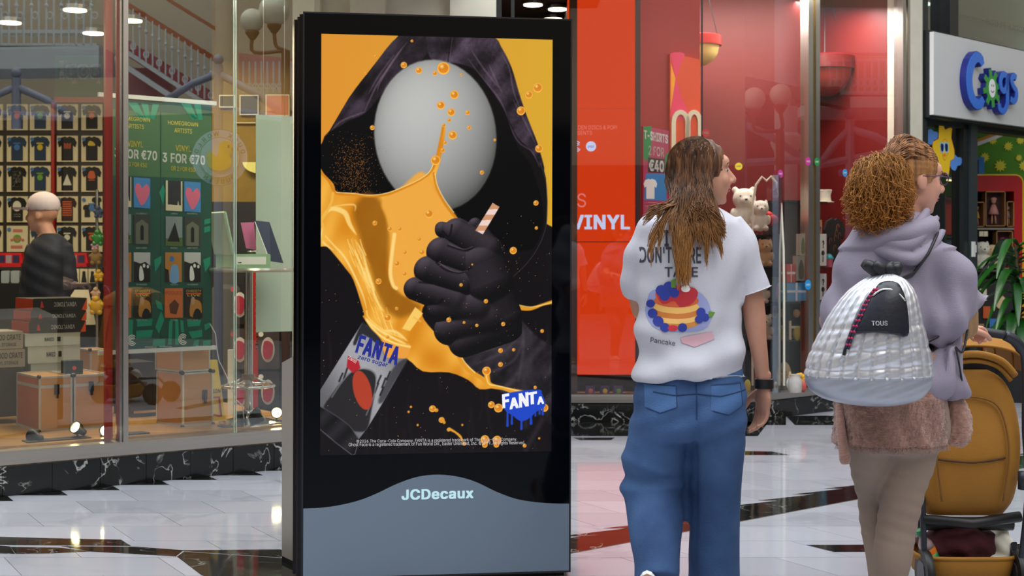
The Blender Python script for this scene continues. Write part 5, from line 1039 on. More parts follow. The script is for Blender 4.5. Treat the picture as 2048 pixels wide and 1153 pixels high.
# video wall
VW = Frame((0.46, 10.92, 0), 0.0)
vw = thing('video_wall', 'glowing red video wall reading VINYL beside the black screen', 'screen', tuple(VW.pt(.3, 0, -.05)))
M_led = emis('led_red', (208, 56, 12), 1.0); M_led2 = emis('led_text', (196, 208, 240), 1.0); M_led3 = emis('led_thin', (226, 120, 110), 1.0)
for y0, y1 in ((-60, 216.5), (218, 483.3), (485, 750)):
 mb = MB(); cbx(mb, 1135, 1270, y0, y1, -.04, 0, VW); mb.build('panel', M_led, vw)
mb = MB(); cbx(mb, 1271, 1281, -60, 790, -.05, .03, VW); mb.build('side_post', mat('dark_plum', (58, 24, 26), 0.4), vw)
mb = MB(); a_, b_ = VW.px(1200, 752, 0); mb.fbox(VW, 0, .5, .2, b_, -.3, -.2); mb.build('support', M_rubber, vw)
mw = MB(); mt_ = MB()
text_px(mw, VW, 'VINYL', (1142, 459), (1260, 459), (1142, 430), .001, .035, res=5)
text_px(mt_, VW, 'IS', (1140, 415), (1172, 415), (1140, 387), .001, 0, res=5)
text_px(mt_, VW, 'GOLDEN DISCS & POP!', (1138, 259), (1234, 259), (1138, 251), .001, .0); text_px(mt_, VW, 'PRESENTS', (1138, 270), (1184, 270), (1138, 262), .001, .0)
mt_.build('lettering', M_led3, vw)
spiral_logo(mw, VW, 1153, 293, 9, .001); mw.build('lettering', M_led2, vw).__setitem__('label', 'bright pale blue lettering')
mb = MB(); a_, b_ = VW.px(1182, 293); mb.prism(VW, circ(a_, b_, .039, n=28), 0, .001); mb.build('badge', M_led2, vw)
mw = MB(); text_px(mw, VW, 'pop!', (1176, 297), (1188, 297), (1176, 290), .002, .02); mw.build('badge_lettering', emis('led_violet', (120, 110, 210), 1), vw)
for k, px in enumerate((1180, 1209, 1236)):
 p = P(px, 788, 10.9); t = thing('toy_box', 'small purple toy box with %s picture below the red screen' % ['a pink', 'a yellow', 'a green'][k], 'box', (p.x, 10.9, .2), 'purple toy boxes under the red screen')
 mb = MB(); mb.box(p.x - .036, p.x + .036, 10.87, 10.93, .2, .265); mb.build('carton', mat('toy_purple', (66, 44, 110), 0.4), t)
 mb = MB(); mb.ell((p.x + .002, 10.868, .228), (.02, .006, .02), 12, 8); mb.build('picture', M_inks[[3, 1, 4][k]], t, True)
 mb = MB(); f_ = Frame((p.x, 10.869, 0), 0); text_fr(mb, f_, 'Gummy', -.026, .03, .248, .26, 0.001, .03); mb.build('lettering', M_wht, t)
# plum panel with the t-shirt offer
SF = Frame((P(1283, 0, 11.05).x, 11.05, 0), math.radians(12))
mb = MB(); a1_, _ = SF.px(1402, 400); mb.fbox(SF, 0, a1_, .2, RTOP, -.06, -.03); o = mb.build('backing_panel', mat('bright_red_panel', (160, 24, 18), 0.45)); tag(o, 'bright red backing panel behind the t-shirt offer', 'panel')
t = thing('offer_poster', 'narrow t-shirt offer poster reading 2 FOR 40', 'poster', tuple(SF.pt(.1, SF.px(1310, 430)[1], 0)))
def spx(px, py, c=0): return SF.px(px, py, c)
mb = MB(); mb.prism(SF, [spx(1286, 252), spx(1338, 262), spx(1338, 440), spx(1286, 440)], -.028, 0); mb.build('board', mat('poster_mauve', (178, 52, 92), 0.45), t)
mb = MB(); mb.prism(SF, [spx(1287, 254), spx(1303, 252), spx(1303, 300), spx(1296, 322), spx(1287, 318)], 0, .001); mb.prism(SF, [spx(1330, 310), spx(1338, 305), spx(1338, 345), spx(1330, 345)], 0, .001); mb.build('green_print', mat('print_green', (26, 138, 66), 0.5), t)
mb = MB(); mb.prism(SF, [spx(1296, 315), spx(1329, 319), spx(1329, 346), spx(1296, 345)], .001, .002); mb.build('black_print', M_ink, t)
mb = MB(); mb.prism(SF, [spx(1292, 347), spx(1333, 348), spx(1333, 402), spx(1288, 400)], .0, .001); mb.build('blue_print', mat('print_blue', (54, 132, 196), 0.5), t)
a0_, b0_ = spx(1287, 398); a1_, b1_ = spx(1314, 358); mb = MB(); mb.prism(SF, shirt_poly(a0_, a1_, b0_, b1_), .001, .004); mb.build('shirt_print', M_wht, t)
mb = MB(); text_px(mb, SF, 'T-SHIRTS', (1288, 278), (1336, 288), (1288, 260), .003, .05); text_px(mb, SF, '2 FOR', (1297, 310), (1328, 315), (1297, 291), .003, .01); text_px(mb, SF, '€40', (1298, 342), (1328, 345), (1298, 319), .003, .04); mb.build('lettering', M_wht, t)
t = thing('letter_sign', 'large multicolour sign with cream arched letter beside the poster', 'sign', tuple(SF.pt(.55, .2, 0)))
mb = MB(); mb.prism(SF, [spx(1339, 108), spx(1358, 106), spx(1358, 110), spx(1400, 120), spx(1400, 640), spx(1339, 640)], -.028, .01); mb.build('board', mat('sign_orange', (222, 70, 18), 0.45), t)
mb = MB(); mb.prism(SF, smooth_poly([spx(1341, 107), spx(1368, 108), spx(1360, 130), spx(1351, 156), spx(1345, 130)], 3), .01, .012); mb.prism(SF, [spx(1351, 158), spx(1362, 195), spx(1380, 232), spx(1378, 240), spx(1340, 240), spx(1341, 220), spx(1346, 185)], .01, .012); mb.build('pink_print', mat('sign_pink', (232, 52, 96), 0.45), t)
mb = MB(); mb.prism(SF, [spx(1341, 128), spx(1350, 158), spx(1345, 190), spx(1340, 220)], .011, .013); mb.build('yellow_print', mat('sign_yellow2', (250, 160, 20), 0.45), t)
mb = MB()
for cx_, w_ in ((1359, 19), (1386, 17)):
 pts = [spx(cx_ - w_ + 5, 420), spx(cx_ - w_ + 5, 250)] + [spx(cx_ + (w_ - 5) * math.cos(math.radians(a)), 247 - 22 * math.sin(math.radians(a))) for a in range(170, 9, -16)] + [spx(cx_ + w_ - 5, 250), spx(cx_ + w_ - 5, 420)]
 ribbon(mb, SF, pts, .036, .012, .03)
mb.build('letter', M_card, t)
# pendant lamps; the dark red one is a solid stand-in for a reflection
def pendant(label, px, py, d, r, mcap, mbowl):
 p = P(px, py, d); t = thing('pendant_lamp', label, 'lamp', tuple(p + Vector((0, 0, 0))), 'bowl pendant lamps in the red shop')
 mb = MB(); mb.lathe(p, [(r, 0), (r * 1.08, .0), (r * 1.08, r * .45), (r, r * .5)], 28); mb.build('rim', mcap, t, True, auto=40)
 mb = MB(); mb.lathe(p, [(0.001, -r * .98), (r * .35, -r * .92), (r * .66, -r * .72), (r * .88, -r * .42), (r * .98, 0)], 28); mb.build('bowl', mbowl, t, True, auto=60)
 for k in range(3):
  th = k * 2.094 + .3; mb = MB(); mb.tube([p + Vector((r * math.cos(th), r * math.sin(th), r * .45)), Vector((p.x, p.y, RTOP))], .004, 5); mb.build('wire', M_rubber, t)
pendant('yellow bowl pendant lamp half hidden by the large orange letter sign', 1398, 92, 11.6, .17, mat('lamp_red', (140, 20, 14), 0.4), mat('lamp_cream', (238, 206, 120), 0.5))
pendant('dark red bowl standing in for a reflection by the metal uprights', 1650, 140, 12.9, .25, mat('lamp_dark_red', (96, 10, 12), 0.4), mat('lamp_red2', (150, 40, 36), 0.4))
# shelves and goods
M_blk = mat('shelf_black', (26, 26, 28), 0.4); M_plw = mat('plush_white', (232, 226, 206), 0.95, bump=.4, bscale=120, sheen=.4); M_plt = mat('plush_tan', (214, 184, 136), 0.95, bump=.4, bscale=120, sheen=.4)
def W1p(px, py, d=11.3): return P(px, py, d)
SHF = Frame((1.5, 11.3, 0), 0.0)
def shx(px, py, c=0): return SHF.px(px, py, c)
def shelfthing(name, label, px0, px1, py, d=.25):
 mb = MB(); a0, b = shx(px0, py); a1, _ = shx(px1, py); mb.fbox(SHF, a0, a1, b - .02, b, -d, .05); o = mb.build(name, M_blk); tag(o, label, 'shelf', 'black shelves in the toy window')
 return b
t = thing('shelf_unit', 'tall black shelf unit of plush toys behind the woman in white', 'shelf', tuple(SHF.pt(.12, .2, 0)))
for py in (470, 535, 608, 680): a0, b = shx(1455, py); a1, _ = shx(1545, py); mb = MB(); mb.fbox(SHF, a0, a1, b - .015, b, -.25, .06); mb.build('shelf', M_blk, t)
a0, b = shx(1455, 470); a1, _ = shx(1545, 470); mb = MB(); mb.fbox(SHF, a0, a1, .2, b, -.27, -.25); mb.build('back_panel', M_blk, t)
for k in range(5):
 mb = MB(); ax_, bb = shx(1490 + 10 * k, 500); mb.tube([SHF.pt(ax_ + .012 * math.sin(i), bb - .1 + i * .03, -.2) for i in range(9)], .004, 5); mb.build('scroll_bracket', mat('iron_grey', (110, 112, 116), 0.5, .4), t)
def plush(label, px, py_base, h, m_, d=11.22, ears='round', face=True, lean=0):
 s_ = FPX / d; z = CH - (py_base - HY) / s_; x = (px - 1024) / s_; H = h / s_; t = thing('plush_toy', label, 'plush toy', (x, d, z), 'plush toys in the toy window')
 mb = MB(); r = H * .27; mb.ell((x, d, z + H * .30), (H * .25, H * .2, H * .31), 16, 10); mb.ell((x + lean, d - H * .04, z + H * .72), (r, r * .85, r * .92), 16, 10)
 for s in (-1, 1):
  mb.ell((x + s * H * .25, d - H * .06, z + H * .36), (H * .08, H * .09, H * .16), 10, 8); mb.ell((x + s * H * .15, d - H * .14, z + H * .09), (H * .1, H * .14, H * .09), 10, 8)
  if ears == 'round': mb.ell((x + lean + s * r * .75, d, z + H * .93), (H * .08, H * .05, H * .08), 10, 8)
  else: mb.ell((x + lean + s * r * .7, d, z + H * .78), (H * .07, H * .06, H * .22), 10, 8)
 mb.ell((x + lean, d - r * .85, z + H * .68), (r * .45, r * .35, r * .35), 12, 8)
 rm = remeshed(mb, H / 38, 2); rm.build('body', m_, t, True)
 for s in (-1, 1): mb = MB(); mb.ell((x + lean + s * r * .42, d - r * .82, z + H * .78), H * .025, 8, 6); mb.build('eye', M_rubber, t)
 mb = MB(); mb.ell((x + lean, d - r * 1.2, z + H * .7), (H * .035, H * .02, H * .025), 8, 6); mb.build('nose', M_rubber, t)
plush('large cream plush bear on the top shelf behind the woman', 1488, 462, 88, M_plw, 11.3); plush('smaller cream plush bear leaning on the large one', 1520, 463, 64, M_plw, 11.2, 'long')
plush('tan plush dog on the second shelf', 1530, 533, 56, M_plt, 11.22, 'long'); plush('white plush on the third shelf beside the sleeve', 1524, 607, 50, M_plw, 11.22, 'long'); plush('white plush panda on the lowest shelf beside the arm', 1530, 680, 52, M_plw, 11.22)
mb = MB(); p = P(1538, 440, 11.25); mb.ell(p, (.075, .06, .05), 14, 8); mb.ell(p + Vector((-.02, 0, .03)), (.06, .05, .04), 14, 8); o = mb.build('baseball_cap', mat('cap_red', (206, 26, 30), 0.6), None, True, loc=P(1538, 452, 11.25)); tag(o, 'red cap beside the cream plush bears', 'cap')
mb = MB(); hp = [P(1505, 470, 11.1), P(1505, 410, 11.1), P(1512, 370, 11.1), P(1524, 354, 11.1), P(1533, 362, 11.1), P(1542, 353, 11.1), P(1553, 366, 11.1), P(1562, 410, 11.1), P(1567, 500, 11.1), P(1568, 600, 11.1), P(1568, 772, 11.1)]
mb.tube(hp, .009, 6); mb.tube([P(1505, 470, 11.1), P(1505, 772, 11.1)], .009, 6); o = mb.build('heart_stand', M_plw); tag(o, 'tall cream heart-topped wire stand behind the glass', 'stand')
t = thing('acrylic_case', 'tall clear acrylic case in front of the plush shelves', 'case', tuple(P(1560, 772, 10.98)))
for q_ in ((P(1545, 350, 10.98), P(1557, 350, 10.98)), (P(1557, 350, 10.98), P(1566, 350, 11.15))):
 mb = MB(); a_, b_ = q_; mb.hexa([(a_.x, a_.y, .2), (b_.x, b_.y, .2), (b_.x, b_.y + .004, .2), (a_.x, a_.y + .004, .2), (a_.x, a_.y, a_.z), (b_.x, b_.y, a_.z), (b_.x, b_.y + .004, a_.z), (a_.x, a_.y + .004, a_.z)]); mb.build('pane', glass_mat('acrylic', (.9, .95, 1), .1, 1, 0, .12, (170, 185, 205)), t)
# display cubes and boxes, right of the shelves
t = thing('display_unit', 'grey display unit with dark compartments right of the plush shelves', 'shelf', tuple(P(1590, 772, 11.35)))
DU = Frame((P(1545, 0, 11.35).x, 11.35, 0), math.radians(8))
def dux(px, py, c=0): return DU.px(px, py, c)
M_gd = mat('unit_grey', (66, 70, 78), 0.4)
a0, b1 = dux(1549, 604); a1, b0 = dux(1616, 760); mb = MB(); mb.fbox(DU, a0, a1, .2, b1, -.4, -.38); mb.fbox(DU, a0, a1, b1 - .015, b1, -.4, .02); mb.build('carcass', M_gd, t)
for py in (680, 760): b = dux(1590, py)[1]; mb = MB(); mb.fbox(DU, a0, a1, b - .012, b, -.38, .0); mb.build('shelf', M_blk, t)
for px in (1542, 1612): a = dux(px, 700)[0]; mb = MB(); mb.fbox(DU, a - .006, a + .006, .2, b1 - .015, -.38, .0); mb.build('divider', M_blk, t)
def goods(label, px0, px1, py0, py1, col, pic=None, picshape='c', d=11.3, cat='box', name='toy_carton', group='boxed toys in the window', text=None, dep=.08):
 f_ = Frame((P(px0, 0, d).x, d, 0), math.radians(8)); a1, _ = f_.px(px1, py1); _, b1 = f_.px(px0, py0); _, b0 = f_.px(px0, py1)
 t = thing(name, label, cat, tuple(f_.pt(a1 / 2, b0, -dep / 2)), group)
 mb = MB(); mb.fbox(f_, 0, a1, b0, b1, -dep, 0); mb.build('carton', mat('carton_%d_%d_%d' % col, col, 0.4), t)
 if pic:
  mb = MB(); w, h = a1, b1 - b0
  if picshape == 'c': mb.prism(f_, circ(w / 2, b0 + h * .45, min(w, h) * .3, n=14), 0, .002)
  elif picshape == 'x': mb.fbox(f_, w * .45, w * .55, b0, b1, 0, .002); mb.fbox(f_, 0, w, b0 + h * .45, b0 + h * .58, 0, .002)
  else: mb.prism(f_, smooth_poly([(w * .3, b0 + h * .1), (w * .7, b0 + h * .1), (w * .75, b0 + h * .5), (w * .5, b0 + h * .85), (w * .25, b0 + h * .5)], 3), 0, .002)
  mb.build('picture', mat('pic_%d_%d_%d' % pic, pic, 0.5), t)
 if text: mb = MB(); text_fr(mb, f_, text, a1 * .2, a1 * .8, b0 + (b1 - b0) * .3, b0 + (b1 - b0) * .75, .003, .04); mb.build('lettering', M_ink, t)
 return t
goods('red and white boxed toy on the blue box', 1574, 1591, 529, 565, (206, 66, 52), (230, 226, 214), 'x'); goods('blue box with white ribbon cross and yellow face', 1574, 1612, 566, 602, (92, 152, 200), (232, 236, 240), 'x')
goods('clear pale box with slim figure beside the red box', 1592, 1613, 512, 562, (160, 160, 146), (96, 98, 80), 'b', 11.32); goods('small pale box high by the metal uprights', 1599, 1613, 468, 511, (178, 174, 160), (120, 130, 90), 'b', 11.32)
goods('green-lidded box with pink picture', 1545, 1572, 555, 602, (96, 120, 92), (206, 134, 190), 'b')
goods('small cream box inside the upper left compartment', 1545, 1554, 612, 636, (214, 190, 130), (90, 60, 40), 'b', 11.5); 
mb = MB(); f_ = Frame((P(1577, 0, 11.4).x, 11.4, 0), 0); a1, b0 = f_.px(1609, 682); _, b1 = f_.px(1600, 614)
t = thing('paper_doll_toy', 'cream and yellow wooden figure set in the upper compartment', 'toy', tuple(f_.pt(.05, b0, 0)))
mb.fbox(f_, 0, .02, b0, b0 + .16, 0, .02); mb.fbox(f_, .105, .13, b0, b0 + .17, 0, .02); mb.fbox(f_, .0, .12, b0 + .1, b0 + .12, .01, .03); mb.build('frame_piece', M_card, t); mb = MB(); mb.ell(f_.pt(.065, b0 + .06, .02), (.035, .02, .06), 12, 8); mb.build('dress', mat('mustard_dress', (196, 176, 70), 0.7), t, True); mb = MB(); mb.ell(f_.pt(.06, b0 + .22, .02), (.03, .025, .035), 12, 8); mb.build('head', mat('doll_skin', (196, 140, 104), 0.7), t, True)
for lb, px, py, h, c_ in (('cream rounded figure with sleepy face at the window foot', 1568, 762, 58, (226, 198, 150)), ('yellow ruffled flower toy at the window foot', 1600, 745, 38, (240, 176, 30)), ('green toy beside the yellow flower', 1585, 745, 30, (92, 170, 60)), ('coral red book-like toy at the window foot', 1520, 752, 40, (226, 84, 62)), ('yellow small toy by the wrist band', 1495, 775, 26, (214, 200, 70)), ('tan fruit toy low in the window', 1552, 775, 22, (226, 190, 130)), ('red fruit toy low in the window', 1535, 775, 18, (196, 50, 40)), ('glass jar of sweets at the window corner', 1590, 775, 36, (196, 190, 184)), ('small red and white toy by the uprights', 1607, 772, 24, (200, 90, 80))):
 d = 11.05 if py > 765 else 11.2; s_ = FPX / d; x = (px - 1024) / s_; H = h / s_; z = .2
 t = thing('small_toy', lb, 'toy', (x, d, z), 'small toys at the foot of the window'); m_ = mat('toy_%d_%d_%d' % c_, c_, 0.6, var=.15, vscale=30)
 mb = MB()
 if 'flower' in lb:
  for k in range(9): th = k * .7; mb.ell((x + .03 * math.cos(th), d, z + H * .6 + .03 * math.sin(th) + 0.0), (.022, .02, .022), 8, 6)
  mb.tube([(x, d, z), (x, d, z + H * .6)], .008, 6)
 elif 'book' in lb: mb.cbox((x, d, z + H / 2), .08, .02, H, .2)
 elif 'jar' in lb: mb.lathe((x, d, z), [(.05, 0), (.055, .03), (.055, H * .7), (.04, H * .85), (.045, H)], 16)
 else: mb.ell((x, d, z + H * .5), (H * .26, H * .2, H * .5), 14, 10)
 mb.build('body', m_, t, True, auto=50)
 if 'sleepy' in lb: mb = MB(); mb.tube([(x - .02, d - H * .2, z + H * .68), (x - .005, d - H * .21, z + H * .64), (x + .01, d - H * .2, z + H * .68)], .002, 5); mb.build('face', M_rubber, t); mb = MB(); mb.ell((x + .01, d - .02, z + H * .25), (H * .2, H * .17, H * .25), 12, 8); mb.build('shirt', M_wht, t, True)
# goods right of the uprights
U2 = Frame(tuple(R2.pt(r2a(1636), 0, -.35))[:2] + (0,), math.radians(42))
def u2(px, py, c=0): return U2.px(px, py, c)
t = thing('display_shelf', 'black stepped shelf right of the metal uprights', 'shelf', tuple(U2.pt(.3, .2, 0)))
for py in (405, 535, 660, 735): b = u2(1665, py)[1]; mb = MB(); mb.fbox(U2, 0.02, .55, b - .015, b, -.2, .05); mb.build('shelf', M_blk, t)
mb = MB(); mb.fbox(U2, 0.02, .55, .2, u2(1665, 405)[1], -.22, -.2); mb.build('back_panel', mat('shelf_brown', (60, 40, 34), 0.6), t)
hb = u2(1662, 405); p = U2.pt(hb[0], hb[1], -.06)
t = thing('top_hat', 'small white top hat on the shelf behind the curly hair', 'hat', tuple(p)); mb = MB(); mb.lathe(p, [(.075, 0), (.078, .006), (.05, .012), (.046, .06), (.058, .105), (.056, .108)], 22); mb.build('felt', M_plw, t, True, auto=40); mb = MB(); mb.lathe(p, [(.052, .012), (.0505, .028)], 22); mb.build('band', M_card, t)
for lb, x0, x1, y0, y1, c_, pc, ps, tx in (('white box with black question figure, upper', 1637, 1653, 468, 532, (222, 224, 218), (40, 40, 40), 'b', '?'), ('white box with black question figure, lower', 1637, 1653, 548, 600, (214, 218, 222), (40, 40, 40), 'b', '?'), ('blue box below the white question boxes', 1637, 1653, 603, 655, (96, 170, 214), (236, 236, 236), 'c', None), ('small tan picture box above the white boxes', 1637, 1644, 440, 467, (190, 140, 100), (80, 50, 40), 'c', None)):
 f_ = U2; a0, b1 = u2(x0, y0); a1, b0 = u2(x1, y1); t = thing('toy_carton', lb, 'box', tuple(f_.pt((a0 + a1) / 2, b0, -.04)), 'boxes right of the uprights'); mb = MB(); mb.fbox(f_, a0, a1, b0, b1, -.08, 0); mb.build('carton', mat('carton_%d_%d_%d' % c_, c_, 0.4), t)
 mb = MB(); w, h = a1 - a0, b1 - b0; mb.prism(f_, circ(a0 + w * .55, b0 + h * .4, w * .2, n=12), 0, .002); mb.fbox(f_, a0 + w * .5, a0 + w * .6, b0 + h * .12, b0 + h * .3, 0, .002); mb.build('picture', mat('pic_%d_%d_%d' % pc, pc, .5), t)
 if tx: mb = MB(); text_fr(mb, f_, tx, a0 + w * .45, a0 + w * .7, b0 + h * .55, b0 + h * .8, .002, .05); mb.build('lettering', M_ink, t)
a_, b_ = u2(1663, 535); p = U2.pt(a_, b_, -.03); t = thing('toy_cup', 'turquoise and pink lidded cup on the black shelf', 'cup', tuple(p)); mb = MB(); mb.lathe(p, [(.03, 0), (.038, .07)], 18); mb.build('cup', mat('cup_pink', (206, 96, 120), 0.4), t, True, auto=40); mb = MB(); mb.lathe(p, [(.042, .07), (.043, .08), (.03, .1), (.015, .115)], 18); mb.build('lid', mat('cup_teal', (50, 170, 180), 0.4), t, True, auto=40)
a_, b_ = u2(1668, 535); t = thing('band_shirt', 'dark shirt with swirling print behind the curly hair', 'shirt', tuple(U2.pt(a_, b_, -.2))); a0, b1 = u2(1650, 436, -.15); a1, b0 = u2(1690, 530, -.15)
mb = MB(); mb.prism(U2, shirt_poly(a0, a1, b0, b1), -.17, -.15); mb.build('shirt', M_shirt[0], t)
mb = MB(); rs2 = random.Random(5)
for k in range(8): x0 = a0 + (a1 - a0) * rs2.uniform(.25, .75); y0 = b0 + (b1 - b0) * rs2.uniform(.2, .85); ribbon(mb, U2, [(x0 + .02 * math.cos(i), y0 + .03 * math.sin(i * 1.1)) for i in range(5)], .005, -.15, -.148)
mb.build('print', mat('print_brown', (140, 84, 60), 0.6), t)
# round window stickers
for k, (fr, px, py, r, c_, lb) in enumerate(((R1, 1477.5, 333, .028, (226, 196, 30), 'yellow'), (R2, 1561, 348, .032, (200, 60, 150), 'magenta, lower left of the uprights'), (R2, 1616, 323, .034, (200, 60, 150), 'magenta, on the uprights'), (R2, 1634, 324, .034, (40, 140, 70), 'green, right of the uprights'), (R2, 1690, 346, .032, (50, 150, 210), 'pale blue behind the curly hair'), (R2, 1616, 570, .04, (30, 150, 220), 'bright blue, low on the uprights'), (R1, 1412, 266, .03, (170, 50, 40), 'dark red beside the orange letter sign'))):
 a_, b_ = fr.px(px, py, .022); t = thing('window_sticker', 'round shop sticker on the glass, ' + lb, 'sticker', tuple(fr.pt(a_, b_, .022)), 'round stickers on the red shop glass')
 mb = MB(); mb.prism(fr, circ(a_, b_, r, n=22), .0215, .0225); mb.build('disc', mat('sticker_%d_%d_%d' % c_, c_, .4), t); mb = MB(); text_fr(mb, fr, 'pop!', a_ - r * .6, a_ + r * .6, b_ - r * .25, b_ + r * .3, .023, .04); mb.build('lettering', M_wht, t)
# ================================================================ THE TOY SHOP WITH THE WHITE SIGN
CS = Frame(tuple(P(1867, 0, 12.35))[:2] + (0,), math.radians(44.5))
def cs(px, py, c=0): return CS.px(px, py, c)
M_slate = mat('slate_frame', (62, 70, 72), 0.35, .2); M_ch = mat('charcoal_frame', (34, 38, 38), 0.4)
t = thing('shop_sign', 'white fascia sign with raised blue letters and green gear', 'sign', tuple(CS.pt(.8, cs(1867, 229)[1], -.1)))
b1 = cs(1867, 63)[1]; b0 = cs(1867, 229)[1]
mb = MB(); mb.fbox(CS, 0.004, 2.6, b0, b1, -.04, 0); mb.build('face_panel', mat('sign_white', (206, 206, 204), 0.4), t)
mb = MB(); mb.fbox(CS, 0, 2.62, b0 - .02, b1 + .02, -.3, -.04); mb.build('box', mat('charcoal_dark', (24, 26, 27), 0.4), t)
M_lb = mat('letter_blue', (56, 116, 214), 0.35); M_ld = mat('letter_navy', (22, 34, 120), 0.35); M_lg = mat('letter_green', (58, 150, 60), 0.35)
def letter(pts, w, nm, mf, ms, c1=.06):
 mb = MB(); ribbon(mb, CS, pts, w, 0, c1); o = mb.build(nm, ms, t); mb = MB(); ribbon(mb, CS, pts, [x * .86 for x in w] if hasattr(w, '__len__') else w * .86, c1, c1 + .006); mb.build('face', mf, o)
Lc = lambda *pp: smooth_poly([cs(x, y, .06) for x, y in pp], 5, False)
letter(Lc((1965, 130), (1960, 117), (1950, 116), (1941, 135), (1938, 162), (1942, 190), (1950, 206), (1960, 208), (1966, 198)), [.075, .1, .11, .12, .12, .12, .11, .1, .08], 'letter', M_lb, M_ld)
letter(Lc((2013, 152), (2006, 149), (2001, 160), (2002, 176), (2008, 182), (2014, 170), (2014, 152), (2014.5, 190), (2014, 208), (2008, 222), (2000, 219), (1998, 208)), .062, 'letter', M_lb, M_ld)
letter(Lc((2032, 156), (2027, 152), (2023, 160), (2026, 172), (2032, 182), (2032, 196), (2027, 203), (2021, 198)), .062, 'letter', M_lb, M_ld)
cg, bg_ = cs(1983, 177, .05)
gear = []
for i in range(8):
 for da, rr in ((-.22, .125), (-.15, .19), (.15, .19), (.22, .125)): th = i * math.pi / 4 + da + .2; gear.append((cg + rr * math.cos(th) * .92, bg_ + rr * math.sin(th)))
mb = MB(); mb.prism(CS, gear, 0, .05); o = mb.build('gear', M_ld, t); mb = MB(); mb.prism(CS, [(cg + (a - cg) * .92, bg_ + (b - bg_) * .92) for a, b in gear], .05, .056); mb.build('face', M_lg, o)
mb = MB(); mb.prism(CS, circ(cg, bg_, .06, .085, 22), .056, .06); g2 = mb.build('gear_centre', mat('gear_white', (238, 238, 236), .4), o)
mb = MB(); ribbon(mb, CS, [(cg - .03 + .012 * k, bg_ - .02 - .018 * math.sin(k / 5 * math.pi)) for k in range(6)], .006, .06, .062)
for s in (-1, 1): mb.prism(CS, circ(cg + s * .018, bg_ + .025, .006, .01, 8), .06, .062)
mb.build('smile', M_rubber, o)
# window under the sign with the sun sticker
CP = Frame(tuple(P(1850, 0, 12.6))[:2] + (0,), math.radians(44.5))
def cp(px, py, c=0): return CP.px(px, py, c)
mb = MB(); 
for x0, x1, m_ in ((1840, 1850, 0), ): mb.fbox(CP, cp(x0, 500)[0], cp(x1, 500)[0], 0, 4.3, -.15, .03)
struct('trim_14', mb, M_ch, None, 'dark upright at the left edge of the toy shop with the sun sticker')
mb = MB(); mb.fbox(CP, cp(1923, 500)[0], cp(1933, 500)[0], 0, b0, -.1, .02); struct('trim_15', mb, M_ch, None, 'dark door post right of the sun sticker'); 
mb = MB(); mb.fbox(CP, cp(1934, 500)[0], cp(1947, 500)[0], 0, b0, -.1, .04); struct('door_1', mb, M_slate, None, 'slate grey edge of the open glass door')
hd = thing('door_closer_plate', 'small white lock plate on the slate grey door edge', 'plate', tuple(CP.pt(cp(1945, 503)[0], cp(1945, 503)[1], .04))); mb = MB(); a_, b_ = cp(1945, 488, .04); mb.fbox(CP, a_ - .02, a_ + .02, b_ - .12, b_ + .02, .04, .06); mb.fbox(CP, a_ + .02, a_ + .06, b_ - .08, b_ - .01, .04, .05); mb.build('plate', M_rail, hd)
pane(CP, 'window_8', cp(1850, 500)[0], cp(1923, 500)[0], 0.1, b0, -.02, glass_mat('grey_glass_pane', (.9, .95, .92), .12, 1))
mb = MB(); mb.fbox(CP, cp(1850, 0)[0], cp(1923, 0)[0], 0, .1, -.1, .02); mb.fbox(CP, cp(1840, 0)[0], 2.4, b0 - .06, b0 + .02, -.12, .02); struct('trim_16', mb, M_ch, None, 'dark rails above and below the sun sticker window')
t = thing('window_decal', 'yellow sun with dark glasses and two blue clouds stuck on the glass', 'sticker', tuple(CP.pt(*cp(1888, 340), 0)))
def sx_(fx, fy): return (1820 + fx / 3.39, 220 + fy / 3.39)
def poly_d(pts, c0, c1, m_, nm, sm=3): mb = MB(); q = [cp(*sx_(*p_), c1) for p_ in pts]; mb.prism(CP, smooth_poly(q, sm) if sm else q, c0, c1); mb.build(nm, m_, t)
M_sb = mat('decal_blue', (92, 148, 226), .45); M_sy2 = mat('decal_yellow', (250, 206, 36), .45); M_so = mat('decal_orange', (236, 140, 30), .45)
for dx, dy in ((0, 0), (162, 175)): poly_d([(110 + dx, 150 + dy), (125 + dx, 135 + dy), (145 + dx, 130 + dy), (160 + dx, 145 + dy), (185 + dx, 150 + dy), (190 + dx, 175 + dy), (180 + dx, 200 + dy), (160 + dx, 205 + dy), (148 + dx, 235 + dy), (125 + dx, 230 + dy), (110 + dx, 200 + dy)], .0, .003, M_sb, 'cloud')
sun = [(222, 90), (236, 135), (262, 125), (284, 130), (278, 190), (298, 270), (296, 330), (272, 345), (262, 435), (225, 420), (192, 412), (180, 370), (186, 330), (158, 270), (160, 215), (195, 195), (198, 110)]
poly_d([(x + (x - 228) * .05, y + (y - 265) * .03) for x, y in sun], .003, .004, M_so, 'sun_rim', 2); poly_d(sun, .004, .006, M_sy2, 'sun', 2)
poly_d([(238, 195), (256, 225), (258, 290), (238, 345), (222, 320), (215, 260), (220, 215)], .006, .007, M_so, 'face_line', 3); poly_d([(238, 200), (253, 228), (255, 288), (238, 338), (225, 316), (218, 260), (223, 218)], .007, .008, M_sy2, 'face', 3)
for x in (219, 248): poly_d([(x - 13, 222), (x + 12, 226), (x + 11, 285), (x - 9, 286)], .008, .01, mat('decal_pale', (170, 214, 240), .4), 'glasses_rim', 3); poly_d([(x - 9, 232), (x + 8, 236), (x + 7, 278), (x - 6, 278)], .01, .012, mat('decal_navy', (20, 34, 92), .3), 'lens', 3)
poly_d([(226, 298), (245, 300), (238, 318), (230, 316)], .008, .01, M_so, 'mouth', 2)
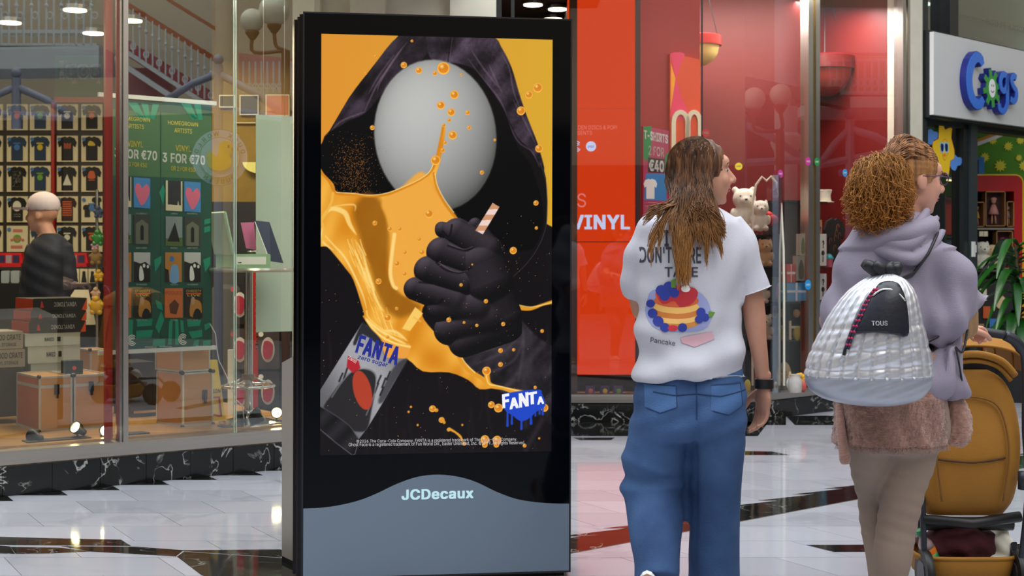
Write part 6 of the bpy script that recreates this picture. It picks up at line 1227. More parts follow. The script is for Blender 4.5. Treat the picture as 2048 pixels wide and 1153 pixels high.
# upper glazing and lamp
M_ug = mat('upper_dark', (66, 84, 86), .3)
mb = MB(); mb.fbox(CP, -.05, 4, b1 - .3, 4.9, -.5, -.45); struct('wall_upper', mb, M_ug, None, 'dim teal upper storey behind glass above the white sign')
mb = MB(); mb.fbox(CP, -.05, 4, 3.62, 4.9, -.44, -.40); struct('wall_upper_band', mb, mat('olive_band', (92, 98, 76), .5), None, 'olive band along the top of the upper storey')
mb = MB(); mb.fbox(CP, cp(1920, 30, 0)[0], cp(1937, 30, 0)[0], b1, 4.6, -.3, -.1); mb.fbox(CP, cp(1850, 30)[0] - .1, cp(1850, 30)[0], b1, 4.6, -.3, -.0); struct('trim_17', mb, M_ch, None, 'black upright of the upper glazing')
pane(CP, 'window_9', 0, 2.6, b1, 4.6, -.2, glass_mat('upper_glass', (.8, .95, .95), .2, 1))
t = thing('notice_panel', 'faint reversed floor notice on the upper glazing', 'sign', tuple(CP.pt(1.2, 3.3, -.4))); mb = MB(); a0, b_ = cp(1972, 48, -.38); a1, b2_ = cp(2060, 36, -.38); text_fr(mb, CP, 'MIDDLE FLOOR', a0, a1, b_, b_ + .06, -.385, .02, mirror=True); mb.build('lettering', mat('teal_ink', (36, 50, 54), .5), t)
mb = MB(); a0, b_ = cp(1971, 86, -.38); a1, _ = cp(2014, 86, -.38); text_fr(mb, CP, 'MONSOON', a0, a1, b_, b_ + .06, -.385, .02, mirror=True); mb.build('lettering', mat('red_ink', (120, 66, 60), .5), t)
t = thing('panel_light', 'bright square ceiling light above the white sign', 'lamp', tuple(CP.pt(.1, 4.0, -.42))); mb = MB(); q = [cp(1850, 2, -.38), cp(1876, 10, -.38), cp(1850, 12, -.38)]; mb.prism(CP, q, -.39, -.38); mb.build('diffuser', emis('cool_lamp', (238, 250, 240), 1.6), t)
# interior: green wall with suns, red shelf of dolls
GW = Frame((3.9, 15.2, 0), 0.0)
def gw(px, py, c=0): return GW.px(px, py, c)
mb = MB(); mb.box(3.4, 7.2, 15.2, 15.3, 0, 3.3); struct('wall_green', mb, mat('leaf_green', (84, 148, 22), .6), None, 'leaf green back wall of the toy shop'); mb = MB(); mb.box(3.35, 3.45, 12.95, 15.2, 0, 3.3); mb.box(7.1, 7.2, 14.2, 15.3, 0, 3.3); struct('wall_toy_inner', mb, mat('shop_grey', (96, 100, 92), .7), None, 'grey side wall inside the toy shop')
mb = MB(); q = [(3.4, 12.9), tuple(CP.pt(2.5, 0, -.3))[:2], (7.2, 15.3), (3.4, 15.3)]; mb.hexa([(x, y, 3.25) for x, y in q] + [(x, y, 3.32) for x, y in q]); struct('ceiling_3', mb, mat('shop_ceiling', (170, 172, 160), .8), None, 'ceiling of the toy shop')
for k, (px, py, r) in enumerate(((2000, 332, .07), (2016, 293, .055), (1969, 315, .055), (2037, 316, .04), (2040, 281, .05), (2047, 332, .06), (1985, 281, .05))):
 a_, b_ = gw(px, py); pts = []
 for i in range(20): th = i * math.pi / 10; rr = r * (1.0 if i % 2 else .6); pts.append((a_ + rr * math.cos(th), b_ + rr * math.sin(th)))
 mb = MB(); mb.prism(GW, pts, 0, .01); o = mb.build('sun_decal', mat('sun_yellow', (236, 226, 60), .5), None, loc=GW.pt(a_, b_, 0)); tag(o, 'small yellow sun shape on the green wall, ' + ['largest, above the red shelf', 'higher, under the white sign', 'behind the blue toy box', 'near the right edge, middle', 'near the right edge, upper', 'at the right edge, lower', 'upper left, by the stripes'][k], 'decal', 'yellow suns on the green wall')
for k, (y0, m_, lb) in enumerate(((262, mat('stripe_orange', (226, 150, 50), .5), 'orange'), (268, M_wht, 'white'))):
 mb = MB(); mb.prism(GW, [gw(1940, y0 + 22), gw(2000, y0), gw(2012, y0 + 2), gw(1940, y0 + 30)], 0, .012 + .002 * k); o = mb.build('wall_stripe', m_, None); tag(o, lb + ' slanting stripe across the green wall', 'stripe')
t = thing('red_shelf', 'big red shelf with rounded corner holding boxed dolls', 'shelf', (GW.pt(.7, 0, .4)))
RS = Frame((3.9, 14.6, 0), 0.0); rs_ = lambda px, py: RS.px(px, py)
M_sr = mat('shelf_red', (186, 16, 22), .35)
xo, yo = rs_(2046, 350); xl = rs_(1930, 400)[0]; xi = rs_(2028, 400)[0]; zi = rs_(1990, 383)[1]
corner = [(xo - .08 + .08 * math.cos(math.radians(a)), yo - .08 + .08 * math.sin(math.radians(a))) for a in range(0, 91, 15)]
mb = MB(); mb.prism(RS, [(xl, zi), (xi, zi), (xi, 0.0), (xo, 0.0)] + corner + [(xl, yo)], -.3, 0); mb.build('surround', M_sr, t)
mb = MB(); pts = [(xo, 0.0)] + corner + [(xl, yo)]; ribbon(mb, RS, pts, .012, 0, .004); mb.build('yellow_edge', M_sy2, t)
mb = MB(); mb.fbox(RS, xl, xi, 0, zi, -.3, -.28); mb.build('back_panel', mat('shelf_back', (52, 34, 28), .6), t)
for py in (456, 540, 620): b_ = rs_(1990, py)[1]; mb = MB(); mb.fbox(RS, xl, xi, b_ - .02, b_, -.28, -.0); mb.build('shelf', mat('shelf_grey', (140, 132, 118), .5), t)
def doll(label, x0, x1, y0, y1, dress, py_s=454):
 a0, b1 = rs_(x0, y0); a1, b0 = rs_(x1, y1); t = thing('boxed_doll', label, 'doll', tuple(RS.pt((a0 + a1) / 2, b0, -.08)), 'boxed dolls on the red shelf'); e = .008
 mb = MB(); mb.fbox(RS, a0, a0 + e, b0, b1, -.12, 0); mb.fbox(RS, a1 - e, a1, b0, b1, -.12, 0); mb.fbox(RS, a0, a1, b1 - e, b1, -.12, 0); mb.fbox(RS, a0, a1, b0, b0 + e, -.12, 0); mb.fbox(RS, a0, a1, b0, b1, -.125, -.12); mb.build('box_frame', mat('oak_box', (176, 128, 76), .5), t)
 mb = MB(); mb.fbox(RS, a0 + e, a1 - e, b0 + e, b1 - e, -.12, -.115); mb.build('box_lining', mat('lining_red', (58, 14, 18), .6), t)
 m = (a0 + a1) / 2; H = b1 - b0; w = a1 - a0
 mb = MB(); mb.lathe(RS.pt(m, b0 + H * .35, -.06), [(w * .26, 0), (w * .2, H * .12), (w * .1, H * .28)], 14); mb.build('dress', mat('dress_%d_%d_%d' % dress, dress, .8), t, True)
 mb = MB(); mb.ell(RS.pt(m, b0 + H * .73, -.06), (w * .13, w * .12, w * .14), 12, 8); mb.build('head', mat('doll_skin', (196, 140, 104), .7), t, True)
 mb = MB(); mb.ell(RS.pt(m, b0 + H * .78, -.055), (w * .15, w * .13, w * .1), 12, 8); mb.build('hat', mat('dress_%d_%d_%d' % dress, dress, .8), t, True)
 for s in (-1, 1): mb = MB(); mb.tube([RS.pt(m + s * w * .07, b0 + H * .36, -.06), RS.pt(m + s * w * .1, b0 + H * .08, -.05)], w * .04, 8); mb.build('leg', mat('doll_skin', (196, 140, 104), .7), t, True)
doll('boxed doll in a pink dress, largest on the red shelf', 1971, 2011, 383, 453, (206, 140, 130)); doll('boxed doll in a yellow dress left of the large one', 1946, 1969, 404, 454, (206, 150, 40)); doll('boxed doll in a grey dress at the right end of the shelf', 2014, 2028, 403, 454, (130, 110, 120)); doll('boxed doll with a bright pink hat on the second shelf', 1993, 2026, 462, 538, (226, 50, 110))
for lb, px, py, h, c_ in (('cream rabbit plush under the yellow doll', 1964, 538, 56, M_plw), ('pale rabbit plush beside the pink-hatted doll', 1984, 538, 50, M_plt)): plush(lb, px, py, h, c_, 14.55, 'long')
for k in range(2): a0, b1 = rs_(1958 + 9 * k, 463); a1, b0 = rs_(1966 + 9 * k, 473); mb = MB(); mb.fbox(RS, a0, a1, b0, b1, -.01, .01); o = mb.build('price_card', M_card, None, loc=RS.pt((a0 + a1) / 2, b0, 0)); tag(o, ['left', 'right'][k] + ' small cream price card hanging under the doll shelf', 'card', 'price cards under the doll shelf')
a0, b1 = rs_(1947, 314); a1, b0 = rs_(1970, 350); t = thing('toy_carton', 'blue and white toy box on top of the red shelf', 'box', tuple(RS.pt((a0 + a1) / 2, b0, -.1))); mb = MB(); mb.fbox(RS, a0, a1, b0, b1, -.2, -.02); mb.build('carton', mat('carton_blue', (44, 130, 196), .4), t); mb = MB(); mb.fbox(RS, a0 + .01, a0 + .06, b0 + .01, b1 - .03, -.02, -.018); mb.build('picture', mat('pic_navy', (40, 40, 90), .5), t)
# low dark stand with a white mask print behind the plant: a plain pale oval
LS = Frame((3.9, 13.9, 0), 0.0); a_, b_ = LS.px(2001, 605)
t = thing('book_stand', 'dark stand of books and cards behind the plant', 'stand', tuple(LS.pt(a_, 0, 0)))
mb = MB(); a0 = LS.px(1950, 600)[0]; a1 = LS.px(2034, 600)[0]; bt = LS.px(2000, 560)[1]; mb.fbox(LS, a0, a1, 0, bt, -.2, 0); mb.build('carcass', mat('stand_dark', (26, 22, 20), .5), t)
mb = MB(); mb.prism(LS, circ(a_, b_, .052, .066, 20), .0, .012); mb.build('pale_disc', M_plt, t)
for k, (px, py) in enumerate(((1965, 590), (1972, 625), (1960, 660), (1985, 650), (2015, 655), (1972, 700))):
 a0, b1 = LS.px(px - 7, py - 12); a1, b0 = LS.px(px + 7, py + 12); mb = MB(); mb.fbox(LS, a0, a1, b0, b1, 0, .02); mb.build('book', [M_card, M_inks[2], mat('book_tan', (150, 130, 90), .6), M_inks[5]][k % 4], t)
# potted plant
pc = P(2035, 720, 12.3); t = thing('potted_plant', 'leafy green plant with long glossy leaves by the shop entrance', 'plant', (pc.x, pc.y, 0))
mb = MB(); mb.lathe((pc.x, pc.y, 0), [(.14, 0), (.2, .32), (.21, .36), (.19, .36)], 24); mb.build('pot', M_rubber, t, True, auto=40)
mb = MB(); mb.tube([(pc.x, pc.y, .34), (pc.x + .01, pc.y, .8), (pc.x - .01, pc.y, 1.35)], .02, 8); mb.build('stem', mat('stem_brown', (70, 60, 30), .7), t)
M_leaf = mat('glossy_leaf', (34, 92, 26), .3, var=.4, vscale=5); rl = random.Random(11)
for k in range(64):
 th = rl.uniform(0, 2 * math.pi); zb = rl.uniform(.55, 1.35); ln = rl.uniform(.3, .5); up = rl.uniform(.1, .45); w = rl.uniform(.03, .05); o_ = Vector((pc.x, pc.y, zb)); dr = Vector((math.cos(th), math.sin(th), 0)); sd = Vector((-dr.y, dr.x, 0)); vs = []; n = 8
 for i in range(n + 1):
  s = i / n; c_ = o_ + dr * (ln * s) + Vector((0, 0, up * s - (up + .28) * s * s)); ww = w * math.sin(math.pi * min(1, .08 + s * .9)) ** .7; vs += [c_ - sd * ww + Vector((0, 0, .012)), c_, c_ + sd * ww + Vector((0, 0, .012))]
 fs = [(i * 3 + j, i * 3 + j + 1, i * 3 + j + 4, i * 3 + j + 3) for i in range(n) for j in (0, 1)]
 mb = MB(); mb.add(vs, fs); mb.build('leaf', M_leaf, t, True)
mb = MB(); a_, b_ = cp(1905, 445, -.6); 
for k, (x0, x1, y0, y1, c_, lb) in enumerate(((1885, 1915, 395, 470, (190, 60, 50), 'red and white cartons'), (1893, 1921, 480, 540, (90, 120, 130), 'teal cartons'), (1905, 1921, 540, 570, (180, 70, 130), 'bright pink cartons'))):
 f_ = Frame(tuple(CP.pt(0, 0, -.7))[:2] + (0,), math.radians(44.5)); a0, b2 = f_.px(x0, y0); a1, b3 = f_.px(x1, y1); mb = MB(); mb.fbox(f_, a0, a1, b3, b2, -.1, 0); o = mb.build('toy_carton', mat('carton_%d_%d_%d' % c_, c_, .4), None, loc=f_.pt((a0 + a1) / 2, b3, -.05)); tag(o, 'stack of ' + lb + ' seen through the sun sticker window', 'box', 'cartons behind the sun sticker window')
mb = MB(); f_ = Frame(tuple(CP.pt(0, 0, -.68))[:2] + (0,), math.radians(44.5)); a0, _ = f_.px(1880, 500); a1, _ = f_.px(1923, 500)
for py in (395, 470, 540, 572): mb.fbox(f_, a0, a1, f_.px(1900, py + 3)[1] - .015, f_.px(1900, py + 3)[1], -.15, .05)
mb.fbox(f_, a0, a0 + .02, 0, f_.px(1900, 390)[1], -.15, .05); mb.fbox(f_, a1 - .02, a1, 0, f_.px(1900, 390)[1], -.15, .05); o = mb.build('carton_rack', M_gd); tag(o, 'grey rack carrying cartons behind the sun sticker window', 'rack')
t = thing('tube_lamp', 'slim glowing lamp inside the toy shop beside the sun sticker', 'lamp', tuple(f_.pt(*f_.px(1905, 362), 0))); mb = MB(); mb.fbox(f_, f_.px(1893, 362)[0], f_.px(1914, 362)[0], f_.px(1905, 363)[1], f_.px(1905, 360)[1], 0, .02); mb.build('diffuser', emis('warm_tube', (255, 226, 160), 2), t); mb = MB(); mb.fbox(f_, f_.px(1893, 362)[0], f_.px(1914, 362)[0], f_.px(1905, 360)[1], f_.px(1905, 360)[1] + .02, 0, .02); mb.build('housing', M_rail, t)
t = thing('tube_lamp', 'bright lamp just under the left end of the white sign', 'lamp', tuple(f_.pt(*f_.px(1862, 240), 0))); mb = MB(); mb.fbox(f_, f_.px(1850, 240)[0], f_.px(1875, 240)[0], f_.px(1862, 242)[1], f_.px(1862, 237)[1], 0, .03); mb.build('diffuser', emis('cool_lamp', (238, 250, 240), 1.6), t); mb = MB(); mb.fbox(f_, f_.px(1850, 240)[0], f_.px(1875, 240)[0], f_.px(1862, 237)[1], f_.px(1862, 237)[1] + .02, 0, .03); mb.build('housing', M_rail, t)
# ================================================================ PEOPLE
M_skin = mat('skin', (196, 142, 116), .5, var=.08, vscale=10, bump=.05, bscale=60); M_skin2 = mat('skin_rosy', (206, 150, 126), .5, var=.06, bump=.05, bscale=60)
M_lip = mat('lips', (178, 92, 86), .4); M_eye = mat('eye_white', (186, 176, 166), .4); M_iris = mat('iris', (46, 34, 26), .15); M_brow = mat('brow', (84, 58, 40), .8)
def S(d): return FPX / d
def Q(px, py, dy, d): s_ = S(d); return Vector(((px - 1024) / s_, d + dy, CH - (py - HY) / s_))
def face_solid(mb, c, R, k=1.0, male=False):
 """head modelled facing local +x; c is its centre, R its rotation"""
 f = lambda x, y, z: c + R @ Vector((x * k, y * k, z * k)); e = lambda p, r, t=None, sg=18, rg=12: mb.ell(f(*p), tuple(v * k for v in r), sg, rg, 0, R if t is None else R @ t)
 e((-.012, 0, .036), (.096, .077, .088)); e((.028, 0, -.016), (.066, .061, .092)); e((.044, 0, -.070), (.037, .042, .034)); e((.006, 0, -.055), (.058, .054, .040)); e((.066, 0, -.088), (.016, .020, .015))
 e((.058, .034, -.02), (.026, .022, .03)); e((.058, -.034, -.02), (.026, .022, .03)); e((.066, 0, .045), (.028, .05, .026))
 mb.tube([f(.084, 0, .024), f(.098, 0, .002), f(.110, 0, -.018), f(.104, 0, -.028)], [.007 * k, .009 * k, .012 * k, .010 * k], 10)
 e((.094, .011, -.025), (.011, .008, .008)); e((.094, -.011, -.025), (.011, .008, .008)); e((.080, 0, -.042), (.016, .024, .012))
 for s in (-1, 1): e((.074, s * .030, .033), (.014, .020, .008)); e((-.008, s * .077, -.004), (.020, .008, .031)); e((.002, s * .074, -.022), (.010, .008, .012))
def face_parts(par, c, R, k=1.0, brow=None):
 f = lambda x, y, z: c + R @ Vector((x * k, y * k, z * k))
 for s in (-1, 1):
  mb = MB(); mb.ell(f(.0680, s * .030, .014), .0118 * k, 14, 10); o = mb.build('eye', M_eye, par, True); mb = MB(); mb.ell(f(.0785, s * .031, .0135), .0050 * k, 10, 8); mb.build('iris', M_iris, o, True)
  mb = MB(); mb.tube([f(.083, s * .014, .036), f(.086, s * .03, .041), f(.076, s * .05, .036)], [.0022 * k, .003 * k, .0018 * k], 6); mb.build('eyebrow', brow or M_brow, par, True)
 mb = MB(); mb.ell(f(.0885, 0, -.0475), (.0075 * k, .020 * k, .0042 * k), 14, 8, 0, R); mb.ell(f(.0872, 0, -.0555), (.0075 * k, .016 * k, .0050 * k), 14, 8, 0, R); mb.build('lips', M_lip, par, True)
def hand(mb, w, dirv, palm_n, curl=.35, k=1.0, thumb=1):
 """wrist point w, pointing along dirv, palm facing palm_n"""
 d = Vector(dirv).normalized(); n = Vector(palm_n); n = (n - d * n.dot(d)).normalized(); s = d.cross(n) * thumb
 pc = w + d * .045 * k; M3 = Matrix((s, n, d)).transposed()
 mb.ell(pc, (.040 * k, .015 * k, .052 * k), 16, 10, 0, M3); mb.tube([w - d * .05 * k, w, w + d * .03 * k], [(.024 * k, .021 * k), (.025 * k, .018 * k), (.032 * k, .017 * k)], 12, ref=s)
 for i, (off, ln, r) in enumerate(((.029, .070, .0088), (.010, .080, .0092), (-.010, .074, .0088), (-.028, .058, .0078))):
  p = w + d * .085 * k + s * off * k; dd = d.copy(); pts = [w + d * .05 * k + s * off * .8 * k, p]; ang = 0
  for j, f_ in enumerate((.45, .32, .23)):
   ang += curl * (.7 + .35 * j) + .06 * i; dd = (d * math.cos(ang) + n * math.sin(ang)).normalized(); p = p + dd * ln * f_ * k; pts.append(p)
  mb.tube(smooth3(pts, 3), [r * k * (1.08 - .3 * t / (3 * (len(pts) - 1))) for t in range(3 * (len(pts) - 1) + 1)], 10); mb.ell(pts[-1], r * k * .8, 8, 6)
 p0 = w + d * .02 * k + s * .028 * k; p1 = p0 + (d * .6 + s * .65 + n * .25).normalized() * .042 * k; p2 = p1 + (d * .85 + s * .2 + n * .45).normalized() * .032 * k; p3 = p2 + (d * .8 - s * .05 + n * .6).normalized() * .024 * k
 mb.tube(smooth3([p0, p1, p2, p3], 3), [.014 * k, .013 * k, .012 * k, .0115 * k, .011 * k, .0105 * k, .010 * k, .0095 * k, .009 * k, .008 * k][:10], 10)
def smooth3(pts, n=4):
 pts = [Vector(p) for p in pts]; out = []; L_ = len(pts)
 for i in range(L_ - 1):
  a, b, c, d = pts[max(i - 1, 0)], pts[i], pts[i + 1], pts[min(i + 2, L_ - 1)]
  for k in range(n): t = k / n; out.append(.5 * ((2 * b) + (-a + c) * t + (2 * a - 5 * b + 4 * c - d) * t * t + (-a + 3 * b - 3 * c + d) * t ** 3))
 out.append(pts[-1]); return out
def rings(mb, rows, d, seg=28, pw=2.0):
 """rows (py, centre px, half width px, half depth m, dy): a stack of horizontal ovals"""
 vs = []; n = len(rows)
 for (py, cx, hw, hd, dy) in rows:
  c = Q(cx, py, dy, d); w = hw / S(d)
  for k in range(seg):
   th = 2 * math.pi * k / seg; ct, st = math.cos(th), math.sin(th); e_ = 2 / pw
   vs.append(c + Vector((w * math.copysign(abs(ct) ** e_, ct), hd * math.copysign(abs(st) ** e_, st), 0)))
 up = rows[0][0] < rows[-1][0]
 fs = [((i + 1) * seg + k, (i + 1) * seg + (k + 1) % seg, i * seg + (k + 1) % seg, i * seg + k) for i in range(n - 1) for k in range(seg)] + [tuple(range(seg)), tuple(range(n * seg - 1, (n - 1) * seg - 1, -1))]
 if not up: fs = [tuple(reversed(f)) for f in fs]
 mb.add(vs, fs)
def interp_rows(rows, k=4):
 r = np.array(rows, float); out = []
 for i in range(len(r) - 1):
  a, b, c, d = r[max(i - 1, 0)], r[i], r[i + 1], r[min(i + 2, len(r) - 1)]
  for j in range(k): t = j / k; out.append(tuple(.5 * ((2 * b) + (-a + c) * t + (2 * a - 5 * b + 4 * c - d) * t * t + (-a + 3 * b - 3 * c + d) * t ** 3)))
 out.append(tuple(r[-1])); return out
def strands(name, m, par, paths, r0=.0016, seg=3, kind='stuff'):
 mb = MB()
 for pts in paths:
  n = len(pts); mb.tube(pts, [r0 * (1.0 if i < n - 2 else .55) for i in range(n)], seg, cap=False)
 o = mb.build(name, m, par, True); 
 if kind: o['kind'] = kind
 return o
def hair_mat(name, dark, light, gold, z0, z1, rough=.38):
 m = bpy.data.materials.new(name); m.use_nodes = True; nt = m.node_tree; N = nt.nodes; L = nt.links; b = N['Principled BSDF']
 g = N.new('ShaderNodeNewGeometry'); sp = N.new('ShaderNodeSeparateXYZ'); L.new(g.outputs['Position'], sp.inputs[0])
 mr = N.new('ShaderNodeMapRange'); mr.inputs[1].default_value = z1; mr.inputs[2].default_value = z0; L.new(sp.outputs['Z'], mr.inputs[0])
 mp = N.new('ShaderNodeMapping'); mp.inputs['Scale'].default_value = (60, 60, 5); L.new(g.outputs['Position'], mp.inputs[0]); nz = N.new('ShaderNodeTexNoise'); nz.inputs['Scale'].default_value = 1; L.new(mp.outputs[0], nz.inputs['Vector'])
 r1 = N.new('ShaderNodeValToRGB'); r1.color_ramp.elements[0].color = (*lin(dark), 1); r1.color_ramp.elements[1].color = (*lin(light), 1); r1.color_ramp.elements[0].position = .35; r1.color_ramp.elements[1].position = .7; L.new(nz.outputs['Fac'], r1.inputs[0])
 mx = N.new('ShaderNodeMix'); mx.data_type = 'RGBA'; L.new(mr.outputs[0], mx.inputs[0]); L.new(r1.outputs[0], mx.inputs[6]); mx.inputs[7].default_value = (*lin(gold), 1)
 L.new(mx.outputs[2], b.inputs['Base Color']); b.inputs['Roughness'].default_value = rough; b.inputs['Specular IOR Level'].default_value = .35; return m
# ---------------------------------------------------------------- woman in the white shirt
D1 = 4.9
w1_ = lambda px, py, dy=0.0: Q(px, py, dy, D1)
per = thing('person', 'woman seen from behind in white pancake t-shirt and blue wide jeans walking', 'person', (w1_(1385, 1246).x, D1, 0))
Rh = Matrix.Rotation(math.radians(6), 3, 'Z') @ Matrix.Rotation(math.radians(-2), 3, 'Y')
hc = w1_(1406, 351, .01); kh = 1.0
mb = MB(); face_solid(mb, hc, Rh, kh)
mb.tube([hc + Vector((-.02, 0, -.05)), w1_(1390, 425, .01), w1_(1386, 455, .0)], [.052, .054, .062], 16)
rings(mb, interp_rows([(430, 1386, 62, .075, 0), (455, 1385, 95, .09, 0), (520, 1382, 92, .1, 0), (620, 1380, 78, .09, 0), (720, 1378, 88, .1, 0), (790, 1378, 100, .11, 0), (850, 1377, 98, .1, 0)], 3), D1, 24)
# arms: right arm hangs, left arm swings forward
mb.tube(smooth3([w1_(1470, 462), w1_(1490, 540, .01), w1_(1506, 610, 0), w1_(1512, 668, -.01), w1_(1520, 720, -.01), w1_(1528, 772, 0)], 3), [(.050 - .0016 * i if i < 9 else .040 - .0021 * (i - 6)) for i in range(16)], 14)
hand(mb, w1_(1528, 775, 0), (-.05, .06, -1), (-1, -.5, 0), .30, 1.05, 1)
mb.tube(smooth3([w1_(1300, 462), w1_(1284, 545, .05), w1_(1290, 620, .12), w1_(1330, 660, .25), w1_(1350, 640, .32)], 3), [.048 - .0016 * i for i in range(13)], 14)
hand(mb, w1_(1350, 640, .32), (.4, .8, .1), (0, 0, -1), .3, 1.0, -1)
# legs inside the jeans
mb.tube(smooth3([w1_(1430, 830), w1_(1430, 930), w1_(1429, 1040), w1_(1428, 1150, .01), w1_(1428, 1218, .01)], 3), [.085 - .0042 * i for i in range(13)], 14)
mb.tube(smooth3([w1_(1325, 830), w1_(1312, 930, .03), w1_(1308, 1010, .05), w1_(1298, 1080, -.10), w1_(1290, 1150, -.22)], 3), [.085 - .0044 * i for i in range(13)], 14)
body = remeshed(mb, .0052, 3); bo = body.build('body', M_skin, per, True)
face_parts(per, hc, Rh, kh)
# --- shirt
def shirt_folds(co, no):
 x, y, z = co[:, 0], co[:, 1], co[:, 2]; s_ = S(D1); py = HY - (z - CH) * s_; px = 1024 + x * s_
 a = np.clip((py - 600) / 130, 0, 1) * .013 * np.sin((px * .020 + py * .068)) + np.clip((py - 640) / 80, 0, 1) * .006 * np.sin(px * .05 - py * .05 + 1) 
 a += .004 * np.sin(px * .09 + py * .02) * np.clip((py - 560) / 100, 0, 1) + .005 * np.sin((px - 1460) * .055 + (py - 500) * .045) * np.clip((px - 1400) / 60, 0, 1)
 a += .004 * np.sin(py * .09 - px * .03) * np.clip((1330 - px) / 50, 0, 1)
 co = co + no * a[:, None]; px = 1024 + co[:, 0] * s_; py = HY - (co[:, 2] - CH) * s_; lim = 601 - (px - 1455) * .34; sel = (px > 1484) & (py > lim) & (py < 640); co[sel, 2] = CH + (HY - lim[sel]) / s_; return co
mb = MB()
rings(mb, interp_rows([(414, 1388, 44, .062, .0), (424, 1387, 62, .074, 0), (436, 1386, 88, .09, 0), (452, 1385, 106, .108, 0), (500, 1383, 112, .128, 0), (560, 1380, 106, .13, 0), (620, 1378, 102, .125, 0), (690, 1378, 106, .13, 0), (757, 1381, 113, .145, 0)], 4), D1, 36, 2.3)
mb.tube(smooth3([w1_(1452, 446), w1_(1472, 482, 0), w1_(1490, 540, 0), w1_(1503, 604, 0)], 4), [(.060, .062)] + [(.062 + .0008 * i, .066) for i in range(12)], 18)
mb.tube(smooth3([w1_(1318, 448), w1_(1294, 490, .01), w1_(1280, 545, .04), w1_(1286, 590, .07)], 4), [(.058, .062)] + [(.060 + .0006 * i, .064) for i in range(12)], 18)
M_tee = mat('white_cotton', (196, 196, 204), .85, bump=.1, bscale=160); tee = remeshed(mb, .007, 5, shirt_folds); to = tee.build('shirt', M_tee, per, True)
tv = np.array(tee.v)
from mathutils.bvhtree import BVHTree
def bvh(m_): return BVHTree.FromPolygons([Vector(v) for v in m_.v], m_.f)
tb_ = bvh(tee)
def on_back(tree, px, py, d, off=.0022):
 o_ = Vector((0, 0, CH)); r = Vector(((px - 1024) / FPX, 1, -(py - HY) / FPX)).normalized(); h = tree.ray_cast(Q(px, py, 0, d) - Vector((0, 1.0, 0)), Vector((0, 1, 0)))
 return (h[0] + Vector((0, -off, 0))) if h[0] is not None else None
def decal(tree, polys, d, m_, par, off=.0022, nm='print', grid=5):
 """flat print wrapped on cloth: the outline and a fine grid inside it, projected on the cloth's back"""
 mb = MB()
 for poly in polys:
  p = []; n0 = len(poly)
  for (xa, ya), (xb, yb) in zip(poly, list(poly[1:]) + [poly[0]]):
   k = max(1, int(math.hypot(xb - xa, yb - ya) / grid)); p += [(xa + (xb - xa) * i / k, ya + (yb - ya) * i / k) for i in range(k)]
  q = np.array(p); x0, y0 = q.min(0); x1, y1 = q.max(0); X, Y = np.meshgrid(np.arange(x0, x1, grid), np.arange(y0, y1, grid)); I_ = sdf(p, X, Y) < -grid * .4
  al = [Vector(v) for v in p] + [Vector((x, y)) for x, y in zip(X[I_], Y[I_])]; n = len(p)
  r = delaunay_2d_cdt(al, [(i, (i + 1) % n) for i in range(n)], [], 1, 1e-4); vs = [on_back(tree, v.x, v.y, d, off) for v in r[0]]
  fs = [tuple(reversed(f)) for f in r[2] if all(vs[i] is not None for i in f)]; mb.add([v if v is not None else (0, 0, 0) for v in vs], fs)
 if mb.f: mb.build(nm, m_, par, True)
def decal_text(tree, s, x0, x1, y0, y1, d, m_, par, bold=.02, off=.0024, slant=0):
 vs, fs, _ = text_geo(s, bold, 2); mb = MB(); pts = []
 for u, v in vs:
  h = on_back(tree, x0 + u * (x1 - x0), y1 - v * (y1 - y0) + u * slant, d, off); pts.append(h if h is not None else Q(x0 + u * (x1 - x0), y1 - v * (y1 - y0), -.14, d))
 mb.add(pts, fs); mb.build('lettering', m_, par)
M_tk = mat('shirt_ink', (62, 62, 74), .7); 
decal_text(tb_, 'I', 1322, 1330, 462, 494, D1, M_tk, to, .04); decal_text(tb_, "DON'T CARE", 1276, 1392, 494, 526, D1, M_tk, to, .02, slant=1); decal_text(tb_, 'TAKE', 1322, 1386, 534, 553, D1, M_tk, to, .02)
pm = lambda n_, c_: mat('tee_' + n_, c_, .7)
for q, m_, of in (([(1290, 600), (1300, 580), (1350, 568), (1395, 588), (1412, 620), (1405, 650), (1370, 660), (1310, 656), (1288, 630)], pm('plate', (150, 158, 204)), .0020),):
 decal(tb_, [smooth_poly(q, 3)], D1, m_, to, of)
for k, (y, w_, c_) in enumerate(((642, 44, (214, 140, 62)), (632, 45, (240, 190, 110)), (622, 45, (206, 120, 50)), (612, 44, (240, 186, 100)), (600, 43, (214, 96, 50)), (588, 41, (222, 90, 50)))):
 decal(tb_, [circ(1345, y, w_, 13 if k < 5 else 16, 20)], D1, pm('layer%d' % k, c_), to, .0022 + .0003 * k)
decal(tb_, [smooth_poly([(1306, 582), (1320, 572), (1370, 572), (1386, 584), (1376, 604), (1352, 612), (1340, 600), (1318, 606)], 3)], D1, pm('jam', (190, 40, 50)), to, .0042)
bl = [(1316, 580, 11), (1330, 573, 11), (1322, 590, 10), (1340, 584, 10), (1310, 640, 10), (1322, 652, 9), (1356, 652, 9), (1300, 625, 9), (1392, 622, 9), (1400, 632, 8), (1388, 636, 8), (1296, 606, 8)]
decal(tb_, [circ(x, y, r, n=12) for x, y, r in bl], D1, pm('berry', (40, 56, 150)), to, .0046)
decal(tb_, [circ(1337, 653, 10, 6, 10)], D1, pm('red_berry', (206, 46, 66)), to, .0048); decal(tb_, [circ(1362, 576, 9, 7, 12)], D1, pm('cream', (238, 234, 226)), to, .0048)
decal(tb_, [[(1334, 560), (1344, 556), (1342, 574), (1334, 574)], [(1408, 620), (1420, 622), (1414, 632), (1406, 630)]], D1, pm('mint', (96, 140, 50)), to, .0049)
